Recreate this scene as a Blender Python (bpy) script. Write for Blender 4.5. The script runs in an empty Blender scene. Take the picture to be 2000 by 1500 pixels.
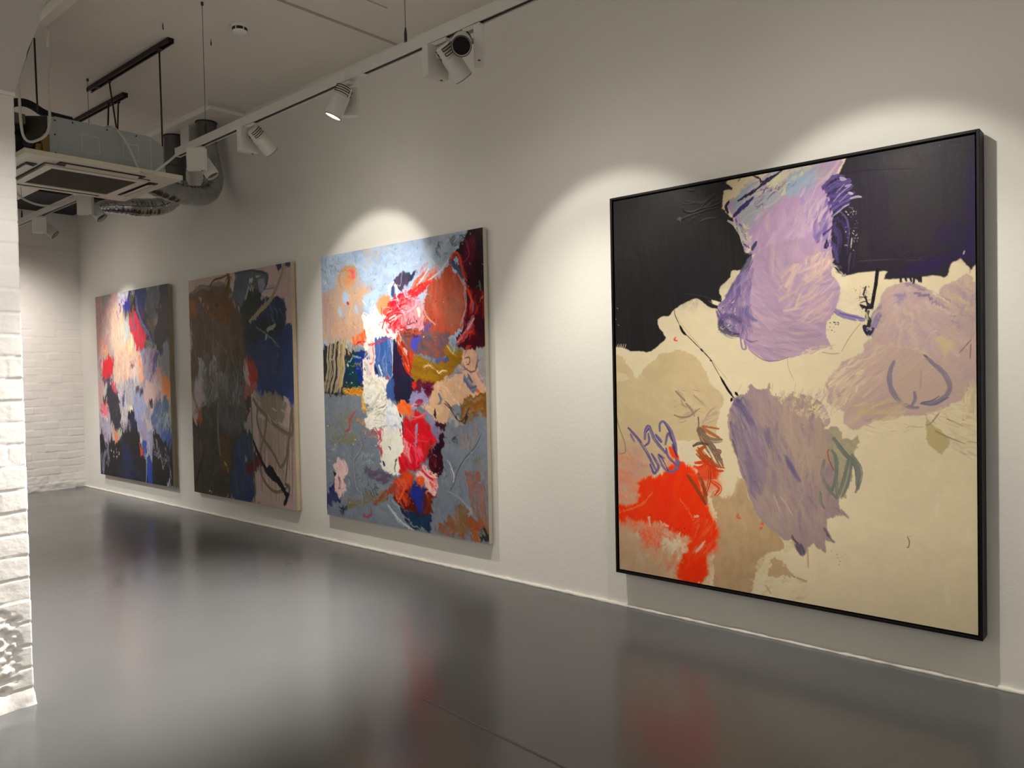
# Gallery room with four large abstract paintings, track lights and a ceiling cassette.
import bpy, bmesh, math, random
import numpy as np
from mathutils import Vector, Matrix
C = bpy.context.scene.collection
R = math.radians
random.seed(5)

# ------------------------------------------------------------------ camera (photo frame 2000 x 1500)
F_PX, YAW, PITCH, ROLL = 1501.6, R(48.941), R(1.244), R(-1.154)
CAM = np.array([-3.53, 0.0, 1.3115])
FW = np.array([math.sin(YAW)*math.cos(PITCH), math.cos(YAW)*math.cos(PITCH), -math.sin(PITCH)])
_rt = np.array([math.cos(YAW), -math.sin(YAW), 0.0]); _up = np.cross(_rt, FW)
RT = _rt*math.cos(ROLL) + _up*math.sin(ROLL); UP = -_rt*math.sin(ROLL) + _up*math.cos(ROLL)
def at(x, y, ax, v):
    """point of the plane (axis = value) seen at photo pixel x, y"""
    d = FW + RT*((x-1000)/F_PX) + UP*((750-y)/F_PX)
    i = 'XYZ'.index(ax)
    return CAM + d*((v-CAM[i])/d[i])
cd = bpy.data.cameras.new('camera'); cam = bpy.data.objects.new('camera', cd); C.objects.link(cam)
cd.sensor_fit = 'HORIZONTAL'; cd.sensor_width = 36; cd.lens = 36*F_PX/2000; cd.clip_start = 0.05
M = Matrix(((RT[0], UP[0], -FW[0], CAM[0]), (RT[1], UP[1], -FW[1], CAM[1]), (RT[2], UP[2], -FW[2], CAM[2]), (0, 0, 0, 1)))
cam.matrix_world = M
bpy.context.scene.camera = cam

# ------------------------------------------------------------------ materials
def lin(c):
    c = np.asarray(c, dtype=float)/255.0
    return np.where(c <= 0.04045, c/12.92, ((c+0.055)/1.055)**2.4)
def mat(name, rgb, rough=0.5, metal=0.0, noise=0.0, nscale=20, bump=0.0, bscale=60, spec=0.5, coat=0.0, rvar=0.0, aniso=None):
    m = bpy.data.materials.new(name); m.use_nodes = True
    nt = m.node_tree; b = nt.nodes['Principled BSDF']
    c = list(lin(rgb))+[1]
    b.inputs['Base Color'].default_value = c; b.inputs['Roughness'].default_value = rough
    b.inputs['Metallic'].default_value = metal; b.inputs['Specular IOR Level'].default_value = spec
    b.inputs['Coat Weight'].default_value = coat
    tc = nt.nodes.new('ShaderNodeTexCoord')
    if noise or rvar:
        n = nt.nodes.new('ShaderNodeTexNoise'); n.inputs['Scale'].default_value = nscale; n.inputs['Detail'].default_value = 6
        nt.links.new(tc.outputs['Object'], n.inputs['Vector'])
    if noise:
        mx = nt.nodes.new('ShaderNodeMix'); mx.data_type = 'RGBA'
        mx.inputs['A'].default_value = [v*(1-noise) for v in c[:3]]+[1]; mx.inputs['B'].default_value = [min(1, v*(1+noise)) for v in c[:3]]+[1]
        nt.links.new(n.outputs['Fac'], mx.inputs['Factor']); nt.links.new(mx.outputs['Result'], b.inputs['Base Color'])
    if rvar:
        mr = nt.nodes.new('ShaderNodeMapRange'); mr.inputs['From Min'].default_value = .3; mr.inputs['From Max'].default_value = .7
        mr.inputs['To Min'].default_value = rough-rvar; mr.inputs['To Max'].default_value = rough+rvar
        nt.links.new(n.outputs['Fac'], mr.inputs['Value']); nt.links.new(mr.outputs['Result'], b.inputs['Roughness'])
    if bump:
        n2 = nt.nodes.new('ShaderNodeTexNoise'); n2.inputs['Scale'].default_value = bscale; n2.inputs['Detail'].default_value = 8
        bp = nt.nodes.new('ShaderNodeBump'); bp.inputs['Strength'].default_value = bump; bp.inputs['Distance'].default_value = .01
        nt.links.new(tc.outputs['Object'], n2.inputs['Vector']); nt.links.new(n2.outputs['Fac'], bp.inputs['Height'])
        nt.links.new(bp.outputs['Normal'], b.inputs['Normal'])
    return m
def emis(name, rgb, s):
    m = bpy.data.materials.new(name); m.use_nodes = True; b = m.node_tree.nodes['Principled BSDF']
    b.inputs['Emission Color'].default_value = list(lin(rgb))+[1]; b.inputs['Emission Strength'].default_value = s
    return m
m_wall = mat('white_wall_paint', (226, 223, 216), .75, noise=.03, nscale=3, bump=.12, bscale=35, spec=.25)
m_brick = mat('white_painted_brick', (224, 220, 214), .6, noise=.05, nscale=9, bump=.18, bscale=50, spec=.3)
m_ceil = mat('off_white_ceiling_paint', (238, 232, 222), .8, noise=.05, nscale=1.3, bump=.15, bscale=30, spec=.2)
m_white = mat('white_powder_coat', (205, 203, 196), .45, noise=.04, nscale=30, bump=.03, bscale=200)
m_cream = mat('cream_plastic', (214, 208, 186), .4, noise=.05, nscale=12, bump=.03, bscale=150)
m_galv = mat('galvanised_steel', (165, 174, 174), .42, metal=.35, noise=.1, nscale=14, bump=.05, bscale=90)
m_silver = mat('foil_duct', (172, 174, 172), .14, metal=1.0, noise=.3, nscale=14, bump=.6, bscale=16)
m_dkgrey = mat('dark_grey_collar', (92, 92, 88), .5, metal=.3, noise=.12, nscale=20, bump=.05)
m_black = mat('black_matt_paint', (10, 10, 10), .7, noise=.2, nscale=10, bump=.1)
m_frame = mat('black_lacquered_wood', (9, 8, 8), .5, noise=.2, nscale=30, bump=.04, spec=.2)
m_iron = mat('dark_iron', (62, 52, 48), .55, metal=.5, noise=.2, nscale=40, bump=.1)
m_wire = mat('dark_steel_wire', (70, 66, 60), .5, metal=.4, noise=.1, nscale=60)
m_cable = mat('white_flex_cable', (200, 196, 184), .5, noise=.05, nscale=40, bump=.04)
m_lens = mat('black_lens_glass', (8, 8, 8), .08, noise=.1, nscale=10, coat=1)
m_slot = mat('dark_track_slot', (24, 22, 20), .6, noise=.2, nscale=60)
m_grille = mat('brown_grille_mesh', (92, 84, 70), .6, noise=.2, nscale=200, bump=.6, bscale=260)
m_cotton = mat('raw_cotton_edge', (196, 188, 172), .8, noise=.12, nscale=18, bump=.2, bscale=300)
m_wood = mat('pale_stretcher_pine', (190, 172, 140), .6, noise=.2, nscale=9, bump=.1, bscale=40)
m_amber = mat('amber_pipe_insulation', (120, 92, 40), .6, noise=.3, nscale=12, bump=.2)
m_glow = emis('lit_lens', (255, 250, 240), 14)

# ------------------------------------------------------------------ object helpers
def tag(o, label=None, cat=None, group=None, kind=None):
    if label: o['label'] = label
    if cat: o['category'] = cat
    if group: o['group'] = group
    if kind: o['kind'] = kind
    return o
def thing(name, label, cat, loc=(0, 0, 0), rotz=0, group=None):
    o = bpy.data.objects.new(name, None); C.objects.link(o); o.location = loc; o.rotation_euler = (0, 0, rotz)
    o.empty_display_size = .1
    return tag(o, label, cat, group)
def link(name, me, m, parent=None, smooth=False):
    o = bpy.data.objects.new(name, me); C.objects.link(o)
    if m: me.materials.append(m)
    if smooth: me.shade_smooth()
    if parent: o.parent = parent
    return o
def obj(name, bm, m, parent=None, smooth=False):
    bmesh.ops.recalc_face_normals(bm, faces=bm.faces)
    me = bpy.data.meshes.new(name); bm.to_mesh(me); bm.free()
    return link(name, me, m, parent, smooth)
def box(bm, x0, x1, y0, y1, z0, z1, bev=0, mtx=None):
    r = bmesh.ops.create_cube(bm, size=1)
    vs = r['verts']
    for v in vs:
        v.co = Vector((x0 if v.co.x < 0 else x1, y0 if v.co.y < 0 else y1, z0 if v.co.z < 0 else z1))
    if bev:
        es = {e for v in vs for e in v.link_edges}
        q = bmesh.ops.bevel(bm, geom=list(es), offset=bev, segments=2, affect='EDGES', profile=.6)
        vs = list({v for f in q['faces'] for v in f.verts} | {v for v in vs if v.is_valid})
    if mtx is not None: bmesh.ops.transform(bm, matrix=mtx, verts=vs)
    return bm
def spline(pts, n=8):
    P = [np.array(p, float) for p in pts]
    if len(P) < 3: return [P[0]+(P[-1]-P[0])*k/n for k in range(n+1)]
    Q = [2*P[0]-P[1]]+P+[2*P[-1]-P[-2]]; out = []
    for i in range(1, len(Q)-2):
        for k in range(n):
            t = k/n
            out.append(.5*((2*Q[i])+(-Q[i-1]+Q[i+1])*t+(2*Q[i-1]-5*Q[i]+4*Q[i+1]-Q[i+2])*t*t+(-Q[i-1]+3*Q[i]-3*Q[i+1]+Q[i+2])*t**3))
    out.append(P[-1]); return out
def tube(bm, pts, r, seg=12, sm=0, rfun=None, caps=True):
    P = [Vector(tuple(p)) for p in (spline(pts, sm) if sm else pts)]
    rings = []; n0 = None
    for i, p in enumerate(P):
        t = (P[min(i+1, len(P)-1)]-P[max(i-1, 0)]).normalized()
        if n0 is None: n0 = t.orthogonal().normalized()
        n0 = (n0-t*n0.dot(t)).normalized(); b = t.cross(n0)
        rr = rfun(i/(len(P)-1), i) if rfun else r
        rings.append([bm.verts.new(p+(n0*math.cos(a)+b*math.sin(a))*rr) for a in [2*math.pi*k/seg for k in range(seg)]])
    for a, b in zip(rings, rings[1:]):
        for k in range(seg): bm.faces.new((a[k], a[(k+1) % seg], b[(k+1) % seg], b[k]))
    if caps:
        bm.faces.new(rings[0]); bm.faces.new(rings[-1][::-1])
    return bm
def prism(bm, poly, ax, a, b):
    """polygon extruded between a and b along an axis"""
    i = 'XYZ'.index(ax)
    def V(p, h):
        q = list(p); q.insert(i, h); return bm.verts.new(q)
    A = [V(p, a) for p in poly]; B = [V(p, b) for p in poly]
    bm.faces.new(A); bm.faces.new(B[::-1]); n = len(poly)
    for k in range(n): bm.faces.new((A[k], A[(k+1) % n], B[(k+1) % n], B[k]))
    return bm
def struct(name, bm, m, label, smooth=False):
    return tag(obj(name, bm, m, None, smooth), label, kind='structure')
def gridmesh(name, V, nu, nv, closed=False, flip=False):
    """V: (nv, nu, 3) array"""
    me = bpy.data.meshes.new(name); cu = nu if closed else nu-1
    ii = np.arange(nv*nu).reshape(nv, nu); jj = np.roll(ii, -1, 1)
    q = np.stack([ii[:-1, :cu], jj[:-1, :cu], jj[1:, :cu], ii[1:, :cu]], -1).reshape(-1, 4)
    if flip: q = q[:, ::-1]
    me.vertices.add(nu*nv); me.vertices.foreach_set('co', np.ascontiguousarray(V, dtype=np.float32).ravel())
    me.loops.add(q.size); me.loops.foreach_set('vertex_index', q.ravel().astype(np.int32))
    me.polygons.add(len(q)); me.polygons.foreach_set('loop_start', (np.arange(len(q))*4).astype(np.int32))
    me.update(calc_edges=True); me.validate(); me.shade_smooth()
    return me
_rs = np.random.RandomState(7)
def vnoise(h, w, cell, rs=None):
    """smooth value noise, roughly -1..1"""
    rs = rs or _rs
    gh, gw = int(h/cell)+4, int(w/cell)+4
    g = rs.uniform(-1, 1, (gh, gw))
    y = np.arange(h)/cell+rs.rand(); x = np.arange(w)/cell+rs.rand()
    y0 = y.astype(int); x0 = x.astype(int); fy = y-y0; fx = x-x0
    fy = (fy*fy*(3-2*fy))[:, None]; fx = (fx*fx*(3-2*fx))[None]
    a = g[y0][:, x0]; b = g[y0][:, x0+1]; c = g[y0+1][:, x0]; d = g[y0+1][:, x0+1]
    return (a*(1-fx)+b*fx)*(1-fy)+(c*(1-fx)+d*fx)*fy
def fbm(h, w, cell, oct=4, rs=None):
    o = np.zeros((h, w)); a = 1; s = 0
    for k in range(oct):
        if cell < 1: break
        o += a*vnoise(h, w, cell, rs); s += a; a *= .55; cell /= 2
    return o/s*1.5
# ------------------------------------------------------------------ a painter: builds up strokes on a canvas raster (stored as point colours on a fine mesh)
def Z(ox, oy, s, pts): return [(ox+x*s, oy+y*s) for x, y in pts]
class Canvas:
    def __init__(self, W, H, x, y0, y1, z0, z1, base, seed=1):
        self.W, self.H, self.x, self.y0, self.y1, self.z0, self.z1 = W, H, x, y0, y1, z0, z1
        self.rs = np.random.RandomState(seed)
        self.c = np.ones((H, W, 3))*np.array(base, float); self.h = np.zeros((H, W))
        self.nz = {}
        self.n1 = fbm(H, W, 26, 5, self.rs); self.n2 = fbm(H, W, 26, 5, self.rs)
        self.n3 = fbm(H, W, 7, 3, self.rs); self.n4 = fbm(H, W, 7, 3, self.rs)
        self.tex = fbm(256, 512, 6, 3, self.rs); self.tex = np.stack([fbm(256, 512, 5, 3, self.rs)*.5+vnoise(1, 512, 2.2, self.rs)*.8 for _ in range(4)])
    def m(self, pts):
        out = []
        for x, y in pts:
            p = at(x, y, 'X', self.x)
            out.append(((self.y0-p[1])/(self.y0-self.y1)*self.W, (self.z1-p[2])/(self.z1-self.z0)*self.H))
        return np.array(out)
    def sc(self, x, y):
        a = self.m([(x, y), (x, y+10)]); return abs(a[1, 1]-a[0, 1])/10
    def mix(self, sl, a, col, h=0.0):
        a = np.clip(a, 0, 1)[..., None]
        self.c[sl] = self.c[sl]*(1-a)+np.asarray(col)*a
        self.h[sl] = self.h[sl]*(1-a[..., 0]*.6)+h*a[..., 0]
    def poly(self, pts, col, a=1.0, edge=2.0, rough=1.0, soft=0.0, sm=4, col2=None, mot=1.0, hgt=.2, streak=None, dry=0.0):
        """filled ragged area; col2 mottled in; streak = angle of brush marks in it; dry = how much ground shows through"""
        P = self.m(pts); s = self.sc(*pts[0])
        if sm: P = np.array(spline(list(P)+[P[0]], sm))
        e = edge*s; pad = int(e*3+soft*s*2+4)
        x0, y0 = np.maximum(P.min(0).astype(int)-pad, 0); x1, y1 = np.minimum(P.max(0).astype(int)+pad, (self.W, self.H))
        if x1 <= x0 or y1 <= y0: return
        sl = (slice(y0, y1), slice(x0, x1))
        gy, gx = np.mgrid[y0:y1, x0:x1].astype(float); gx += .5; gy += .5
        gx = gx+(self.n1[sl]*1.2+self.n3[sl]*.8*rough)*e; gy = gy+(self.n2[sl]*1.2+self.n4[sl]*.8*rough)*e
        ins = np.zeros(gx.shape, bool); n = len(P)
        for i in range(n):
            xa, ya = P[i-1]; xb, yb = P[i]
            if ya == yb: continue
            c = (gy > min(ya, yb)) & (gy <= max(ya, yb)); 
            ins ^= c & (gx < (xb-xa)*(gy-ya)/(yb-ya)+xa)
        al = ins.astype(float); k = max(1, int(soft*s))
        for _ in range(1 if k == 1 else 2): al = blur(al, k)
        if soft: al = np.clip(al*1.0+self.n3[sl]*.5*np.minimum(al, 1-al)*2, 0, 1)
        col = np.asarray(col, float)
        cc = np.broadcast_to(col, al.shape+(3,))
        if col2 is not None:
            if streak is None: t = np.clip(.5+self.n2[sl]*.9*mot+self.n3[sl]*.35*mot, 0, 1)
            else: t = np.clip(.5+self.streaks(sl, streak)*.8*mot, 0, 1)
            cc = col*(1-t[..., None])+np.asarray(col2, float)*t[..., None]
        if dry:
            d = self.n3[sl]*.6+self.n1[sl]*.6
            if streak is not None: d = self.streaks(sl, streak)*.9+self.n1[sl]*.4
            al = al*np.clip((d+1.05-dry*2)*4, 0, 1)
        self.mix(sl, al*a, cc, hgt+.15)
        return
    def streaks(self, sl, ang):
        gy, gx = np.mgrid[sl[0], sl[1]].astype(float); a = R(ang)
        u = gx*math.cos(a)+gy*math.sin(a); v = -gx*math.sin(a)+gy*math.cos(a)
        T = self.tex[0]
        return T[(u/9).astype(int) % 256, (v*1.0).astype(int) % 512]
    def stroke(self, pts, w, col, a=1.0, col2=None, dry=0.0, hgt=.5, taper=0.3, sm=5, edge=.25, soft=0, clip=None):
        """one brush stroke through photo pixels with width w (photo pixels)"""
        P = self.m(pts); s = self.sc(*pts[0]); hw = max(w*s/2, .45)
        self._st(P, hw, col, a, col2, dry, hgt, taper, sm, edge, soft, clip)
    def mask(self, pts, edge=2.0):
        P = self.m(pts); e = edge*self.sc(*pts[0]); gy, gx = np.mgrid[0:self.H, 0:self.W].astype(float)
        gx = gx+.5+(self.n1*1.2+self.n3*.8)*e; gy = gy+.5+(self.n2*1.2+self.n4*.8)*e; ins = np.zeros(gx.shape, bool)
        P = np.array(spline(list(P)+[P[0]], 3))
        for i in range(len(P)):
            xa, ya = P[i-1]; xb, yb = P[i]
            if ya != yb: ins ^= (gy > min(ya, yb)) & (gy <= max(ya, yb)) & (gx < (xb-xa)*(gy-ya)/(yb-ya)+xa)
        return blur(ins.astype(float), 1)
    def _st(self, P, hw, col, a, col2, dry, hgt, taper, sm, edge=.25, soft=0, clip=None):
        if len(P) > 2 and sm: P = np.array(spline(P, sm))
        pad = hw+2
        x0, y0 = np.maximum((P.min(0)-pad).astype(int), 0); x1, y1 = np.minimum((P.max(0)+pad).astype(int)+1, (self.W, self.H))
        if x1 <= x0 or y1 <= y0: return
        sl = (slice(y0, y1), slice(x0, x1)); gy, gx = np.mgrid[y0:y1, x0:x1].astype(float); gx += .5; gy += .5
        best = np.full(gx.shape, 1e9); V = np.zeros(gx.shape); T = np.zeros(gx.shape); L = 0.0
        seg = np.hypot(*(P[1:]-P[:-1]).T); tot = max(seg.sum(), 1e-6)
        for i in range(len(P)-1):
            d = P[i+1]-P[i]; l = seg[i]
            if l < 1e-9: continue
            ux, uy = d/l; rx = gx-P[i, 0]; ry = gy-P[i, 1]
            t = np.clip(rx*ux+ry*uy, 0, l); ex = rx-t*ux; ey = ry-t*uy; q = ex*ex+ey*ey
            v = -rx*uy+ry*ux; k = q < best
            best[k] = q[k]; V[k] = v[k]; T[k] = (L+t)[k]; L += l
        dist = np.sqrt(best); tn = T/tot
        wl = hw*(1-taper*np.abs(2*tn-1)**3)
        wob = self.n3[sl]*edge*hw
        al = np.clip((wl-dist+wob*.5)/max(1.1, soft*hw)+.5, 0, 1)
        st = self.tex[self.rs.randint(4)]; o1, o2 = self.rs.randint(512), self.rs.randint(256)
        br = st[(o2+T/max(4, hw*1.2)).astype(int) % 256, (o1+V*min(2.0, max(.9, 10/hw))).astype(int) % 512]
        if clip is not None: al = al*clip[sl]
        if dry: al = al*np.clip((br+1.0-dry*2.0*(.5+tn))*3, 0, 1)
        col = np.asarray(col, float)
        if col2 is None: cc = col*(1+.05*br[..., None])
        else:
            t = np.clip(.5+br*.75, 0, 1)[..., None]; cc = col*(1-t)+np.asarray(col2, float)*t
        self.mix(sl, al*a, cc, hgt*(.6+.4*br))
    def scrub(self, pts, n, ang, ln, w, cols, a=.8, dry=.3, jit=25, bend=.15, hgt=.4, soft=.7, clip=True):
        """many loose strokes inside a region; ang in degrees (0 right, 90 down) or a function of px,py"""
        Q = np.array(pts, float); lo, hi = Q.min(0), Q.max(0); k = 0; tries = 0; cm = self.mask(pts) if clip is True else clip if clip is not False else None
        while k < n and tries < n*20:
            tries += 1
            p = lo+(hi-lo)*self.rs.rand(2); ins = False
            for i in range(len(Q)):
                xa, ya = Q[i-1]; xb, yb = Q[i]
                if (ya > p[1]) != (yb > p[1]) and p[0] < (xb-xa)*(p[1]-ya)/(yb-ya)+xa: ins = not ins
            if not ins: continue
            k += 1
            g = R((ang(*p) if callable(ang) else ang)+self.rs.uniform(-jit, jit)); l = ln*self.rs.uniform(.5, 1.3)
            d = np.array([math.cos(g), math.sin(g)])*l/2; nn = np.array([-d[1], d[0]])*self.rs.uniform(-1, 1)*bend*2
            c1 = np.array(cols[self.rs.randint(len(cols))], float); c2 = np.array(cols[self.rs.randint(len(cols))], float)
            c1 = c1*self.rs.uniform(.94, 1.06)
            self.stroke([tuple(p-d), tuple(p+nn), tuple(p+d)], w*self.rs.uniform(.6, 1.3), c1, a, c1*.6+c2*.4, dry, hgt, sm=4, soft=soft, clip=cm)
    def dots(self, pts, n, r0, r1, cols):
        Q = np.array(pts, float); lo, hi = Q.min(0), Q.max(0)
        for _ in range(n):
            p = lo+(hi-lo)*self.rs.rand(2); r = r0+(r1-r0)*self.rs.rand()**2; q = p+self.rs.uniform(-1, 1, 2)*r*3
            self.stroke([tuple(p), tuple((p+q)/2+self.rs.uniform(-1, 1, 2)*r), tuple(q)], r*1.6, cols[self.rs.randint(len(cols))], .85, hgt=.6, edge=.8, sm=3)
    def drips(self, x0, x1, n, y0, y1, w, col, jit=20, a=.8):
        for _ in range(n):
            x = self.rs.uniform(x0, x1); b = y1+self.rs.uniform(-jit, jit)
            self.stroke([(x, y0+self.rs.uniform(-jit, jit)*.4), (x+1, b)], w*self.rs.uniform(.5, 1.4), col, a, hgt=.3, sm=0)
    def warp(self, dx, dy):
        gy, gx = np.mgrid[0:self.H, 0:self.W].astype(float)
        x = np.clip(gx+dx, 0, self.W-1.001); y = np.clip(gy+dy, 0, self.H-1.001)
        xi = x.astype(int); yi = y.astype(int); fx = (x-xi)[..., None]; fy = (y-yi)[..., None]
        xj = np.minimum(xi+1, self.W-1); yj = np.minimum(yi+1, self.H-1); c = self.c
        self.c = (c[yi, xi]*(1-fx)+c[yi, xj]*fx)*(1-fy)+(c[yj, xi]*(1-fx)+c[yj, xj]*fx)*fy
        self.h = self.h[yi, xi]
    def smear(self, ang, A, cell=1.6, along=14, region=None, curl=0.0):
        """drag the wet paint along bristle lines: neighbouring colours slide into each other"""
        gy, gx = np.mgrid[0:self.H, 0:self.W].astype(float); a = R(ang)
        w = self.n1*6; u = gx*math.cos(a)+gy*math.sin(a); v = -gx*math.sin(a)+gy*math.cos(a)+w
        T = self.tex[1]; t = T[(u/along).astype(int) % 256, (v/cell).astype(int) % 512]
        t = t*(.5+.5*np.clip(self.n2*1.5+.6, 0, 1))
        m = 1.0 if region is None else blur(self.mask(region, 4), 8)
        self.warp(t*A*math.cos(a)*m+self.n2*curl*m, t*A*math.sin(a)*m+self.n1*curl*m)
        self.h += np.abs(t)*.35*m
    def flecks(self, n, ln, w, pal_jit=18, ks=(.72, .85, 1.0, 1.12, 1.25)):
        """small knife touches that pick up the colour under them and carry it a little way"""
        for _ in range(n):
            x, y = self.rs.rand()*self.W, self.rs.rand()*self.H; c = self.c[int(y), int(x)].copy(); g = self.rs.uniform(0, math.pi)
            l = ln*self.rs.uniform(.4, 1.4); d = np.array([math.cos(g), math.sin(g)*1.2])*l; q = np.array([x, y])+d*.6
            P = np.array([q-d/2, q+np.array([-d[1], d[0]])*self.rs.uniform(-.3, .3), q+d/2])
            k = self.rs.choice(ks)
            self._st(P, w*self.rs.uniform(.5, 1.3), np.clip(c*k+self.rs.uniform(-pal_jit, pal_jit, 3), 0, 250), .75, c, .25, .9, .4, 3, soft=.5)
    def tone(self, pts, mul, soft=6):
        m = blur(self.mask(pts, 2), soft)[..., None]; self.c = self.c*(1-m)+self.c*np.array(mul)*m
    def punch(self, con=1.12, sat=1.15, mid=110):
        g = self.c.mean(-1, keepdims=True); c = g+(self.c-g)*sat; self.c = np.clip(mid+(c-mid)*con, 3, 252)
    def mesh(self, name, parent, gain, tint=(1, 1, 1), relief=.0016, rough=.42):
        """turn the raster into a fine mesh with point colours and real paint relief; gain(v) lifts colours seen in dim light"""
        H, W = self.H, self.W
        L = lin(np.clip(self.c, 0, 255)); v = np.linspace(0, 1, H)[:, None]; u = np.linspace(0, 1, W)[None]
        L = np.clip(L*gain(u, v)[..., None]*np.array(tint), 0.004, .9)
        hh = blur(self.h, 1)+self.n3*.05
        Y = np.broadcast_to(np.linspace(self.y0, self.y1, W)[None], (H, W)); Zz = np.broadcast_to(np.linspace(self.z1, self.z0, H)[:, None], (H, W))
        X = self.x-np.clip(hh, 0, 2)*relief
        me = gridmesh(name, np.stack([X, Y, Zz], -1), W, H)
        at_ = me.color_attributes.new('paint', 'FLOAT_COLOR', 'POINT')
        at_.data.foreach_set('color', np.concatenate([L, np.ones((H, W, 1))], -1).astype(np.float32).ravel())
        m = bpy.data.materials.new('oil_paint'); m.use_nodes = True; nt = m.node_tree; b = nt.nodes['Principled BSDF']
        ca = nt.nodes.new('ShaderNodeVertexColor'); ca.layer_name = 'paint'
        nz = nt.nodes.new('ShaderNodeTexNoise'); nz.inputs['Scale'].default_value = 90; nz.inputs['Detail'].default_value = 5
        mr = nt.nodes.new('ShaderNodeMapRange'); mr.inputs['To Min'].default_value = rough-.1; mr.inputs['To Max'].default_value = rough+.12
        nt.links.new(nz.outputs['Fac'], mr.inputs['Value']); nt.links.new(mr.outputs['Result'], b.inputs['Roughness'])
        nt.links.new(ca.outputs['Color'], b.inputs['Base Color']); b.inputs['Specular IOR Level'].default_value = .13
        return link(name, me, m, parent)
def blur(a, k):
    for ax in (0, 1):
        p = np.concatenate([np.repeat(np.take(a, [0], ax), k, ax), a, np.repeat(np.take(a, [-1], ax), k, ax)], ax)
        c = np.cumsum(p, ax); n = a.shape[ax]
        z = np.zeros_like(np.take(c, [0], ax)); c = np.concatenate([z, c], ax)
        hi = np.take(c, range(2*k+1, 2*k+1+n), ax); lo = np.take(c, range(0, n), ax)
        a = (hi-lo)/(2*k+1)
    return a
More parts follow.
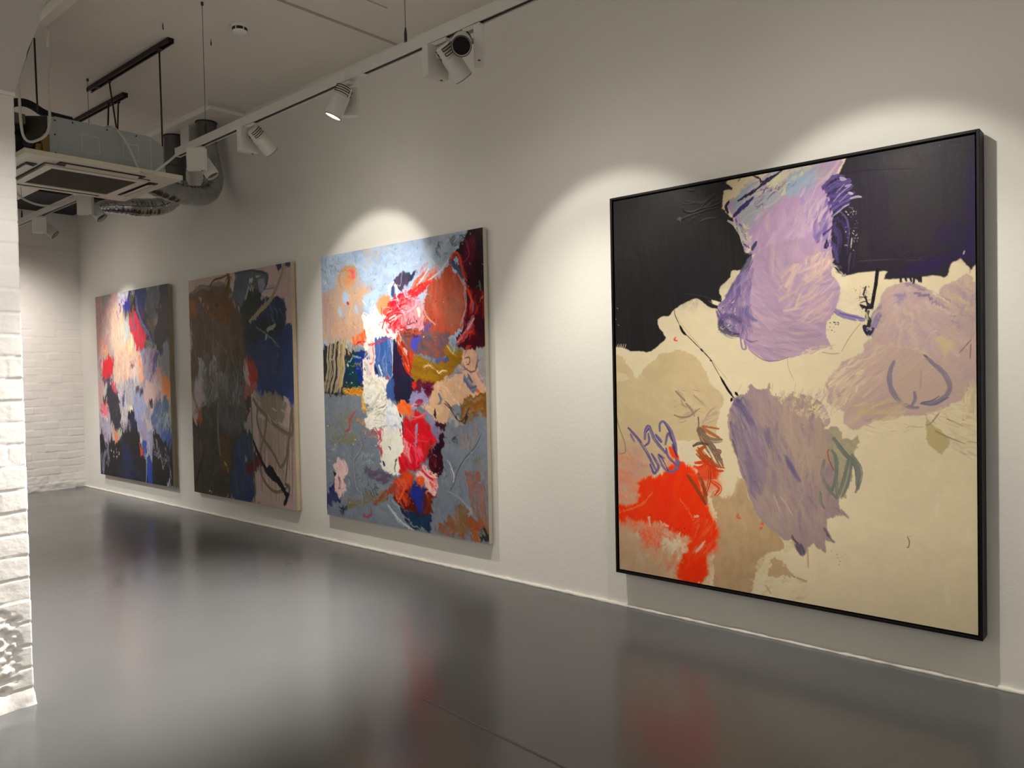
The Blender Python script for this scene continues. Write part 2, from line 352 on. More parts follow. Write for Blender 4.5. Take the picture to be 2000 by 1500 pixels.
# ------------------------------------------------------------------ the four paintings
CREAM = (222, 208, 172); BLK = (40, 38, 38)
def paint_big(cv):
    """tall framed canvas: cream ground, two black-violet blocks, mauve forms, an orange-red corner"""
    A = lambda *p: Z(1160, 230, .2, p); B = lambda *p: Z(1540, 230, .21, p); Cc = lambda *p: Z(1180, 500, .2, p)
    D = lambda *p: Z(1540, 500, .2, p); E = lambda *p: Z(1180, 780, .26667, p); F = lambda *p: Z(1540, 760, .38667, p)
    cv.poly([(1180, 240), (1930, 240), (1930, 1270), (1180, 1270)], (224, 209, 170), 1, sm=0, col2=(216, 202, 166), mot=.5)
    # tan veil at left and lower left
    TAN = (203, 183, 140)
    cv.poly([(1190, 690), (1215, 694), (1230, 718), (1240, 736), (1257, 724), (1288, 693), (1310, 690), (1331, 682), (1360, 698), (1372, 715), (1386, 745), (1410, 772), (1413, 788), (1401, 808), (1398, 850), (1360, 864), (1321, 861), (1310, 900), (1190, 910)], TAN, .95, 2.5, col2=(196, 176, 134), mot=.7)
    cv.scrub([(1200, 730), (1390, 740), (1390, 850), (1200, 870)], 70, 35, 50, 10, [(206, 187, 145), (198, 178, 136), (210, 192, 152)], .35, .45)
    cv.poly([(1200, 728), (1222, 732), (1226, 742), (1212, 748), (1200, 742)], (214, 198, 158), .8, 2)
    cv.poly([(1190, 880), (1240, 850), (1290, 900), (1260, 960), (1240, 1020), (1280, 1090), (1330, 1130), (1330, 1150), (1190, 1130)], (190, 160, 130), .9, 6, soft=14, col2=(200, 168, 134))
    cv.scrub([(1198, 880), (1270, 880), (1250, 1000), (1200, 1010)], 60, 60, 40, 12, [(190, 165, 140), (205, 150, 120), (180, 160, 140), (208, 140, 105)], .5, .4)
    cv.poly([(1205, 1040), (1260, 1050), (1330, 1090), (1322, 1135), (1205, 1120)], (200, 172, 138), .8, 6, soft=10, col2=(190, 158, 124))
    # brown-tan drop, lower middle
    cv.poly([(1440, 928), (1456, 940), (1468, 985), (1500, 1025), (1526, 1050), (1530, 1072), (1505, 1080), (1480, 1118), (1458, 1165), (1395, 1150), (1398, 1010), (1385, 968), (1412, 968), (1428, 972)], (186, 158, 118), .95, 3, col2=(176, 148, 110))
    cv.scrub([(1400, 980), (1450, 950), (1500, 1040), (1470, 1120), (1400, 1130)], 40, 80, 60, 10, [(188, 160, 120), (178, 150, 112), (194, 168, 130)], .4, .4)
    cv.scrub([(1372, 1060), (1412, 1060), (1412, 1140), (1376, 1140)], 30, 70, 30, 10, [(205, 130, 95), (200, 150, 115), (190, 160, 125)], .5, .45)
    cv.poly([(1480, 1095), (1510, 1080), (1530, 1092), (1520, 1118), (1492, 1122), (1482, 1112)], (214, 196, 156), .75, 4, rough=2, dry=.2)
    cv.poly([(1508, 1090), (1530, 1098), (1535, 1110), (1549, 1118), (1545, 1125), (1506, 1124)], (180, 153, 114), .8, 3, rough=2)
    cv.scrub([(1470, 1120), (1580, 1130), (1570, 1170), (1465, 1160)], 24, -30, 22, 6, [(212, 194, 154), (190, 166, 126), (216, 200, 162)], .5, .45)
    for p in (E((620, 800), (630, 830)), E((1380, 1290), (1480, 1335)), E((1185, 1360), (1220, 1420)), F((95, 790), (100, 900)), F((20, 945), (90, 968))):
        cv.stroke(p, 4, (188, 162, 118), .8)
    # orange red mass
    RED = (238, 62, 14)
    rp = E((460, 380), (545, 430), (552, 455), (612, 480), (660, 520), (692, 560), (705, 470), (800, 465), (865, 508), (830, 560), (862, 680), (770, 690), (750, 770), (800, 860), (835, 950), (835, 1060), (780, 1150), (740, 1250), (735, 1352), (522, 1300), (535, 1180), (600, 1030), (480, 980), (400, 1050), (300, 1110), (250, 970), (160, 940), (90, 900), (90, 800), (205, 740), (245, 640), (250, 580), (400, 560), (440, 525))
    cv.poly(rp, (226, 112, 78), .75, 5, soft=7, col2=(210, 140, 105))
    cv.scrub(E((95, 420), (250, 430), (440, 560), (240, 700), (100, 800)), 60, 20, 40, 12, [(214, 140, 105), (226, 110, 72), (200, 165, 135), (190, 160, 140)], .45, .5)
    rq = E((545, 455), (612, 480), (660, 530), (735, 700), (755, 790), (800, 870), (825, 960), (800, 1080), (745, 1150), (735, 1340), (540, 1300), (560, 1160), (640, 1020), (520, 975), (400, 900), (200, 870), (110, 880), (100, 800), (250, 735), (250, 600), (420, 560))
    cv.poly(rq, RED, .97, 4, rough=1.8, soft=3, col2=(230, 52, 10))
    cv.scrub(rq, 130, lambda x, y: 100+ (x-1300)*.3, 40, 9, [(240, 64, 16), (228, 50, 10), (236, 78, 34), (222, 56, 20)], .5, .35)
    cv.scrub(E((250, 950), (420, 950), (420, 1100), (300, 1110)), 26, 70, 26, 7, [(232, 84, 44), (226, 100, 66), (208, 160, 124)], .7, .5)
    cv.scrub(E((350, 1080), (560, 1060), (540, 1240), (360, 1230)), 34, 100, 30, 9, [(200, 170, 134), (222, 110, 76), (206, 150, 114), (198, 162, 126)], .6, .45)
    cv.scrub(E((400, 900), (620, 990), (580, 1060), (380, 1010)), 26, 60, 16, 5, [(206, 176, 140), (214, 150, 118), (226, 96, 60)], .75, .4)
    cv.scrub(E((640, 870), (830, 900), (840, 1100), (640, 1150)), 40, 130, 30, 6, [(232, 84, 44), (226, 104, 70), (212, 140, 106), (238, 66, 20)], .6, .45)
    for p in (E((660, 858), (690, 852)), E((410, 895), (470, 930)), E((325, 860), (335, 920)), E((680, 1110), (740, 1040))): cv.stroke(p, 5, (212, 190, 160), .85)
    cv.stroke(E((95, 830), (200, 800), (300, 750), (350, 680)), 4, (226, 130, 90), .6)
    cv.stroke(E((555, 735), (610, 800), (655, 880)), 3, (228, 120, 80), .7)
    cv.dots(E((960, 850), (985, 850), (985, 870), (960, 870)), 2, 2.2, 3, [(222, 92, 60)]); cv.dots(E((1150, 910), (1165, 910), (1165, 940), (1150, 940)), 2, 2, 3, [(222, 92, 60)])
    cv.dots(E((150, 820), (720, 820), (720, 1000), (150, 1000)), 26, .4, .8, [(70, 30, 20), (150, 40, 20)])
    cv.smear(115, 8, 1.5, 12, region=E((80, 440), (870, 440), (880, 1200), (760, 1360), (80, 1260)), curl=2.5)
    # white patch + brown zigzag strokes beside the red
    cv.poly(E((545, 320), (690, 310), (735, 400), (700, 440), (660, 480), (610, 470), (560, 450)), (216, 202, 168), .95, 3, rough=2)
    cv.scrub(E((550, 320), (690, 320), (720, 420), (600, 470)), 18, 10, 16, 4, [(222, 208, 176), (206, 190, 154)], .6, .4)
    cv.poly(E((850, 250), (905, 180), (965, 420), (1000, 540), (930, 710), (850, 690), (865, 500)), (218, 202, 164), .8, 4, soft=4)
    cv.scrub(E((500, 30), (840, 0), (830, 140), (760, 200), (560, 180)), 34, -25, 34, 4, [(186, 164, 138), (196, 176, 144), (170, 146, 124), (206, 186, 150)], .7, .45)
    for p, w, c in ((E((515, 115), (560, 130), (620, 125), (700, 70)), 4, (158, 134, 112)), (E((600, 30), (640, 75), (660, 120)), 5, (168, 144, 126)), (E((690, 130), (695, 180), (692, 235), (740, 290)), 3, (92, 74, 58)),
                    (E((720, 220), (840, 280), (720, 200), (840, 215)), 5, (190, 112, 70)), (E((700, 225), (740, 300), (790, 370), (850, 480)), 20, (132, 106, 84)), (E((720, 260), (790, 300), (855, 300)), 11, (150, 124, 100)),
                    (E((655, 340), (700, 320), (760, 330)), 6, (96, 80, 60)), (E((690, 370), (750, 440), (820, 500), (865, 510)), 15, (206, 78, 30)), (E((680, 400), (760, 470), (850, 490)), 6, (170, 84, 40)),
                    (E((670, 465), (760, 460), (700, 500), (660, 490)), 7, (226, 58, 14)), (E((740, 340), (700, 390), (790, 460), (810, 560)), 9, (186, 92, 46)), (E((790, 370), (850, 380), (820, 420), (860, 440)), 7, (146, 114, 88))):
        cv.stroke(p, w, c, .9, tuple(int(v*.85) for v in c), .15)
    cv.poly(E((690, 480), (820, 500), (820, 570), (700, 580)), (216, 60, 24), .7, 3)
    for p, w, c in ((E((610, 550), (670, 640), (745, 765)), 8, (152, 88, 52)), (E((690, 550), (730, 640), (750, 760)), 8, (160, 84, 48)), (E((610, 545), (720, 565), (825, 580)), 4, (236, 96, 54)), (E((770, 490), (775, 580), (745, 700)), 7, (204, 74, 36)), (E((720, 590), (735, 660), (755, 700)), 6, (176, 80, 46)), (E((790, 600), (850, 650), (820, 700)), 9, (232, 80, 36))):
        cv.stroke(p, w, c, .85, tuple(int(v*.8) for v in c), .2)
    # violet scribbles
    V1, V2 = (82, 70, 118), (128, 116, 148)
    for p, w in ((E((180, 210), (250, 290), (320, 400), (380, 520)), 6), (E((195, 255), (225, 310)), 4), (E((300, 290), (305, 230), (330, 200), (370, 290), (450, 390)), 7), (E((410, 230), (410, 180), (440, 165), (490, 230), (520, 320), (535, 440), (548, 470), (500, 530), (440, 500), (400, 410), (440, 430)), 6),
                 (E((450, 330), (470, 250), (500, 300)), 5), (E((380, 260), (420, 310)), 7), (E((340, 480), (370, 540), (400, 490), (350, 400)), 6), (E((520, 320), (530, 420), (540, 510)), 6), (E((300, 340), (330, 310), (325, 250)), 5), (E((455, 360), (470, 420), (530, 480)), 5)):
        cv.stroke(p, w, V1, .92, V2, .1)
    for p in (E((440, 170), (480, 240), (520, 360)), E((310, 240), (330, 215)), E((400, 400), (430, 440), (470, 520))): cv.stroke(p, 2.2, (60, 50, 100), .9)
    cv.scrub(E((200, 450), (300, 450), (300, 560), (200, 560)), 14, 45, 14, 3, [(160, 145, 145), (176, 160, 150)], .7, .4)
    cv.stroke(E((80, 60), (110, 200), (150, 310), (155, 385), (110, 400)), 2, (110, 96, 78), .6)
    cv.poly(E((470, 350), (500, 345), (535, 400), (545, 440), (490, 400)), (238, 66, 20), .9, 2)
    cv.stroke(E((500, 330), (535, 420)), 4, (70, 58, 110), .9)
    # black block left
    bl = [(1180, 385), (1424, 340), (1424, 351), (1418, 358), (1424, 364), (1433, 370), (1428, 375), (1416, 377), (1412, 388), (1410, 396), (1420, 411), (1422, 418), (1430, 423), (1433, 437), (1440, 446), (1452, 457), (1459, 468), (1456, 492), (1466, 493), (1470, 478), (1480, 472), (1476, 490), (1461, 506), (1450, 526), (1430, 529), (1428, 540), (1413, 556), (1404, 568), (1409, 578), (1408, 604), (1398, 603), (1382, 598), (1370, 588), (1358, 582), (1344, 588), (1318, 604), (1306, 618), (1298, 617), (1285, 624), (1288, 640), (1300, 658), (1294, 668), (1280, 680), (1266, 687), (1250, 685), (1232, 686), (1216, 677), (1199, 675), (1180, 676)]
    cv.poly(bl, (34, 33, 32), 1, .9, sm=2, col2=(42, 40, 39), streak=88, hgt=.5)
    cv.scrub([(1205, 405), (1380, 380), (1400, 560), (1300, 590), (1205, 640)], 70, 88, 90, 18, [(40, 39, 38), (33, 32, 32), (47, 46, 45), (38, 37, 40)], .35, .3)
    cv.poly([(1205, 400), (1340, 372), (1400, 400), (1390, 440), (1290, 470), (1210, 520)], (50, 49, 46), .5, 10, soft=22)
    cv.poly([(1410, 500), (1345, 480), (1310, 540), (1330, 580), (1400, 570)], (30, 30, 40), .4, 10, soft=20)
    for p in (A((870, 880), (890, 915), (960, 925), (1060, 890), (1180, 860), (1240, 830)), A((830, 1010), (900, 975), (1050, 920), (1200, 885)), A((1040, 1020), (1110, 990), (1200, 985)), A((1100, 890), (1150, 830), (1240, 790)), A((1040, 890), (1090, 830), (1180, 760)), A((920, 710), (980, 712))):
        cv.stroke(p, 2.4, (74, 73, 68), .9, (24, 24, 24), hgt=1.6)
    cv.stroke(A((820, 1000), (845, 985), (845, 1015)), 4, (110, 106, 98), .8, hgt=2)
    cv.scrub(A((860, 780), (1240, 760), (1240, 980), (900, 1020)), 26, -22, 24, 2, [(58, 57, 54), (26, 26, 25), (66, 64, 60)], .6, .2, hgt=1.2)
    cv.dots([(1200, 600), (1226, 600), (1226, 650), (1200, 650)], 3, .8, 1.2, [(170, 165, 150)])
    cv.stroke(Cc((100, 880), (180, 890), (250, 930)), 3, (30, 29, 29), .7, dry=.5)
    for x in (1206, 1210, 1213, 1217, 1221): cv.stroke([(x, 680), (x+2, 672)], 1.2, CREAM, .9)
    cv.poly(Cc((1250, 145), (1300, 140), (1335, 140), (1330, 190), (1290, 260), (1210, 395), (1150, 395), (1120, 350), (1160, 280), (1230, 230)), (212, 200, 166), .98, 1.2, rough=2, col2=(196, 184, 152))
    cv.poly(Cc((1015, 440), (1060, 455), (1050, 428), (1130, 450), (1190, 500), (1110, 490)), (224, 210, 172), 1, .8)
    cv.stroke(Cc((790, 370), (930, 385), (1060, 420)), 1.4, (66, 62, 58), .8)
    # black-violet block right
    br = B((555, 345), (1770, 110), (1770, 1335), (1620, 1335), (1605, 1300), (1560, 1332), (1520, 1345), (1490, 1420), (1478, 1470), (1440, 1490), (1400, 1470), (1240, 1480), (1215, 1520), (1150, 1490), (890, 1500), (925, 1430), (840, 1432), (800, 1430), (640, 1445), (540, 1470), (505, 1480), (430, 1400), (410, 1370), (400, 1220), (402, 1000), (425, 910), (395, 780), (335, 650), (350, 615), (460, 545), (500, 460))
    cv.poly(br, (46, 40, 52), 1, .9, sm=2, col2=(50, 46, 50), streak=88, hgt=.5)
    cv.scrub(B((560, 420), (1700, 240), (1700, 1280), (650, 1330)), 80, 88, 80, 18, [(52, 48, 50), (44, 40, 48), (58, 54, 54), (48, 42, 56)], .4, .3)
    cv.poly(B((880, 330), (1180, 300), (1200, 480), (900, 530)), (70, 64, 60), .5, 8, soft=12)
    cv.poly(B((960, 560), (1380, 560), (1360, 1150), (950, 1190)), (58, 54, 54), .45, 10, soft=20)
    cv.poly(B((1660, 600), (1755, 150), (1755, 1290), (1560, 1290), (1480, 1340), (1400, 1440), (1200, 1450), (1100, 1430), (1150, 1350), (1600, 1200)), (48, 36, 78), .75, 4, soft=5)
    cv.poly(B((1300, 1050), (1600, 980), (1580, 1180), (1320, 1150)), (48, 38, 74), .6, 8, soft=12)
    cv.stroke(B((540, 520), (800, 490), (1150, 480)), 2.5, (34, 28, 44), .7); cv.stroke(B((650, 1335), (1000, 1320), (1400, 1335)), 1.6, (88, 82, 84), .7, dry=.4)
    cv.scrub(B((1000, 1200), (1350, 1190), (1350, 1330), (1050, 1330)), 14, 15, 26, 2, [(66, 60, 66), (36, 30, 44)], .7, .3, hgt=1)
    cv.dots(B((1300, 180), (1720, 160), (1720, 300), (1300, 300)), 3, .7, 1.2, [(150, 140, 150)])
    cv.stroke(B((1625, 1270), (1635, 1240)), 2.4, (200, 190, 160), .9)
    for x in (1095, 1140, 1190, 1225, 1275, 1290): cv.stroke(D((x, 205), (x-6+cv.rs.randint(12), 250+cv.rs.randint(24))), 4, (44, 38, 52), .95)
    cv.stroke(D((868, 140), (850, 290), (812, 500)), 6.5, (34, 30, 32), 1, taper=0, hgt=.8, sm=0)
    cv.dots(D((690, 290), (830, 290), (800, 500), (640, 560)), 70, .3, 1.1, [(50, 44, 44), (90, 80, 70)])
    for p, w in ((D((755, 300), (735, 370), (760, 430), (775, 500)), 3.5), (D((690, 400), (740, 405), (770, 400)), 1.6), (D((700, 480), (740, 500), (800, 510)), 6), (D((820, 480), (770, 500), (755, 540)), 5), (D((700, 460), (750, 445), (800, 480)), 2)):
        cv.stroke(p, w, (44, 38, 52), .95)
    cv.poly(D((430, 160), (520, 200), (560, 200), (600, 330), (720, 560), (640, 600), (480, 560), (400, 470), (430, 330)), (226, 212, 178), .9, 3, rough=2, col2=(214, 200, 168))
    cv.stroke(D((400, 500), (520, 570), (620, 600), (730, 620)), 11, (172, 156, 174), .9, (126, 114, 158), .15)
    cv.stroke(D((500, 560), (620, 590), (720, 610)), 3.5, (110, 98, 150), .8)
    cv.poly(D((370, 640), (450, 610), (560, 650), (700, 660), (520, 940), (420, 880), (380, 800)), (222, 208, 172), .9, 3, rough=2)
    cv.dots(D((380, 620), (480, 600), (440, 780), (390, 780)), 14, .6, 1.8, [(70, 55, 90), (110, 95, 120)])
    cv.stroke(D((700, 660), (600, 790), (520, 930)), 1.4, (150, 134, 110), .8)
    cv.stroke(D((495, 950), (420, 955), (330, 940)), 1.4, (140, 122, 100), .8)
    # upper mauve head: tail of cream, blue and violet knife marks
    cv.poly(A((1330, 610), (1520, 560), (2000, 470), (2050, 560), (1700, 640), (1560, 800), (1380, 960), (1330, 960), (1250, 860), (1280, 720), (1360, 700)), (222, 204, 164), 1, 2)
    hd = B((-330, 700), (-250, 560), (-100, 480), (150, 420), (350, 380), (500, 400), (470, 480), (430, 560), (340, 640), (390, 780), (420, 920), (400, 1010), (400, 1230), (300, 1300), (-200, 1320), (-350, 1250), (-420, 1150), (-500, 1000), (-520, 900), (-560, 800))
    MA = (186, 156, 178)
    cv.poly(hd, MA, 1, 2.5, col2=(176, 148, 172), mot=.8)
    cv.scrub(B((-500, 760), (-330, 560), (150, 430), (420, 430), (300, 640), (0, 700), (-300, 1000), (-420, 950)), 110, -42, 52, 9, [(168, 172, 166), (160, 170, 176), (150, 166, 182), (184, 172, 164), (206, 194, 160), (170, 156, 176)], .8, .3)
    cv.scrub(B((-260, 560), (160, 430), (200, 560), (-60, 720)), 46, -38, 46, 7, [(212, 202, 156), (196, 190, 158), (150, 168, 184), (220, 208, 168)], .8, .3)
    cv.scrub(B((0, 520), (230, 470), (260, 640), (0, 740)), 34, -50, 44, 8, [(142, 164, 184), (156, 174, 186), (176, 176, 180)], .8, .3)
    cv.scrub(B((-560, 760), (-320, 720), (-250, 950), (-420, 1020)), 30, -30, 44, 8, [(152, 162, 158), (164, 168, 160), (176, 160, 170)], .8, .3)
    for p in (B((-560, 960), (-500, 1000), (-440, 1100), (-420, 1180)), B((-380, 1000), (-440, 1050), (-420, 1150))): cv.stroke(p, 6, (206, 196, 158), .9, (160, 166, 160))
    cv.poly(A((1480, 1130), (1545, 1130), (1540, 1220), (1525, 1310), (1475, 1312), (1490, 1220)), (214, 204, 164), 1, 1.2)
    cv.scrub(B((-300, 900), (100, 760), (330, 800), (380, 1200), (-250, 1400), (-420, 1200)), 90, lambda x, y: -65, 60, 9, [(190, 160, 180), (178, 150, 174), (196, 168, 182), (172, 146, 176), (206, 180, 172)], .7, .3)
    cv.scrub(B((230, 760), (400, 800), (400, 1150), (250, 1200)), 26, -62, 50, 8, [(118, 100, 152), (140, 120, 164), (98, 82, 136), (186, 164, 182)], .75, .3)
    cv.scrub(B((100, 640), (330, 650), (360, 900), (150, 1000)), 24, -66, 50, 7, [(196, 176, 184), (212, 186, 176), (160, 140, 180)], .75, .35)
    cv.stroke(A((1840, 515), (1700, 610), (1560, 720), (1410, 810)), 7.5, (54, 46, 76), .97, (38, 32, 58), .08, taper=.6)
    cv.stroke(A((1545, 795), (1460, 870), (1365, 965)), 9, (74, 58, 106), .95, (50, 40, 80), .1, taper=.5)
    cv.stroke(A((1320, 820), (1290, 870), (1310, 930)), 6, (36, 32, 44), .95)
    for p in (A((1555, 570), (1610, 590), (1640, 620)), A((1620, 600), (1650, 640))): cv.stroke(p, 3.4, (44, 38, 50), .95, edge=1)
    cv.stroke(A((1410, 620), (1430, 595)), 2, (60, 52, 60), .8); cv.stroke(A((1700, 560), (1712, 535)), 1.4, (110, 96, 90), .7)
    cv.scrub(A((1560, 700), (1990, 600), (1990, 640), (1600, 900)), 26, -40, 30, 2.5, [(120, 104, 140), (218, 206, 166), (104, 92, 130)], .75, .3)
    cv.scrub(A((1330, 980), (1500, 1060), (1560, 1260), (1500, 1300)), 16, 60, 14, 3, [(206, 196, 156), (60, 60, 80), (150, 160, 160)], .85, .2)
    cv.stroke(A((1580, 1220), (1560, 1260), (1545, 1290)), 7, (62, 66, 92), .9)
    cv.stroke(B((480, 380), (420, 480), (330, 560), (250, 560)), 5, (216, 202, 166), .8, (190, 172, 172), .3)
    # body of the mauve form
    body = Cc((1440, 30), (1500, -40), (1650, -120), (1900, -160), (2050, -140), (2210, -100), (2220, 100), (2230, 200), (2300, 280), (2290, 420), (2230, 560), (2170, 650), (2180, 800), (2230, 900), (2100, 910), (1900, 970), (1800, 990), (1640, 1025), (1560, 1018), (1430, 930), (1390, 860), (1330, 800), (1270, 770), (1150, 690), (1110, 610), (1110, 520), (1170, 420), (1250, 300), (1340, 170), (1400, 110))
    cv.poly(body, (180, 152, 172), 1, 2, col2=(172, 146, 162), mot=.8)
    ctr = (1560, 590)
    def arc(x, y): return math.degrees(math.atan2(y-480, x-1600))+90
    cv.scrub(body, 260, arc, 70, 9, [(184, 156, 172), (172, 148, 164), (190, 162, 170), (164, 140, 160), (178, 152, 176), (196, 168, 166)], .6, .3, jit=16)
    cv.scrub(Cc((1130, 440), (1330, 180), (1480, 60), (1420, 400), (1480, 700), (1330, 800), (1140, 640)), 70, lambda x, y: 105-(y-560)*.3, 50, 8, [(126, 108, 144), (146, 124, 156), (106, 90, 132), (164, 142, 162)], .65, .35, jit=22)
    cv.scrub(Cc((1750, 100), (2200, 0), (2250, 350), (2150, 640), (1900, 640), (1700, 500)), 60, lambda x, y: -40+(y-560)*.1, 60, 7, [(214, 186, 168), (206, 176, 164), (196, 166, 170), (222, 196, 164)], .55, .42)
    cv.scrub(Cc((1950, 0), (2210, -60), (2220, 200), (1950, 250)), 30, 118, 32, 6, [(226, 202, 164), (214, 184, 164), (194, 164, 168)], .7, .4)
    cv.scrub(Cc((1400, 700), (2100, 700), (2000, 920), (1600, 980), (1430, 880)), 50, 12, 80, 6, [(168, 146, 158), (182, 156, 164), (150, 130, 150), (190, 164, 164)], .6, .35, jit=10)
    cv.stroke(Cc((1440, 940), (1560, 1016), (1680, 1024), (1800, 990)), 1.6, (110, 92, 104), .8)
    for p, w, c in ((Cc((1400, 500), (1390, 560), (1430, 610), (1480, 630)), 10, (104, 88, 136)), (Cc((1130, 480), (1190, 440), (1220, 390)), 9, (110, 96, 140)), (Cc((1110, 540), (1150, 600), (1240, 590), (1330, 640)), 12, (86, 72, 112)), (Cc((1140, 640), (1150, 700), (1230, 760), (1300, 770)), 15, (62, 54, 82)),
                    (Cc((1180, 660), (1240, 690), (1290, 740)), 7, (96, 84, 120)), (Cc((1430, 20), (1400, 90), (1350, 150)), 13, (56, 50, 84)), (Cc((1340, 160), (1260, 290), (1200, 400)), 7, (84, 72, 118)), (Cc((1370, 180), (1330, 260), (1280, 320)), 5, (132, 114, 156)), (Cc((1330, 780), (1340, 860), (1355, 905), (1385, 900), (1370, 830)), 4, (120, 104, 138)), (Cc((1380, 810), (1440, 840), (1500, 830)), 3, (96, 80, 126))):
        cv.stroke(p, w, c, .85, tuple(int(v*.6+70) for v in c), .1, soft=.5)
    cv.dots(Cc((1100, 420), (1230, 400), (1300, 780), (1120, 700)), 60, .4, 1.2, [(206, 198, 190), (60, 50, 80), (220, 210, 190)])
    cv.scrub(Cc((1900, 960), (2000, 900), (2260, 860), (2240, 930), (2000, 960)), 22, -14, 22, 5, [(222, 204, 168), (186, 160, 160)], .8, .4)
    # dark hand of strokes over the right block
    for k, (p, w) in enumerate(((B((340, 640), (420, 570), (500, 560)), 14), (B((360, 680), (450, 620), (560, 590)), 13), (B((380, 730), (480, 680), (580, 640)), 13), (B((395, 790), (480, 740), (590, 700)), 13), (B((405, 850), (470, 800), (570, 750)), 11), (B((420, 900), (480, 850), (560, 800)), 6))):
        cv.stroke(p, w, (70, 56, 104), .95, (112, 96, 146), .12, taper=.2)
    for p, w in ((B((480, 565), (530, 575)), 7), (B((530, 640), (580, 625)), 5), (B((560, 700), (595, 710)), 5), (B((580, 750), (640, 735), (675, 738)), 5), (B((420, 780), (500, 690), (570, 640)), 2), (B((430, 900), (520, 830), (560, 810)), 2.4), (B((450, 690), (520, 620)), 1.6), (B((480, 780), (560, 700)), 1.6)):
        cv.stroke(p, w, (214, 200, 190), .92, (150, 132, 176))
    for p, w, c in ((B((430, 940), (510, 980), (550, 1100), (530, 1260)), 9, (74, 62, 110)), (B((480, 880), (540, 940), (560, 1060), (545, 1200)), 4, (120, 106, 150)), (B((430, 1000), (470, 1120), (450, 1300)), 12, (92, 78, 130)), (B((410, 1150), (440, 1270), (460, 1340)), 8, (108, 92, 150)), (B((580, 1260), (560, 1360), (550, 1440)), 4, (96, 88, 112)), (B((620, 1240), (600, 1400)), 3, (74, 68, 86)), (B((330, 1080), (390, 1040), (410, 1010)), 6, (84, 70, 124)), (B((350, 1200), (370, 1140)), 10, (62, 52, 96))):
        cv.stroke(p, w, c, .9, tuple(int(v*.7) for v in c), .25)
    cv.dots(B((520, 830), (640, 850), (640, 1230), (590, 1230), (590, 930)), 46, .4, 1.3, [(196, 186, 172), (150, 140, 150)])
    cv.stroke(B((590, 1120), (580, 1210)), 2.2, (196, 186, 160), .9)
    cv.scrub(B((410, 1370), (500, 1380), (510, 1470), (430, 1430)), 12, 50, 10, 3, [(214, 202, 180), (52, 46, 60)], .9, .2)
    cv.smear(-58, 6, 1.5, 14, region=B((-560, 700), (-100, 480), (420, 400), (480, 700), (420, 1250), (-300, 1300)), curl=1.5)
    # right hand mauve form with the ring
    rf = D((1160, 262), (1300, 300), (1480, 390), (1580, 480), (1480, 330), (1560, 260), (1640, 230), (1700, 180), (1760, 170), (1810, 250), (1845, 340), (1845, 1240), (1740, 1280), (1700, 1400), (1600, 1440), (1330, 1560), (960, 1560), (760, 1640), (640, 1700), (540, 1620), (520, 1500), (400, 1440), (400, 1300), (370, 1250), (450, 1090), (640, 980), (720, 930), (745, 830), (830, 780), (790, 640), (880, 500), (930, 340), (1000, 290))
    cv.poly(rf, (194, 168, 152), 1, 3, col2=(186, 162, 152), mot=.9)
    def fan(x, y): return math.degrees(math.atan2(y-575, x-1765))
    cv.scrub(D((930, 340), (1160, 270), (1500, 420), (1790, 640), (1790, 900), (1500, 1000), (1000, 900), (900, 700)), 150, fan, 60, 9, [(196, 170, 160), (188, 162, 160), (204, 178, 162), (182, 158, 162), (208, 186, 156)], .55, .35, jit=14)
    cv.scrub(D((1480, 350), (1740, 180), (1840, 400), (1830, 640), (1650, 560)), 44, 60, 40, 8, [(196, 174, 146), (184, 160, 150), (206, 186, 150), (170, 150, 156)], .6, .35)
    cv.scrub(D((400, 1250), (640, 980), (940, 860), (1000, 1400), (600, 1650), (520, 1500)), 90, -38, 60, 8, [(192, 166, 150), (200, 176, 150), (186, 160, 150), (214, 192, 156)], .55, .4, jit=12)
    cv.scrub(D((380, 1230), (450, 1080), (700, 960), (760, 1080), (640, 1280), (460, 1330)), 46, -36, 40, 5, [(222, 204, 164), (216, 196, 160), (196, 170, 152)], .8, .4, jit=12)
    cv.scrub(D((-100, 1300), (420, 1280), (740, 1250), (600, 1420), (400, 1560), (-60, 1480)), 80, -60, 26, 6, [(224, 208, 168), (216, 198, 160), (190, 164, 150), (176, 152, 146)], .8, .45)
    cv.poly(D((1000, 1000), (1300, 980), (1530, 1180), (1540, 1300), (1320, 1420), (1200, 1440), (1030, 1260)), (190, 166, 146), .7, 6, soft=8, col2=(196, 172, 148))
    for p, w, c in ((D((1140, 280), (1240, 290), (1330, 330)), 7, (112, 98, 130)), (D((1250, 350), (1320, 370), (1400, 420)), 6, (92, 80, 130)), (D((1040, 390), (1090, 400), (1140, 390)), 10, (124, 110, 158)), (D((1090, 400), (1090, 470)), 11, (150, 132, 164)), (D((1400, 420), (1500, 490), (1620, 560)), 5, (140, 124, 146)), (D((900, 500), (840, 560), (800, 640)), 8, (120, 108, 130)), (D((880, 580), (830, 680), (810, 760)), 11, (98, 84, 146)), (D((860, 640), (820, 720)), 5, (136, 118, 170)), (D((1580, 580), (1660, 660), (1700, 700)), 5, (158, 138, 150)), (D((1790, 400), (1800, 480)), 8, (150, 132, 150)), (D((1300, 290), (1500, 400), (1640, 490), (1780, 640), (1800, 740), (1750, 860)), 2.4, (150, 130, 140))):
        cv.stroke(p, w, c, .7, tuple(int(v*.55+75) for v in c), .25, soft=.9)
    cv.stroke(D((780, 540), (765, 590), (790, 640), (770, 700)), 7, (108, 110, 92), .95, (62, 66, 60)); cv.stroke(D((760, 560), (770, 620)), 4, (190, 184, 150), .9)
    cv.stroke(D((790, 640), (770, 700), (740, 690), (760, 740), (800, 740)), 7, (50, 50, 52), .97); cv.stroke(D((740, 700), (780, 760), (820, 720)), 9, (72, 62, 104), .95, (48, 44, 60))
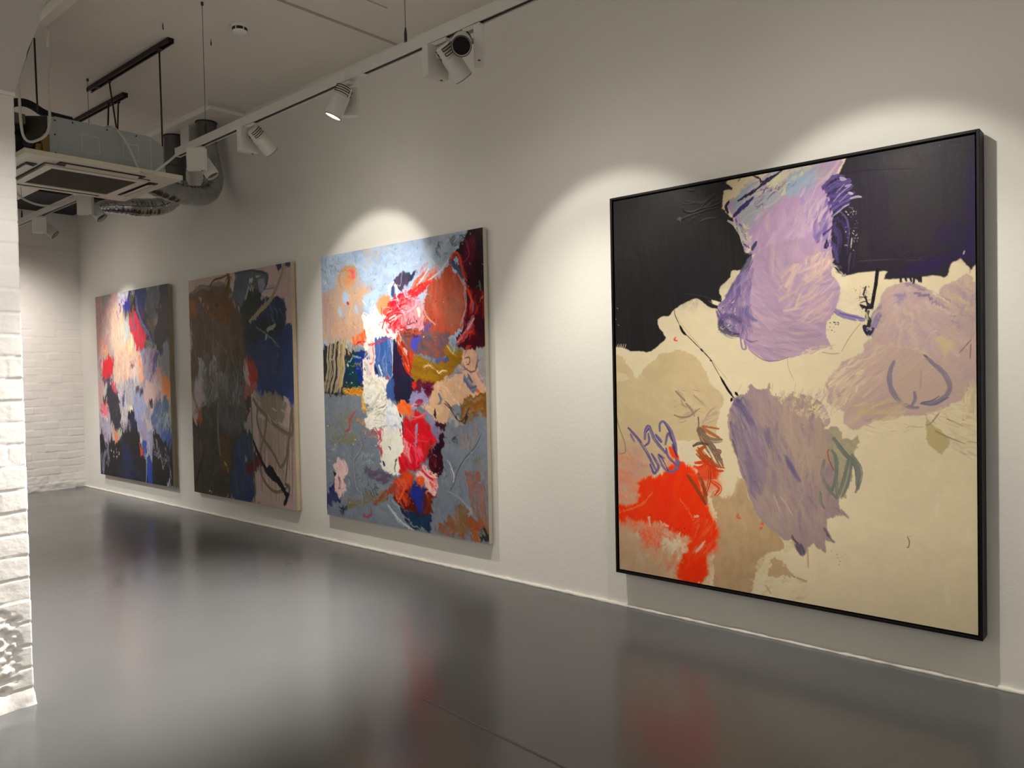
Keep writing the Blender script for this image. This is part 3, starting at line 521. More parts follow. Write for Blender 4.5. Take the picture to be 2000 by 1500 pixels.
    cv.dots(D((750, 700), (800, 700), (800, 730), (750, 730)), 4, .8, 1.4, [(220, 214, 196)])
    for p in (D((1320, 940), (1240, 920), (1150, 900), (1000, 880), (900, 920)), D((780, 780), (830, 860), (900, 910)), D((1330, 950), (1400, 1000))): cv.stroke(p, 6, (212, 194, 152), .6, (200, 178, 150), .35)
    cv.poly(D((1480, 800), (1530, 780), (1600, 850), (1540, 960), (1500, 1020)), (204, 186, 140), .8, 4, soft=2)
    cv.smear(-45, 7, 1.5, 14, region=rf, curl=1.2)
    G1, G2 = (128, 118, 130), (154, 140, 142)
    cv.stroke(D((1030, 1030), (990, 1130), (990, 1250), (1030, 1350), (1100, 1430), (1190, 1475), (1260, 1480)), 9.5, G1, .95, G2, .05, taper=.5)
    cv.stroke(D((1330, 970), (1400, 1040), (1500, 1130), (1560, 1220), (1570, 1300), (1520, 1380), (1420, 1430), (1300, 1440)), 9.5, G1, .95, G2, .08, taper=.6)
    cv.stroke(D((1230, 1330), (1235, 1400), (1205, 1460)), 6, G1, .9, G2); cv.stroke(D((1300, 1430), (1400, 1410), (1470, 1370)), 2, (90, 78, 92), .8)
    cv.stroke(D((1290, 1440), (1420, 1450), (1560, 1380)), 4, (120, 108, 134), .8); cv.stroke(D((1295, 1120), (1285, 1300)), 4, (176, 152, 138), .6)
    for p in (D((1670, 940), (1780, 820)), D((1780, 860), (1770, 1000)), D((1320, 965), (1355, 990)), D((1725, 1335), (1745, 1300))): cv.stroke(p, 1.6, (104, 88, 80), .8)
    # cream knife marks lower right of the form, tan leaf
    cv.scrub(D((1720, 1230), (1845, 1230), (1845, 1600), (1600, 1560), (1700, 1420)), 40, -70, 34, 7, [(222, 208, 166), (212, 196, 156), (196, 174, 146), (204, 186, 150)], .75, .4)
    cv.scrub(F((690, 120), (950, 60), (950, 340), (900, 340), (800, 250)), 60, 22, 40, 6, [(216, 200, 158), (206, 188, 148), (194, 172, 142), (222, 208, 168)], .7, .42, jit=18)
    cv.poly(F((692, 130), (700, 200), (700, 270), (735, 300), (770, 330), (790, 300), (820, 270), (770, 210), (720, 170)), (184, 168, 118), .9, 2)
    for p in (F((740, 210), (800, 240), (890, 275)), F((800, 150), (880, 185)), F((830, 295), (890, 330), (930, 355)), F((760, 120), (720, 170), (700, 180))): cv.stroke(p, 3, (150, 130, 106), .8, dry=.3)
    cv.scrub(F((380, 175), (690, 150), (690, 215), (400, 230)), 26, 5, 34, 3, [(214, 198, 154), (190, 172, 134), (226, 212, 172)], .7, .45, jit=14)
    cv.scrub(F((300, 60), (600, 60), (560, 140), (380, 160)), 30, -25, 60, 9, [(188, 164, 146), (178, 154, 142), (204, 188, 130)], .6, .35)
    # lower mauve form
    lo = Cc((1270, 1400), (1320, 1370), (1400, 1340), (1440, 1240), (1480, 1290), (1580, 1290), (1620, 1240), (1630, 1350), (1740, 1370), (1900, 1350), (2000, 1370), (2120, 1440), (2060, 1540), (2140, 1620), (2240, 1760), (2240, 1900), (2300, 2000), (2300, 2400), (2340, 2500), (2400, 2560), (2320, 2540), (2180, 2560), (2180, 2680), (2260, 2800), (2170, 2780), (2160, 2900), (2060, 2820), (1990, 2840), (1930, 2920), (1880, 2860), (1840, 2760), (1770, 2770), (1640, 2670), (1500, 2540), (1440, 2420), (1390, 2230), (1300, 2010), (1240, 1820), (1210, 1650), (1220, 1500))
    cv.poly(lo, (160, 140, 146), 1, 2.5, col2=(168, 148, 144), mot=.9)
    def fl(x, y): return 58+ (x-1440)*.12 - max(0, y-950)*.06 + 10
    cv.scrub(lo, 260, fl, 80, 9, [(160, 140, 148), (150, 130, 146), (170, 150, 148), (142, 124, 142), (178, 156, 146), (164, 144, 140)], .6, .35, jit=10)
    cv.scrub(Cc((1230, 1480), (1400, 1400), (1600, 1900), (1500, 2400), (1300, 1950)), 70, 66, 70, 9, [(132, 114, 146), (148, 130, 152), (118, 102, 136), (160, 142, 152)], .65, .35, jit=10)
    cv.scrub(Cc((1800, 1400), (2140, 1450), (2240, 1900), (2000, 2300), (1800, 1900)), 60, 88, 70, 9, [(176, 154, 144), (182, 160, 148), (168, 148, 144)], .55, .35, jit=12)
    cv.scrub(Cc((1640, 1330), (2000, 1340), (2150, 1560), (1900, 1560), (1700, 1420)), 70, -50, 14, 4, [(222, 204, 164), (212, 190, 156), (180, 156, 148)], .8, .45)
    for p, w, c in ((Cc((1280, 1400), (1330, 1460), (1420, 1620)), 12, (82, 68, 112)), (Cc((1300, 1400), (1280, 1440), (1350, 1390)), 8, (70, 60, 96)), (E((960, 20), (1030, 90), (1080, 170)), 13, (96, 80, 128)), (E((1200, 220), (1215, 350)), 12, (104, 88, 136)), (E((1330, 410), (1370, 500), (1430, 590)), 8, (92, 78, 132)), (E((1280, 420), (1300, 460)), 6, (112, 96, 140)), (F((0, 370), (50, 455)), 9, (92, 78, 132)), (E((930, 170), (945, 260), (970, 340)), 5, (88, 76, 116)), (E((940, 300), (980, 420)), 4, (70, 58, 92)), (E((990, 450), (1050, 640)), 3, (98, 86, 120)), (E((1380, 1010), (1410, 1080), (1440, 1130)), 8, (60, 48, 76)), (E((1400, 1040), (1450, 1100), (1440, 1120)), 9, (66, 54, 84)), (F((60, 780), (75, 830)), 7, (58, 46, 76)), (F((180, 700), (205, 740)), 6, (80, 66, 100)), (F((190, 730), (230, 772)), 3, (80, 68, 92)), (F((240, 595), (300, 650)), 5, (128, 112, 128)), (F((100, 540), (140, 600)), 5, (122, 104, 136)), (E((1240, 700), (1290, 820)), 5, (196, 168, 156)), (E((1290, 700), (1380, 850)), 3, (200, 174, 156)), (E((1100, 800), (1180, 900), (1320, 1010)), 5, (146, 136, 136))):
        cv.stroke(p, w, c, .75, tuple(int(v*.55+75) for v in c), .2, soft=.8)
    cv.scrub(E((1320, 1030), (1400, 1040), (1400, 1100), (1320, 1120)), 16, -10, 20, 6, [(214, 196, 156), (206, 188, 150)], .8, .4)
    cv.scrub(F((0, 30), (60, 20), (160, 60), (260, 180), (210, 240), (130, 90)), 30, -60, 16, 4, [(226, 210, 170), (216, 198, 160)], .85, .4)
    cv.smear(64, 7, 1.5, 18, region=lo, curl=1.5)
    cv.tone(lo, (1.0, 1.0, .92))
    # grey green leaf strokes
    g1, g2 = (138, 136, 118), (104, 112, 104)
    cv.poly(F((215, 180), (250, 190), (280, 250), (345, 240), (355, 250), (330, 360), (290, 540), (255, 530), (230, 400), (200, 300)), (166, 156, 126), .9, 3, col2=(150, 142, 122))
    for p, w in ((F((230, 250), (280, 320), (340, 390), (350, 500)), 9), (F((320, 330), (360, 390), (365, 450), (340, 520)), 6), (F((310, 360), (290, 460), (265, 530)), 15), (F((180, 360), (170, 420), (190, 490), (240, 550)), 7), (F((160, 520), (165, 570), (180, 600)), 6), (F((220, 310), (240, 350), (240, 440), (220, 510)), 7), (F((245, 380), (240, 460), (250, 550)), 6), (F((200, 480), (215, 520), (245, 550)), 5)):
        cv.stroke(p, w, g1, .9, g2, .12)
    cv.stroke(F((205, 305), (197, 320), (210, 370), (230, 410)), 2, (150, 76, 50), .9)
    for p in (F((600, 745), (610, 770), (605, 797), (597, 798)),): cv.stroke(p, 1.5, (84, 72, 58), .95)
    cv.stroke(F((598, 743), (620, 742)), .8, (150, 132, 104), .6)
    for p, w in ((F((755, 530), (745, 640)), 7), (F((800, 990), (805, 1080)), 10), (F((905, 690), (910, 760)), 4), (F((730, 870), (725, 920)), 4)): cv.stroke(p, w, (226, 214, 186), .35, hgt=0)
    cv.dots(F((200, 800), (300, 800), (300, 890), (230, 890)), 6, .4, .9, [(110, 96, 76)])
    # thin black line and red fleck
    for p, w in ((Cc((688, 525), (695, 580), (740, 680)), 1.4), (Cc((740, 680), (770, 740), (800, 772)), 5), (Cc((800, 765), (940, 905)), 1.4), (Cc((940, 905), (968, 935)), 3), (Cc((965, 930), (1040, 1010), (1050, 1030)), 1.8), (Cc((1035, 1015), (1055, 1028)), 3.2), (Cc((1050, 1030), (1135, 1180)), 1), (Cc((1135, 1180), (1200, 1290), (1265, 1385)), 4.5), (Cc((1250, 1385), (1240, 1420)), 5), (Cc((1280, 1330), (1305, 1362)), 5)):
        cv.stroke(p, w, (30, 27, 28), 1, taper=.6)
    cv.stroke(Cc((720, 590), (760, 670), (1000, 960), (1200, 1200)), 1, (160, 144, 110), .7); cv.stroke(Cc((1790, 1000), (1800, 1090), (1855, 1220)), 1, (150, 134, 104), .7)
    for p in (Cc((1300, 1340), (1350, 1240)), Cc((1650, 1240), (1640, 1320)), Cc((1720, 1300), (1725, 1360)), Cc((1870, 1230), (1860, 1340))): cv.stroke(p, .9, (160, 142, 116), .6)
    cv.stroke(Cc((700, 795), (685, 820), (715, 828)), 3, (224, 70, 50), .95)
    cv.scrub(Cc((680, 1250), (1060, 1280), (1000, 1500), (700, 1480)), 16, 40, 30, 3, [(176, 150, 122), (190, 166, 130), (160, 134, 112)], .6, .4)
    cv.stroke(Cc((700, 1320), (790, 1415)), 4, (140, 116, 100), .8)
    cv.flecks(300, 8, 1.0, 10, (.9, 1, 1.06)); cv.punch(1.06, 1.06, 130)
def paint_red(cv):
    """pale blue and grey ground with red, orange and white impasto"""
    G = lambda *p: Z(610, 430, .22672, p); H = lambda *p: Z(610, 740, .22672, p)
    S = cv.scrub; P = cv.poly; T = cv.stroke
    P([(600, 430), (980, 430), (980, 1090), (600, 1090)], (122, 130, 140), 1, sm=0, col2=(112, 120, 132))
    P(G((40, 280), (1500, 30), (1500, 1100), (1000, 1000), (40, 1080)), (164, 182, 208), 1, 4, soft=8, col2=(150, 166, 190))
    S(G((70, 310), (1200, 110), (1100, 420), (700, 480), (420, 620), (80, 640)), 120, 20, 26, 6, [(168, 186, 212), (156, 174, 200), (174, 188, 206), (150, 164, 182), (178, 186, 192)], .5, .3, jit=60)
    S(G((75, 340), (240, 330), (220, 480), (80, 600)), 40, 60, 20, 3, [(140, 150, 158), (168, 178, 186), (120, 128, 134), (176, 184, 190)], .6, .3, jit=50)
    S(G((440, 250), (660, 230), (620, 330), (520, 380), (400, 560), (560, 640), (430, 640)), 36, 70, 18, 5, [(186, 172, 156), (172, 166, 160), (192, 170, 146)], .55, .4, jit=50)
    P(G((950, 160), (1180, 120), (1220, 260), (1160, 380), (1060, 400), (980, 300)), (136, 146, 156), .9, 3, soft=4, col2=(158, 168, 178))
    T(G((965, 180), (975, 260), (1040, 370), (1100, 400)), 2, (178, 180, 176), .8)
    S(G((1170, 140), (1330, 110), (1320, 190), (1220, 240)), 26, -20, 16, 4, [(110, 116, 112), (70, 74, 72), (136, 140, 134)], .8, .3)
    S(G((1060, 190), (1120, 190), (1110, 330), (1070, 330)), 16, 80, 10, 2, [(60, 66, 84), (100, 108, 120)], .8, .3)
    # tan figure at the left
    P(G((90, 640), (190, 600), (225, 480), (300, 405), (380, 425), (410, 540), (540, 590), (440, 650), (450, 800), (480, 950), (440, 1050), (200, 1050), (95, 1010)), (196, 152, 118), .85, 4, soft=5, col2=(176, 156, 150))
    S(G((90, 640), (230, 600), (300, 800), (440, 900), (430, 1040), (95, 1010)), 70, 84, 36, 6, [(198, 150, 114), (182, 150, 132), (206, 160, 116), (176, 160, 156), (190, 140, 110)], .6, .3, jit=16)
    S(G((90, 640), (180, 640), (190, 900), (95, 960)), 24, 84, 40, 7, [(180, 150, 144), (170, 146, 142)], .6, .3, jit=8)
    P(G((290, 430), (370, 430), (380, 510), (330, 560), (270, 540)), (204, 142, 96), .85, 3, soft=3, col2=(190, 146, 108))
    T(G((240, 560), (230, 480), (300, 410), (380, 420)), 5, (190, 150, 110), .9, (160, 140, 120)); S(G((310, 440), (370, 440), (370, 510), (320, 510)), 14, 30, 10, 3, [(226, 104, 92), (230, 90, 60), (214, 120, 130)], .85, .2)
    P(G((250, 640), (280, 600), (310, 640), (315, 720), (285, 740), (260, 700)), (164, 184, 208), .95, 2); P(G((220, 780), (245, 760), (265, 820), (240, 850)), (166, 184, 206), .9, 2); P(G((370, 740), (400, 760), (395, 820), (360, 800)), (170, 182, 200), .8, 2)
    P(G((440, 640), (560, 600), (600, 640), (540, 760), (500, 800), (450, 760)), (168, 188, 214), .8, 3)
    for p in (G((300, 600), (340, 700), (310, 850), (380, 940)), G((390, 600), (350, 720), (390, 860), (370, 960)), G((210, 620), (190, 700), (250, 860))): T(p, 4, (206, 170, 130), .7, (170, 150, 140), .2)
    T(G((300, 715), (308, 735)), 5, (206, 40, 50), 1)
    S(G((340, 1000), (400, 1010), (470, 940), (480, 1000), (440, 1090), (350, 1090)), 34, 80, 18, 4, [(236, 104, 56), (226, 88, 44), (238, 130, 88)], .9, .15)
    T(G((370, 1080), (420, 1060), (480, 1040)), 2.4, (200, 30, 40), .95)
    # dark upright strokes and teal block
    P(G((98, 1060), (150, 1070), (240, 1060), (330, 1130), (480, 1140), (500, 1260), (440, 1470), (100, 1480)), (52, 50, 52), .95, 3, col2=(40, 40, 44))
    P(G((290, 1190), (400, 1130), (490, 1160), (500, 1280), (440, 1460), (290, 1440), (270, 1330)), (30, 66, 72), .95, 3, col2=(28, 50, 78))
    P(G((370, 1170), (440, 1140), (490, 1180), (480, 1260), (440, 1300), (440, 1390), (400, 1400), (375, 1300)), (40, 62, 150), .9, 3, col2=(30, 50, 110))
    for x, w in ((125, 5), (145, 4), (185, 7), (225, 9), (250, 8), (270, 5), (160, 3)):
        T(G((x+20, 1030), (x, 1180), (x+10, 1300), (x-30, 1480)), w, (176, 166, 138), .92, (150, 130, 100), .1)
    T(G((270, 1040), (265, 1200), (240, 1480)), 6, (170, 140, 92), .9)
    S(G((200, 1040), (450, 1060), (360, 1150), (200, 1130)), 30, 85, 14, 2.5, [(190, 160, 110), (206, 190, 150), (110, 90, 60), (170, 140, 90)], .8, .3)
    T(G((310, 1220), (350, 1170), (420, 1200)), 4, (150, 168, 190), .8); T(G((300, 1240), (310, 1260)), 5, (214, 210, 206), .9); T(G((330, 1260), (400, 1240), (430, 1300)), 3, (120, 124, 60), .8)
    cv.dots(G((280, 1200), (440, 1200), (440, 1440), (290, 1440)), 22, .5, 1.4, [(210, 180, 60), (180, 190, 200), (226, 120, 50), (40, 110, 110)])
    S(G((270, 1440), (450, 1440), (450, 1500), (270, 1500)), 24, 10, 14, 3, [(206, 176, 60), (226, 120, 50), (190, 170, 80)], .85, .2)
    # white column
    P(G((430, 850), (480, 830), (560, 750), (640, 830), (640, 900), (740, 940), (750, 1000), (620, 1020), (545, 1030), (545, 1400), (450, 1500), (440, 1250), (520, 1180), (440, 1090), (480, 1000)), (236, 228, 212), 1, 3, rough=2, col2=(222, 208, 204))
    S(G((440, 840), (640, 780), (740, 1000), (480, 1030)), 50, -55, 20, 5, [(244, 238, 224), (232, 222, 206), (238, 214, 196), (246, 242, 232)], .85, .15, jit=50, hgt=1)
    for p in (G((490, 860), (500, 760), (530, 700)), G((450, 900), (430, 840), (460, 820)), G((470, 900), (500, 850), (520, 880)), G((520, 840), (540, 740))): T(p, 2, (240, 234, 222), .9, hgt=1)
    S(G((450, 1040), (545, 1040), (545, 1400), (460, 1400)), 40, 86, 30, 5, [(222, 206, 204), (206, 186, 190), (232, 222, 214), (214, 160, 160)], .8, .25, jit=12)
    T(G((520, 1050), (530, 1180), (500, 1250)), 3, (206, 70, 80), .8); T(G((460, 1260), (480, 1270), (480, 1330)), 8, (190, 190, 196), .9); T(G((455, 1290), (462, 1310)), 3, (50, 50, 70), .9)
    # blue upright with navy side
    P(G((540, 1025), (690, 1020), (700, 1200), (690, 1480), (640, 1500), (640, 1340), (550, 1370)), (62, 92, 152), 1, 2, col2=(84, 112, 170), streak=88)
    S(G((545, 1040), (690, 1030), (690, 1480), (560, 1360)), 34, 86, 40, 5, [(70, 100, 160), (54, 84, 144), (110, 136, 186), (150, 164, 196)], .6, .35, jit=14)
    T(G((675, 1000), (690, 1200), (690, 1480)), 3, (206, 206, 214), .8); T(G((575, 1250), (600, 1330)), 2.4, (226, 222, 214), .95)
    P(G((535, 1240), (560, 1280), (565, 1360), (545, 1370)), (40, 48, 90), .9, 1)
    P(G((690, 1010), (720, 1040), (760, 1120), (790, 1250), (860, 1380), (860, 1500), (700, 1500)), (44, 40, 66), 1, 3, col2=(64, 34, 56))
    S(G((700, 1100), (850, 1380), (860, 1500), (700, 1500)), 30, 70, 24, 5, [(40, 44, 76), (70, 30, 50), (34, 40, 64), (84, 44, 70)], .8, .2)
    # orange edge
    for p, w, c in ((G((740, 1000), (760, 1080), (800, 1140), (830, 1280)), 22, (176, 66, 42)), (G((830, 1020), (850, 1120), (860, 1260)), 14, (214, 70, 40)), (G((780, 1200), (810, 1280), (850, 1320)), 10, (206, 62, 40)), (G((740, 1100), (770, 1150)), 12, (150, 50, 36)), (G((640, 1330), (660, 1380)), 4, (216, 70, 50))):
        T(p, w, c, .92, tuple(int(v*.75) for v in c), .1, hgt=1)
    P(G((720, 1010), (760, 1000), (770, 1050), (740, 1070)), (196, 176, 160), .9, 2); P(G((780, 1120), (820, 1110), (815, 1170), (790, 1170)), (190, 180, 176), .9, 2)
    # dark corner and maroon edge, right
    P(G((1200, 290), (1300, 190), (1340, 110), (1470, 60), (1500, 560), (1500, 1100), (1400, 1110), (1290, 1110), (1240, 1060), (1300, 900), (1330, 700), (1320, 520), (1290, 360)), (38, 28, 32), 1, 3, col2=(56, 26, 36))
    P(G((1340, 150), (1400, 140), (1400, 300), (1360, 500), (1310, 460), (1290, 340)), (92, 28, 46), .95, 3, col2=(70, 24, 40))
    P(G((1330, 620), (1440, 600), (1490, 700), (1495, 1090), (1300, 1110), (1260, 1040), (1310, 860)), (92, 22, 34), .95, 3, col2=(60, 22, 36))
    S(G((1320, 600), (1400, 560), (1440, 800), (1380, 1000), (1270, 1080), (1300, 880)), 44, 100, 24, 4, [(150, 30, 36), (96, 20, 40), (176, 60, 50), (60, 16, 30), (200, 60, 40)], .85, .25, jit=30, hgt=1)
    for p, w, c in ((G((1320, 560), (1360, 660), (1380, 740), (1360, 800)), 8, (206, 60, 40)), (G((1460, 640), (1475, 840)), 9, (176, 48, 34)), (G((1390, 840), (1340, 940), (1260, 1060)), 12, (196, 130, 140)), (G((1360, 680), (1390, 740), (1380, 800)), 6, (170, 130, 150)), (G((1280, 1060), (1330, 960), (1390, 980)), 6, (210, 60, 50)), (G((1440, 540), (1450, 620)), 5, (130, 140, 140)), (G((1330, 1090), (1360, 1080)), 9, (230, 80, 40))):
        T(p, w, c, .85, tuple(int(v*.7) for v in c), .15, hgt=1)
    cv.dots(G((1290, 120), (1460, 100), (1470, 700), (1340, 800)), 16, .6, 1.6, [(226, 220, 214), (150, 60, 60), (190, 180, 180)])
    # big red-brown oval
    P(G((960, 700), (990, 560), (1080, 480), (1180, 420), (1260, 470), (1310, 580), (1320, 740), (1290, 880), (1240, 960), (1160, 1000), (1050, 980), (960, 940), (950, 820)), (168, 84, 64), 1, 3, col2=(156, 74, 56), streak=80)
    P(G((1160, 600), (1300, 560), (1310, 780), (1260, 900), (1180, 920)), (152, 106, 92), .8, 5, soft=8, col2=(172, 98, 74))
    S(G((970, 600), (1180, 440), (1300, 600), (1280, 860), (1000, 900)), 60, 82, 44, 7, [(172, 88, 66), (156, 74, 56), (150, 104, 90), (182, 98, 74), (140, 96, 84)], .5, .35, jit=14)
    T(G((1260, 480), (1310, 600), (1320, 740), (1270, 900)), 3, (176, 140, 136), .8); T(G((960, 640), (965, 760), (1000, 840), (1060, 900)), 4, (196, 150, 140), .6, dry=.3)
    S(G((840, 560), (1040, 400), (1080, 470), (980, 560), (900, 640)), 50, -42, 40, 5, [(206, 86, 52), (190, 74, 46), (222, 110, 70), (168, 150, 160)], .85, .2, jit=8, hgt=1)
    for p in (G((900, 560), (1000, 460), (1080, 420)), G((940, 600), (1060, 500), (1180, 400))): T(p, 5, (174, 178, 188), .8, (150, 140, 150), .25)
    S(G((880, 400), (1180, 330), (1160, 400), (900, 500)), 30, -48, 18, 2, [(180, 120, 120), (170, 180, 196), (200, 90, 80)], .7, .3)
    T(G((1180, 380), (1230, 300), (1270, 320), (1290, 420), (1330, 500)), 9, (176, 70, 46), .9, (120, 44, 40)); T(G((1190, 360), (1260, 420), (1300, 490)), 14, (84, 82, 104), .95, (60, 58, 80), .1)
    # navy peak, white loop
    P(G((700, 545), (740, 480), (775, 445), (830, 470), (885, 435), (850, 510), (770, 590), (730, 570)), (54, 58, 80), 1, 2, col2=(84, 70, 90))
    T(G((720, 560), (770, 520), (775, 450)), 1.6, (190, 190, 196), .8); T(G((665, 640), (662, 580), (690, 556), (728, 575), (724, 640)), 4.5, (232, 228, 220), 1, (206, 206, 210)); P(G((674, 600), (690, 575), (712, 590), (708, 650), (684, 640)), (70, 80, 110), 1, 1.5)
    # crimson heart
    P(G((590, 700), (640, 650), (700, 690), (660, 760), (590, 810), (560, 760)), (216, 132, 84), .9, 3, col2=(226, 150, 110))
    P(G((720, 630), (780, 620), (850, 640), (905, 600), (880, 700), (840, 760), (800, 800), (800, 950), (740, 950), (690, 910), (640, 860), (600, 780), (690, 750)), (214, 40, 58), 1, 3, rough=2, col2=(206, 70, 90))
    S(G((600, 780), (720, 640), (900, 600), (800, 800), (780, 960), (690, 900)), 60, -55, 22, 5, [(224, 30, 50), (206, 60, 80), (230, 80, 60), (200, 110, 124), (190, 30, 50)], .85, .15, jit=40, hgt=1.2)
    P(G((780, 790), (900, 690), (945, 760), (940, 930), (800, 920), (760, 850)), (206, 140, 146), .85, 4, soft=2, col2=(190, 110, 116))
    S(G((770, 650), (930, 660), (940, 920), (780, 900)), 44, -30, 20, 4, [(214, 150, 158), (196, 120, 132), (200, 170, 184), (206, 90, 100)], .75, .25, jit=50, hgt=1)
    S(G((880, 560), (1050, 500), (900, 640), (800, 640)), 16, -35, 24, 3.5, [(220, 40, 50), (206, 50, 50)], .9, .1, hgt=1)
    cv.dots(G((790, 820), (940, 820), (930, 990), (790, 960)), 40, .4, 1.2, [(90, 40, 40), (120, 50, 50), (60, 30, 40)])
    S(G((640, 880), (760, 940), (720, 990), (620, 960)), 20, 70, 12, 3, [(206, 40, 60), (224, 90, 110), (236, 220, 210)], .85, .2)
    S(G((600, 770), (680, 760), (690, 830), (620, 820)), 16, 20, 12, 3, [(206, 72, 44), (226, 100, 70), (240, 210, 190)], .9, .1)
    T(G((905, 760), (925, 800)), 9, (226, 210, 190), .9); T(G((800, 590), (830, 660)), 6, (190, 170, 190), .8)
    for p in (G((570, 910), (640, 860), (690, 760)), G((600, 940), (620, 860)), G((690, 1000), (560, 1060), (480, 1070))): T(p, 2.2, (200, 40, 60), .85)
    # underside of the oval, ochre mass
    P(G((800, 960), (940, 930), (1060, 980), (1150, 940), (1180, 1010), (1140, 1160), (1060, 1200), (960, 1150), (860, 1140), (760, 1000)), (150, 76, 58), .95, 4, col2=(96, 84, 96))
    S(G((900, 980), (1150, 960), (1140, 1160), (960, 1150)), 50, 60, 22, 5, [(90, 88, 104), (110, 96, 96), (160, 76, 56), (80, 76, 90), (120, 84, 80)], .8, .25, jit=50)
    P(G((850, 1000), (930, 970), (920, 1060), (890, 1130), (840, 1070)), (70, 78, 176), .95, 2, col2=(90, 80, 150)); S(G((940, 900), (1030, 870), (1000, 960), (940, 960)), 10, -60, 16, 6, [(110, 84, 130), (90, 80, 140)], .8, .2)
    S(G((780, 940), (940, 930), (900, 1010), (800, 1000)), 24, 10, 16, 3, [(110, 50, 44), (80, 44, 44), (190, 80, 60)], .8, .2)
    P(G((868, 1150), (960, 1190), (1060, 1240), (1150, 1180), (1130, 1100), (1160, 1060), (1210, 1140), (1270, 1110), (1285, 1200), (1200, 1310), (1130, 1390), (1040, 1420), (865, 1370)), (142, 106, 34), 1, 2.5, col2=(130, 94, 30), streak=15)
    S(G((870, 1160), (1060, 1240), (1280, 1150), (1130, 1390), (870, 1360)), 40, 15, 34, 6, [(146, 110, 36), (128, 94, 30), (156, 120, 44)], .6, .3, jit=14, hgt=.8)
    for p in (G((960, 1270), (1010, 1250), (1050, 1270)), G((1070, 1300), (1110, 1310), (1160, 1300)), G((1160, 1080), (1210, 1140), (1240, 1150)), G((1180, 1060), (1230, 1120))): T(p, 4, (200, 184, 140), .85, (150, 124, 60), .2)
    P(G((1060, 1210), (1110, 1190), (1160, 1170), (1170, 1210), (1110, 1230), (1080, 1250)), (76, 84, 130), .9, 2)
    # peach figure right
    P(G((1060, 1500), (1050, 1440), (1130, 1390), (1190, 1330), (1290, 1310), (1280, 1160), (1330, 1120), (1410, 1120), (1430, 1290), (1480, 1400), (1495, 1520), (1060, 1520)), (206, 168, 144), 1, 3, col2=(194, 156, 134))
    P(G((1410, 1110), (1495, 1090), (1495, 1420), (1450, 1330), (1420, 1230)), (146, 144, 148), 1, 3, col2=(160, 156, 158))
    S(G((1180, 1340), (1400, 1130), (1440, 1400), (1100, 1480)), 30, 70, 26, 5, [(210, 174, 150), (196, 158, 136), (180, 150, 136)], .6, .3)
    for p, w, c in ((G((1160, 1370), (1220, 1320), (1290, 1310)), 6, (100, 112, 140)), (G((1290, 1240), (1320, 1290), (1400, 1300), (1430, 1180)), 2.4, (100, 84, 90)), (G((1310, 1190), (1350, 1180), (1350, 1230), (1320, 1230)), 2, (120, 80, 70)), (G((1310, 1370), (1400, 1450)), 12, (96, 104, 128)), (G((1340, 1340), (1420, 1420)), 5, (84, 92, 120)), (G((1180, 1400), (1260, 1400), (1270, 1480)), 1.6, (130, 96, 84)), (G((1420, 1320), (1470, 1400)), 6, (150, 130, 130))):
        T(p, w, c, .85, tuple(int(v*.8+30) for v in c), .15)
    # ---------------- lower half
    S([(632, 760), (830, 760), (760, 1000), (640, 1010)], 150, 70, 34, 7, [(120, 130, 142), (108, 116, 128), (130, 138, 148), (112, 114, 116), (124, 132, 138)], .5, .3, jit=60)
    S([(860, 800), (955, 800), (955, 1060), (840, 1050)], 110, 100, 40, 7, [(118, 126, 138), (106, 112, 124), (128, 134, 144), (120, 112, 118)], .5, .3, jit=40)
    S(H((110, 180), (400, 300), (360, 560), (120, 560)), 60, 80, 26, 6, [(122, 122, 104), (114, 116, 108), (132, 126, 96), (128, 134, 138)], .5, .35, jit=40)
    S(H((120, 490), (420, 490), (410, 560), (130, 560)), 18, 0, 30, 6, [(126, 120, 88), (118, 116, 96)], .6, .35)
    S(H((270, 80), (460, 100), (470, 180), (420, 150), (280, 130)), 26, 12, 16, 4, [(214, 150, 40), (206, 176, 70), (190, 120, 50), (220, 110, 50)], .85, .25)
    S(H((420, 150), (480, 200), (470, 320), (430, 300)), 14, 85, 16, 5, [(206, 160, 70), (196, 130, 80), (214, 180, 110)], .8, .25)
    S(H((380, 350), (480, 350), (470, 400), (400, 400)), 10, 0, 14, 5, [(196, 130, 80), (186, 140, 110)], .7, .3)
    T(H((375, 270), (330, 350), (320, 420), (290, 450)), 2.6, (170, 60, 70), .9); T(H((380, 280), (370, 300)), 2, (200, 60, 60), .9)
    wc = H((450, 20), (550, -40), (640, 0), (640, 160), (720, 230), (790, 330), (785, 470), (800, 600), (745, 785), (690, 800), (610, 790), (590, 620), (560, 480), (470, 430), (480, 300), (520, 260), (450, 200))
    P(wc, (226, 222, 214), 1, 2.5, rough=2, col2=(212, 208, 204))
    S(H((450, 20), (640, -20), (640, 260), (560, 440), (470, 430), (470, 200)), 70, lambda x, y: -25 if x < 740 else 60, 18, 6, [(232, 228, 220), (214, 206, 198), (240, 238, 232), (190, 184, 178), (200, 190, 160)], .85, .15, jit=40, hgt=1.4)
    S(H((630, 170), (720, 240), (780, 340), (770, 440), (640, 420)), 36, 60, 18, 6, [(206, 212, 222), (228, 226, 222), (190, 200, 216)], .8, .2, jit=30, hgt=1)
    P(H((600, 480), (770, 480), (790, 600), (740, 780), (690, 795), (625, 785), (600, 620)), (228, 226, 214), .9, 2, col2=(216, 214, 200))
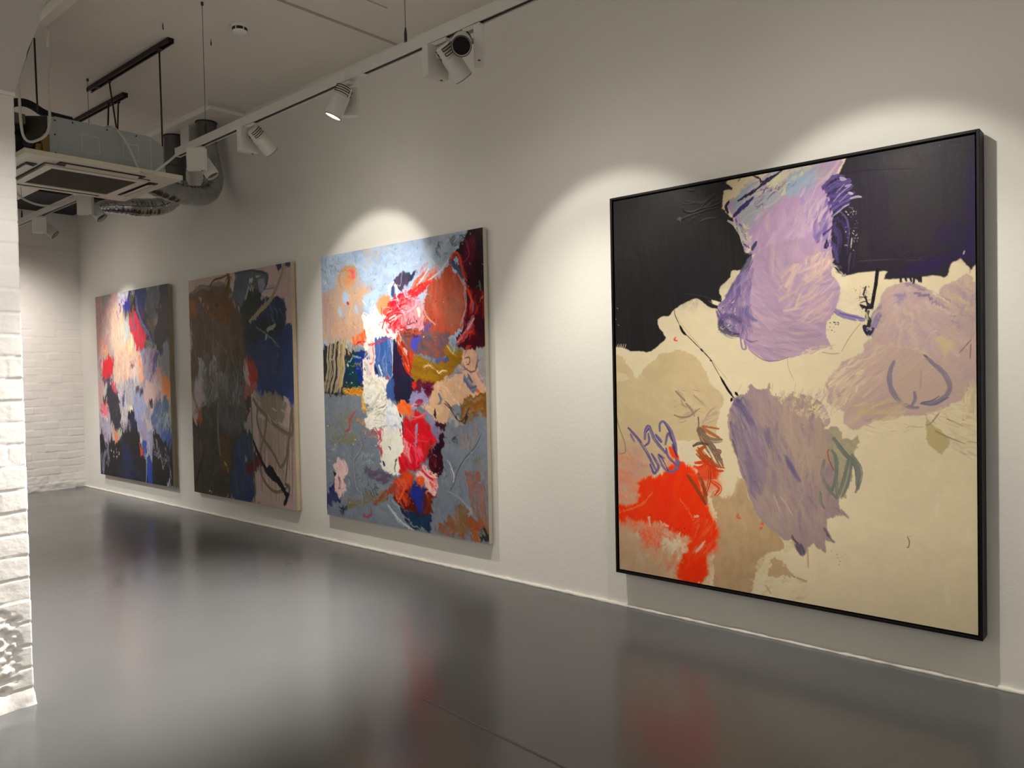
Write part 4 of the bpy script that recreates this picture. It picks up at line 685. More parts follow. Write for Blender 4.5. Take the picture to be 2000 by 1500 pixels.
    for p, w, c in ((H((615, 715), (625, 745)), 5, (40, 44, 120)), (H((670, 595), (675, 610)), 3, (40, 44, 100)), (H((725, 690), (705, 780)), 2, (70, 66, 60)), (H((740, 690), (715, 710)), 1.6, (90, 84, 76)), (H((745, 320), (765, 345)), 6, (40, 40, 56)), (H((775, 390), (780, 460)), 6, (46, 40, 60)), (H((745, 430), (755, 480)), 3, (190, 40, 50)), (H((690, 400), (720, 420)), 3, (150, 170, 190)), (H((560, 240), (640, 230), (600, 300)), 4, (150, 140, 120)), (H((640, 180), (600, 290)), 3, (160, 150, 136))):
        T(p, w, c, .95, hgt=1)
    S(H((550, 450), (610, 450), (610, 700), (580, 600)), 22, 80, 14, 4, [(180, 40, 60), (150, 30, 50), (196, 90, 90)], .85, .25)
    S(H((440, 430), (580, 440), (560, 520), (460, 500)), 18, 20, 8, 3, [(196, 110, 90), (180, 50, 60), (210, 140, 110)], .75, .3)
    P(H((640, 20), (740, 0), (740, 170), (690, 190), (645, 160)), (70, 96, 150), .95, 3, col2=(54, 78, 130), streak=88)
    P(H((700, -20), (860, -20), (870, 160), (830, 210), (740, 220), (720, 180)), (38, 44, 64), 1, 3, col2=(52, 40, 62))
    P(H((830, 200), (870, 130), (930, 90), (1010, 170), (1010, 230), (960, 230), (900, 240), (840, 260)), (150, 146, 178), 1, 2.5, col2=(136, 130, 166))
    P(H((865, 30), (960, 20), (1060, 50), (1050, 160), (1020, 180), (960, 100), (880, 110)), (78, 24, 52), 1, 3, rough=2, col2=(100, 40, 60)); S(H((860, 20), (900, 20), (890, 80), (866, 90)), 8, 80, 12, 5, [(196, 50, 40)], .9, .1)
    cv.dots(H((930, 40), (1050, 60), (1040, 150), (960, 110)), 20, .4, 1.1, [(210, 190, 190), (150, 60, 60)])
    P(H((725, 240), (780, 180), (840, 220), (835, 310), (790, 340), (740, 290)), (222, 100, 52), 1, 3, col2=(226, 126, 76)); S(H((740, 190), (840, 220), (820, 320), (740, 280)), 14, 60, 14, 6, [(230, 90, 40), (214, 130, 80)], .8, .2, hgt=1)
    T(H((850, 230), (880, 210), (890, 235)), 5, (214, 150, 150), .9); T(H((890, 200), (940, 190), (910, 220)), 7, (176, 40, 60), .9, (140, 50, 80))
    # red mass
    rd = H((795, 370), (850, 330), (880, 260), (960, 340), (1060, 480), (1095, 560), (1060, 600), (1010, 620), (960, 710), (900, 760), (800, 780), (735, 790), (760, 680), (800, 600), (775, 490))
    P(rd, (192, 36, 46), 1, 2.5, col2=(206, 44, 56))
    S(rd, 80, lambda x, y: 45 if y < 860 else 80, 28, 7, [(204, 34, 46), (180, 34, 42), (220, 50, 66), (170, 40, 44), (214, 24, 52)], .75, .25, jit=30, hgt=1)
    S(H((820, 560), (900, 560), (960, 680), (880, 740), (780, 640)), 26, 70, 22, 7, [(222, 24, 54), (230, 90, 110), (214, 40, 60)], .85, .15, hgt=1.2)
    S(H((790, 500), (840, 560), (830, 700), (780, 640)), 14, 70, 20, 4, [(230, 190, 186), (214, 110, 110)], .8, .3)
    S(H((980, 570), (1080, 560), (1040, 640), (960, 700)), 14, 100, 18, 6, [(150, 44, 40), (170, 60, 50)], .8, .2)
    T(H((905, 410), (900, 480), (890, 550)), 5, (150, 140, 170), .95); T(H((850, 340), (920, 340), (980, 300)), 5, (214, 90, 90), .85)
    P(H((970, 280), (1020, 260), (1060, 380), (1110, 470), (1110, 560), (1080, 550), (1020, 420)), (142, 132, 162), .95, 2.5, col2=(120, 112, 142))
    S(H((1050, 380), (1150, 400), (1150, 460), (1090, 440)), 16, 20, 12, 5, [(70, 30, 50), (54, 26, 44), (90, 50, 60)], .9, .1, hgt=1)
    P(H((1100, 480), (1130, 490), (1120, 650), (1100, 860), (1060, 850), (1010, 720), (1050, 620), (1090, 590)), (60, 22, 36), 1, 2.5, col2=(40, 26, 40)); S(H((1000, 620), (1060, 620), (1060, 780), (1000, 760)), 14, 95, 18, 5, [(96, 26, 36), (60, 24, 40), (130, 40, 40)], .85, .2)
    cv.dots(H((1050, 600), (1130, 620), (1110, 830), (1060, 820)), 8, .5, 1.3, [(206, 200, 200)])
    # peach and ochre right
    P(H((925, 235), (1000, 210), (1060, 40), (1120, 20), (1350, 40), (1360, 150), (1300, 230), (1200, 240), (1160, 390), (1060, 370), (1020, 300)), (200, 166, 136), 1, 2.5, col2=(190, 154, 126))
    S(H((1060, 60), (1350, 50), (1300, 220), (1130, 220)), 26, 60, 22, 5, [(206, 172, 144), (186, 150, 122), (214, 184, 154)], .6, .3); S(H((930, 230), (1060, 210), (1050, 320)), 14, 40, 20, 5, [(206, 176, 140), (190, 150, 120)], .8, .2)
    P(H((1290, 250), (1340, 170), (1430, 120), (1505, 140), (1505, 320), (1440, 270), (1370, 300), (1300, 370), (1270, 340)), (132, 88, 36), 1, 3, col2=(118, 84, 50))
    S(H((1300, 180), (1500, 140), (1480, 300), (1300, 360)), 24, -40, 24, 6, [(140, 96, 42), (120, 80, 36), (160, 140, 120)], .7, .25)
    T(H((1140, 210), (1190, 260), (1240, 340), (1300, 360), (1350, 300)), 3.4, (54, 46, 44), .9); T(H((1090, 130), (1110, 190), (1090, 230)), 6, (92, 104, 128), .9); T(H((1050, 280), (1060, 330)), 6, (40, 30, 40), .95)
    T(H((1310, 20), (1380, 90), (1410, 60)), 8, (92, 100, 124), .9, (120, 124, 140)); T(H((1420, 90), (1435, 105)), 7, (226, 90, 40), 1)
    S(H((1180, 240), (1300, 380), (1240, 420), (1170, 380)), 18, 80, 26, 6, [(150, 150, 156), (170, 156, 146)], .7, .3)
    S(H((1250, 400), (1420, 380), (1400, 620), (1260, 580)), 34, 95, 30, 5, [(150, 134, 128), (120, 116, 122), (136, 110, 104), (112, 118, 128)], .6, .35, jit=16)
    S(H((1310, 780), (1510, 820), (1510, 1240), (1400, 1220)), 46, 85, 44, 6, [(146, 90, 74), (120, 110, 112), (136, 84, 74), (156, 104, 84), (110, 100, 106)], .7, .3, jit=12)
    S(H((1160, 1190), (1500, 1190), (1520, 1400), (1060, 1320)), 60, 70, 34, 8, [(150, 82, 46), (128, 84, 60), (112, 96, 80), (160, 90, 40), (136, 66, 44)], .75, .25, jit=30)
    S(H((1230, 1120), (1360, 1080), (1340, 1330), (1240, 1300)), 26, 88, 34, 7, [(116, 100, 72), (108, 98, 84), (126, 96, 60)], .7, .3, jit=10)
    P(H((1430, 1330), (1500, 1290), (1525, 1400), (1450, 1390)), (44, 44, 42), .9, 4); S(H((1420, 1310), (1490, 1300), (1480, 1360), (1430, 1350)), 10, -30, 12, 5, [(130, 138, 146), (90, 96, 100)], .8, .2)
    for p, w in ((H((1450, 490), (1400, 590), (1310, 690), (1250, 800), (1220, 900), (1190, 960)), 5), (H((1170, 970), (1250, 1010), (1330, 1090), (1360, 1130), (1350, 1170)), 5)):
        T(p, w, (92, 96, 102), .9, (130, 136, 142), hgt=1.4)
    T(H((1180, 710), (1215, 820), (1220, 890)), 1.8, (206, 190, 190), .9); T(H((1330, 1090), (1370, 1120), (1360, 1170)), 6, (146, 156, 164), .9)
    S(H((1200, 520), (1260, 520), (1250, 580), (1200, 570)), 10, 60, 8, 2, [(60, 60, 70)], .8); S(H((1140, 700), (1160, 700), (1150, 760)), 5, 80, 8, 2, [(70, 70, 80)], .8); S(H((1410, 680), (1480, 680), (1470, 770), (1420, 770)), 10, 60, 16, 4, [(140, 128, 90), (112, 112, 104)], .7)
    # flower, orange and dark bowl
    P(H((700, 890), (750, 830), (790, 780), (860, 820), (880, 900), (850, 970), (800, 1000), (720, 980)), (206, 78, 38), 1, 3, col2=(190, 60, 40))
    P(H((700, 950), (860, 920), (1060, 960), (1050, 1080), (1010, 1190), (900, 1170), (780, 1110), (710, 1040)), (84, 32, 30), 1, 3, col2=(110, 50, 30))
    S(H((700, 890), (840, 800), (880, 900), (820, 1100), (720, 1040)), 40, 70, 22, 6, [(206, 74, 34), (170, 60, 50), (220, 96, 50), (150, 50, 50), (190, 90, 80)], .8, .2, jit=30, hgt=1)
    P(H((880, 920), (930, 890), (970, 960), (970, 1100), (930, 1150), (880, 1080), (840, 990)), (40, 58, 150), .9, 3, soft=3, col2=(50, 50, 110)); S(H((960, 960), (1060, 970), (1010, 1160), (940, 1150)), 20, 110, 22, 7, [(110, 44, 28), (80, 30, 28), (130, 60, 30)], .7, .25)
    P(H((885, 790), (950, 770), (980, 740), (1010, 780), (1080, 830), (1085, 900), (1065, 990), (1010, 990), (960, 900), (900, 860)), (230, 184, 182), 1, 3, rough=2, col2=(220, 160, 160))
    S(H((890, 780), (1080, 820), (1060, 980), (960, 900)), 36, 40, 16, 4, [(236, 206, 200), (214, 60, 60), (230, 170, 170), (226, 100, 60), (240, 220, 216)], .85, .2, jit=50, hgt=1.2)
    P(H((890, 860), (940, 840), (970, 880), (920, 900)), (226, 90, 40), .95, 2); T(H((930, 760), (980, 820), (1040, 860)), 3, (200, 40, 60), .9)
    P(H((760, 1110), (850, 1150), (1030, 1180), (1010, 1290), (975, 1310), (880, 1290), (810, 1220)), (30, 46, 70), 1, 3, col2=(40, 62, 84)); T(H((650, 1090), (720, 1180), (800, 1260), (870, 1305)), 5, (176, 184, 190), .9, (120, 130, 140)); T(H((700, 1060), (780, 1160), (900, 1270), (980, 1300)), 3, (150, 160, 170), .8); T(H((760, 1120), (820, 1200)), 10, (44, 50, 64), .9)
    S(H((530, 1090), (560, 1020), (700, 900), (720, 950), (600, 1040)), 22, -50, 36, 6, [(150, 62, 46), (130, 70, 60), (170, 80, 70)], .8, .25, jit=8)
    S(H((430, 1000), (600, 960), (640, 1040), (440, 1120)), 20, -20, 26, 5, [(116, 100, 70), (128, 112, 80), (106, 112, 116)], .65, .3)
    S(H((440, 770), (720, 800), (690, 880), (600, 900), (470, 840)), 36, -20, 24, 6, [(92, 76, 100), (110, 88, 104), (84, 70, 92), (104, 112, 122)], .7, .3, jit=30)
    S(H((400, 860), (560, 860), (560, 1000), (420, 1000)), 34, 60, 10, 2.4, [(50, 58, 70), (70, 76, 86), (130, 136, 142)], .8, .3, jit=60)
    for p in (H((400, 510), (430, 560), (400, 640), (360, 700), (365, 800), (380, 930), (430, 1000), (430, 1090)),): T(p, 6, (98, 104, 110), .9, (132, 138, 144), hgt=1.4)
    S(H((380, 640), (540, 640), (520, 720), (420, 760)), 20, -25, 26, 5, [(132, 140, 148), (100, 106, 110), (146, 152, 158)], .7, .3)
    P(H((180, 740), (240, 690), (280, 700), (300, 820), (265, 830), (270, 880), (300, 920), (250, 1000), (205, 970), (195, 850)), (214, 186, 182), 1, 2.5, col2=(200, 168, 168)); T(H((225, 840), (240, 900), (230, 950)), 2, (110, 80, 90), .8)
    P(H((150, 900), (190, 850), (200, 970), (240, 1030), (170, 1110), (130, 1120)), (36, 42, 92), .95, 3, rough=2, col2=(60, 64, 96)); P(H((172, 785), (200, 790), (192, 820)), (24, 24, 30), 1, 1)
    S(H((240, 1110), (310, 1100), (300, 1180), (250, 1170)), 12, 70, 10, 4, [(44, 48, 74), (60, 66, 84)], .85, .2); S(H((310, 860), (350, 860), (340, 960), (310, 940)), 10, 80, 10, 3, [(70, 78, 86), (150, 156, 160)], .8, .2)
    S(H((300, 1040), (420, 1040), (400, 1130), (310, 1110)), 14, 10, 20, 5, [(116, 104, 74), (124, 112, 84)], .7, .3); T(H((440, 1190), (490, 1180), (520, 1140)), 2.4, (170, 50, 50), .9)
    cv.dots([(640, 780), (720, 780), (720, 900), (640, 940)], 24, .4, 1, [(186, 190, 196), (80, 84, 90)]); cv.dots([(690, 840), (740, 850), (740, 930), (690, 900)], 20, .5, 1.2, [(206, 206, 210), (190, 90, 90)])
    T(H((170, 620), (200, 600)), 3, (160, 160, 160), .6)

    cv.flecks(420, 9, 1.6)
    cv.smear(78, 5, 2.2, 18, region=[(628, 500), (960, 450), (955, 1050), (640, 1000)], curl=3.5)
    cv.smear(-40, 6, 2.2, 18, region=G((560, 700), (700, 420), (1200, 300), (1300, 700), (1000, 1000), (600, 950)), curl=3)
    cv.smear(25, 4, 2.0, 18, region=[(632, 800), (950, 800), (955, 1050), (640, 1000)], curl=3)
    cv.flecks(500, 6, 1.1, 26)
    # crisp marks laid over the wet paint
    for p, w, c in ((G((240, 560), (225, 490), (290, 415), (380, 420)), 3, (196, 150, 104)), (G((330, 440), (360, 460), (365, 500), (340, 490)), 3, (226, 84, 120)), (G((300, 440), (340, 430), (370, 450)), 3, (226, 110, 76)), (G((300, 600), (340, 720), (315, 860), (380, 940)), 3, (208, 172, 134)), (G((230, 620), (190, 700), (240, 860), (260, 960)), 3, (206, 160, 118)), (G((430, 690), (470, 740)), 2, (226, 230, 236)),
                    (G((665, 640), (662, 580), (690, 556), (728, 575), (724, 640)), 4, (234, 230, 222)), (G((690, 590), (700, 560), (720, 520)), 3, (60, 66, 96)), (G((720, 640), (680, 760), (640, 830), (600, 930)), 3, (206, 30, 50)), (G((720, 700), (800, 680), (900, 620), (1040, 520)), 4, (222, 44, 54)), (G((640, 870), (690, 890), (740, 860)), 5, (226, 40, 56)), (G((700, 900), (760, 960), (800, 940)), 4, (220, 60, 50)), (G((780, 600), (810, 660), (850, 650)), 4, (196, 178, 200)), (G((750, 760), (800, 800), (880, 750), (900, 690)), 4, (214, 170, 186)), (G((830, 840), (820, 900), (880, 880)), 2, (110, 40, 50)),
                    (G((1180, 370), (1215, 290), (1255, 290), (1280, 380), (1300, 470), (1330, 520)), 5, (200, 70, 44)), (G((1190, 370), (1250, 420), (1295, 500)), 9, (82, 80, 104)), (G((1050, 520), (960, 560), (920, 640)), 3, (226, 70, 50)), (G((1000, 420), (940, 520), (900, 560)), 4, (206, 200, 206)), (G((1180, 330), (1100, 440), (1000, 520)), 3, (190, 194, 204)), (G((960, 640), (955, 740), (985, 830), (1060, 900)), 3, (206, 150, 140)), (G((1260, 480), (1315, 600), (1325, 740), (1280, 890)), 2.4, (176, 150, 150)),
                    (G((1340, 600), (1370, 680), (1360, 760)), 4, (222, 70, 44)), (G((1390, 850), (1330, 950), (1250, 1050)), 6, (206, 150, 160)), (G((1250, 1040), (1310, 980), (1380, 960)), 4, (206, 60, 50)), (G((1320, 170), (1350, 300), (1290, 380)), 4, (120, 40, 64)), (G((460, 860), (440, 800), (490, 830), (480, 900)), 1.8, (246, 242, 234)), (G((500, 900), (510, 780), (540, 730)), 1.8, (246, 240, 230)), (G((540, 880), (530, 800)), 1.8, (246, 240, 230)), (G((520, 900), (490, 960), (520, 980)), 2, (210, 200, 196)),
                    (G((620, 880), (650, 940), (690, 1000), (690, 1300)), 2.4, (196, 204, 220)), (G((480, 1070), (560, 1060), (620, 1040)), 1.8, (206, 50, 70)), (G((570, 1250), (600, 1330)), 2.4, (236, 232, 224)), (G((740, 1020), (780, 1120), (820, 1200), (840, 1290)), 5, (222, 74, 44)), (G((800, 1230), (830, 1300)), 4, (230, 90, 60)), (G((960, 1270), (1000, 1250), (1040, 1280)), 3, (214, 200, 160)), (G((1070, 1295), (1090, 1320), (1120, 1295), (1160, 1300)), 2.4, (224, 210, 170)), (G((1160, 1080), (1210, 1150), (1225, 1090)), 3, (196, 176, 110)), (G((1310, 1190), (1350, 1180), (1355, 1230), (1320, 1250)), 2, (130, 84, 70)), (G((1290, 1250), (1330, 1290), (1400, 1300), (1430, 1200)), 2, (96, 80, 90)), (G((1310, 1370), (1360, 1440), (1410, 1430)), 5, (86, 96, 124)), (G((1340, 1330), (1380, 1400)), 3, (70, 80, 112)),
                    (H((400, 510), (430, 560), (400, 640), (360, 700), (365, 800), (380, 930), (430, 1000), (430, 1090)), 3.4, (138, 144, 148)), (H((407, 512), (437, 562), (407, 642), (367, 702), (372, 802), (387, 932)), 1.4, (80, 86, 92)), (H((1450, 490), (1400, 590), (1310, 690), (1250, 800), (1220, 900), (1190, 960)), 3.6, (88, 92, 98)), (H((1458, 492), (1408, 596), (1318, 696), (1258, 804)), 1.4, (146, 152, 158)), (H((1170, 970), (1250, 1010), (1330, 1090), (1365, 1130), (1350, 1180)), 4, (140, 148, 156)), (H((1140, 210), (1190, 260), (1240, 340), (1280, 365), (1310, 340), (1350, 250)), 2.4, (54, 46, 44)), (H((375, 270), (330, 350), (320, 420), (290, 450)), 2, (176, 60, 70)), (H((615, 715), (625, 745)), 4, (40, 44, 120)), (H((725, 690), (705, 780)), 1.6, (70, 66, 60)), (H((670, 595), (675, 608)), 2.4, (44, 46, 100)),
                    (H((905, 400), (900, 480), (890, 550)), 3.4, (156, 146, 176)), (H((890, 200), (940, 185), (920, 230), (880, 230)), 3, (170, 40, 60)), (H((820, 300), (900, 330), (980, 290)), 3, (222, 110, 110)), (H((820, 430), (900, 520), (1000, 540)), 3, (226, 70, 80)), (H((850, 560), (830, 640), (850, 720)), 4, (236, 150, 150)), (H((900, 640), (930, 720), (900, 760)), 4, (232, 30, 60)), (H((930, 740), (960, 800), (1040, 870)), 3, (206, 30, 56)), (H((980, 760), (1010, 830), (1080, 850)), 3, (240, 210, 206)), (H((930, 800), (1000, 890), (1010, 960)), 4, (238, 200, 196)), (H((890, 860), (940, 850), (960, 890)), 6, (230, 90, 36)), (H((740, 860), (800, 900), (780, 980), (740, 1060)), 6, (226, 90, 40)), (H((720, 960), (760, 1060), (790, 1110)), 5, (176, 70, 66)), (H((660, 1090), (730, 1190), (800, 1255), (880, 1305)), 3.4, (186, 192, 196)), (H((690, 1060), (770, 1160), (860, 1240)), 2.4, (120, 130, 140)), (H((225, 840), (235, 890), (228, 950)), 1.6, (110, 80, 90)), (H((240, 700), (275, 760), (290, 820)), 4, (222, 196, 190)), (H((440, 1190), (490, 1180), (520, 1140)), 1.8, (176, 50, 50)), (H((1180, 710), (1215, 820), (1220, 890)), 1.6, (214, 200, 200))):
        T(p, w, c, .92, tuple(int(v*.82+20) for v in c), .06, hgt=1.3)
    for x, w in ((128, 3), (150, 4), (186, 5), (228, 5), (262, 5)):
        T(G((x+16, 1030), (x+4, 1170), (x+12, 1280), (x-22, 1480)), w, (182, 174, 150), .85, (150, 136, 110), .12)
    S(G((600, 760), (760, 640), (820, 800), (740, 980), (620, 900)), 30, -50, 16, 2.2, [(232, 40, 56), (244, 230, 220), (220, 90, 70), (236, 190, 190)], .85, .15, jit=60, hgt=1.4)
    S(H((470, 180), (640, 120), (640, 420), (500, 430)), 40, -25, 18, 2.6, [(196, 190, 178), (240, 238, 230), (170, 162, 146), (232, 228, 220)], .85, .15, jit=35, hgt=1.4)
    cv.dots([(632, 790), (940, 790), (940, 1040), (640, 1000)], 50, .4, 1, [(196, 200, 206), (70, 74, 82), (160, 70, 70)])
    cv.dots(G((620, 560), (1400, 560), (1300, 1300), (640, 1300)), 40, .4, 1.1, [(240, 236, 230), (60, 40, 50), (226, 60, 50)])
    cv.flecks(1500, 5, .8, 22, (.45, .7, .9, 1.15, 1.4)); cv.flecks(260, 9, 1.5, 30, (.5, .8, 1.3)); cv.punch(1.12, 1.03, 115)

def paint_dark(cv):
    """raw pink ground with brown, blue-black and olive loops (colours as seen in the dim light)"""
    I = lambda *p: Z(350, 500, .17333, p); J = lambda *p: Z(350, 750, .17333, p)
    S = cv.scrub; P = cv.poly; T = cv.stroke
    P([(360, 500), (600, 500), (600, 1010), (360, 1010)], (128, 113, 108), 1, sm=0, col2=(122, 108, 104))
    # brown left
    P(I((105, 500), (130, 410), (250, 335), (340, 350), (430, 280), (520, 330), (610, 400), (590, 480), (660, 560), (740, 600), (740, 1250), (560, 1320), (560, 1520), (150, 1520), (130, 1100), (150, 960), (120, 860), (110, 700)), (72, 60, 48), 1, 3, col2=(62, 52, 42))
    P(I((280, 440), (440, 400), (560, 480), (600, 620), (540, 760), (380, 750), (300, 620)), (84, 54, 26), .9, 5, soft=5, col2=(70, 46, 24)); P(I((108, 510), (170, 520), (190, 660), (120, 690)), (110, 66, 28), .9, 4, soft=3)
    S(I((120, 430), (600, 420), (720, 620), (720, 800), (140, 800)), 60, 70, 26, 6, [(84, 56, 30), (70, 56, 42), (92, 66, 34), (56, 46, 38)], .7, .3, jit=50)
    S(I((140, 760), (720, 760), (720, 1250), (140, 1250)), 110, 88, 40, 5, [(72, 62, 50), (60, 52, 42), (84, 74, 60), (54, 46, 40), (92, 84, 70)], .6, .35, jit=10)
    P(I((215, 480), (250, 460), (245, 520)), (124, 112, 104), .9, 1); P(I((260, 520), (275, 530), (272, 570)), (120, 110, 104), .9, 1); P(I((300, 590), (330, 610), (325, 630)), (124, 114, 106), .9, 1); P(I((395, 520), (450, 540), (430, 580), (400, 560)), (40, 30, 24), .9, 2)
    T(I((150, 420), (260, 350), (350, 380)), 8, (80, 70, 58), .9, (96, 86, 72)); T(I((370, 340), (440, 310), (520, 320)), 7, (92, 86, 72), .9, (78, 72, 60))
    T(I((350, 330), (400, 270), (470, 250), (540, 220)), 4, (74, 52, 20), 1); T(I((545, 195), (560, 280), (530, 400), (490, 500)), 11, (76, 56, 18), 1, (64, 46, 16)); T(I((600, 400), (560, 470)), 7, (92, 84, 74), .8)
    for x, y in ((128, 750), (130, 850), (128, 960)): P(I((x-12, y-20), (x+15, y-10), (x+10, y+26), (x-12, y+20)), (116, 106, 98), .9, 1.5)
    # slate loop top
    P(I((620, 190), (780, 155), (980, 185), (1000, 240), (985, 330), (930, 420), (860, 480), (700, 520), (600, 480), (610, 380), (640, 260)), (62, 69, 75), .97, 2, col2=(54, 60, 66))
    P(I((785, 255), (830, 248), (825, 285), (790, 305)), (124, 116, 114), 1, 1); P(I((720, 510), (735, 440), (780, 370), (840, 330), (830, 380), (760, 460)), (112, 110, 112), 1, 1.2); P(I((890, 260), (960, 255), (968, 340), (930, 420), (900, 400)), (98, 98, 108), .95, 2, col2=(84, 86, 104)); P(I((860, 225), (930, 222), (870, 245)), (124, 118, 116), 1, 1)
    T(I((640, 200), (780, 165), (900, 180), (985, 200)), 5, (46, 52, 56), .9); T(I((985, 200), (992, 280), (960, 380)), 5, (50, 56, 64), .95); T(I((850, 220), (870, 320), (890, 400)), 5, (60, 60, 48), .9); T(I((880, 400), (800, 440), (730, 560)), 14, (48, 46, 32), .9, (40, 40, 34))
    # dark blue mass
    P(I((600, 470), (720, 520), (880, 420), (950, 470), (1090, 470), (1190, 520), (1205, 700), (1180, 790), (1265, 770), (1290, 1100), (1290, 1520), (880, 1520), (900, 1420), (850, 1300), (760, 1150), (740, 900), (700, 600)), (34, 40, 54), 1, 3, col2=(30, 34, 44))
    P(I((690, 500), (900, 440), (900, 640), (780, 760), (700, 740)), (36, 40, 36), .9, 5, soft=5)
    P(I((780, 1000), (1290, 900), (1290, 1520), (890, 1520), (850, 1300), (780, 1150)), (40, 50, 94), .95, 5, soft=8, col2=(34, 44, 84)); P(I((1170, 800), (1265, 770), (1290, 1100), (1290, 1500), (1180, 1500), (1160, 1000)), (36, 50, 104), .95, 3, soft=2, col2=(32, 44, 92))
    S(I((950, 460), (1180, 480), (1200, 780), (1000, 760)), 50, 86, 30, 5, [(50, 62, 84), (34, 42, 60), (70, 84, 104), (30, 36, 52)], .6, .4, jit=14)
    S(I((900, 860), (1280, 860), (1280, 1500), (900, 1500)), 90, 88, 40, 5, [(40, 52, 100), (34, 42, 84), (48, 56, 92), (56, 62, 88)], .5, .4, jit=8)
    S(I((600, 600), (740, 600), (760, 1250), (620, 1300)), 40, 88, 34, 6, [(56, 48, 40), (44, 40, 36), (66, 56, 46)], .7, .3, jit=14)
    T(I((1175, 95), (1150, 210), (1090, 370), (1010, 520), (900, 630), (790, 740)), 9, (106, 100, 80), 1, (92, 88, 72), taper=.5); T(I((990, 830), (1040, 810), (1080, 775)), 7, (112, 112, 104), 1, (92, 94, 90)); T(I((975, 940), (985, 900)), 6, (98, 102, 102), .9); T(I((860, 800), (980, 880), (1080, 970), (1130, 1030)), 2, (92, 94, 90), .8)
    T(I((1105, 1090), (1115, 1120)), 5, (70, 76, 104), .8); T(I((930, 480), (960, 430), (1020, 400)), 12, (124, 112, 108), .8); T(I((980, 370), (1060, 350), (1100, 380)), 8, (74, 80, 104), .7, dry=.3)
    P(I((1090, 105), (1140, 95), (1150, 130), (1110, 160)), (34, 40, 54), .95, 2); P(I((1190, 85), (1250, 75), (1245, 120), (1200, 120)), (36, 44, 60), .9, 2)
    for x in (1160, 1180, 1200, 1230): T(I((x, 180), (x-6, 480)), .9, (90, 80, 76), .7, sm=0)
    # red
    P(I((760, 1140), (840, 1170), (900, 1330), (910, 1420), (850, 1490), (790, 1480), (780, 1300)), (128, 46, 34), 1, 3, col2=(100, 40, 40), streak=80)
    # pale drips
    P(I((220, 1160), (260, 1150), (300, 1240), (380, 1170), (420, 1200), (400, 1400), (300, 1520), (180, 1520), (200, 1320)), (116, 118, 124), .95, 3, col2=(100, 102, 108), streak=88); P(I((400, 1350), (470, 1290), (560, 1350), (560, 1520), (340, 1520)), (100, 98, 84), .95, 3, col2=(110, 106, 98), streak=80)
    S(I((380, 980), (460, 980), (450, 1250), (340, 1230)), 20, 88, 40, 4, [(92, 86, 70), (84, 78, 64)], .7, .4, jit=6); P(I((560, 1340), (700, 1280), (740, 1500), (580, 1520)), (56, 56, 54), .9, 4, col2=(76, 76, 76))
    # ---------- lower half
    P(J((135, -40), (190, -40), (190, 100), (220, 260), (190, 260), (150, 120)), (88, 76, 58), .8, 3); P(J((180, -40), (290, -40), (285, 160), (260, 240), (200, 240), (180, 130)), (136, 122, 126), .95, 3, col2=(120, 112, 118))
    P(J((290, -140), (430, -60), (560, -150), (720, -120), (720, 200), (640, 320), (440, 300), (300, 240)), (86, 88, 90), .9, 5, soft=9, col2=(74, 76, 78)); S(J((300, -20), (700, -20), (680, 320), (320, 240)), 90, 80, 30, 5, [(98, 100, 100), (74, 76, 80), (110, 112, 110), (84, 84, 74)], .65, .35, jit=22)
    bd = J((150, 330), (220, 280), (300, 230), (450, 240), (700, 250), (800, 290), (760, 390), (720, 450), (760, 520), (815, 580), (835, 700), (930, 820), (925, 930), (850, 1000), (835, 1270), (740, 1310), (500, 1270), (175, 1215), (160, 560))
    P(bd, (52, 48, 40), 1, 3, col2=(44, 42, 36)); S(bd, 130, 88, 44, 7, [(54, 50, 42), (44, 42, 38), (62, 56, 46), (50, 52, 52), (38, 38, 36)], .6, .35, jit=18)
    P(J((460, 260), (720, 250), (760, 400), (700, 520), (620, 560), (480, 440)), (62, 66, 72), .8, 6, soft=8); S(J((440, 230), (720, 240), (720, 420), (560, 560), (460, 420)), 40, 75, 30, 6, [(66, 70, 76), (54, 58, 66), (76, 78, 80)], .6, .35)
    P(J((720, 560), (815, 590), (835, 820), (780, 1000), (845, 1000), (832, 1275), (740, 1310), (600, 1285), (600, 1000), (640, 760)), (36, 48, 90), .95, 4, soft=4, col2=(44, 52, 80)); S(J((610, 700), (830, 620), (830, 1270), (610, 1270)), 60, 86, 40, 6, [(38, 50, 96), (34, 44, 84), (50, 58, 84), (60, 66, 88)], .55, .35, jit=12)
    P(J((450, 570), (560, 580), (560, 920), (470, 940)), (76, 54, 24), .8, 5, soft=5, col2=(64, 50, 30))
    P(J((840, 830), (910, 800), (935, 920), (860, 970), (800, 1015), (755, 970), (780, 880)), (70, 32, 38), .97, 2.5); P(J((740, 300), (800, 290), (780, 370), (740, 410)), (76, 40, 40), .9, 3); T(J((700, 300), (760, 300)), 3, (120, 110, 100), .9); T(J((760, 800), (775, 850)), 6, (104, 104, 104), .9)
    T(J((440, 210), (440, 420), (445, 640), (470, 800)), 6, (92, 90, 76), .9, (78, 76, 66), .1); T(J((500, 880), (540, 960)), 3, (150, 126, 80), .8); T(J((510, 1110), (570, 1060), (600, 1010)), 2, (80, 84, 72), .7)
    T(J((335, 1208), (370, 1212)), 2, (150, 146, 130), .9); T(J((390, 20), (340, 160), (260, 250), (200, 290)), 5, (98, 92, 76), .85)
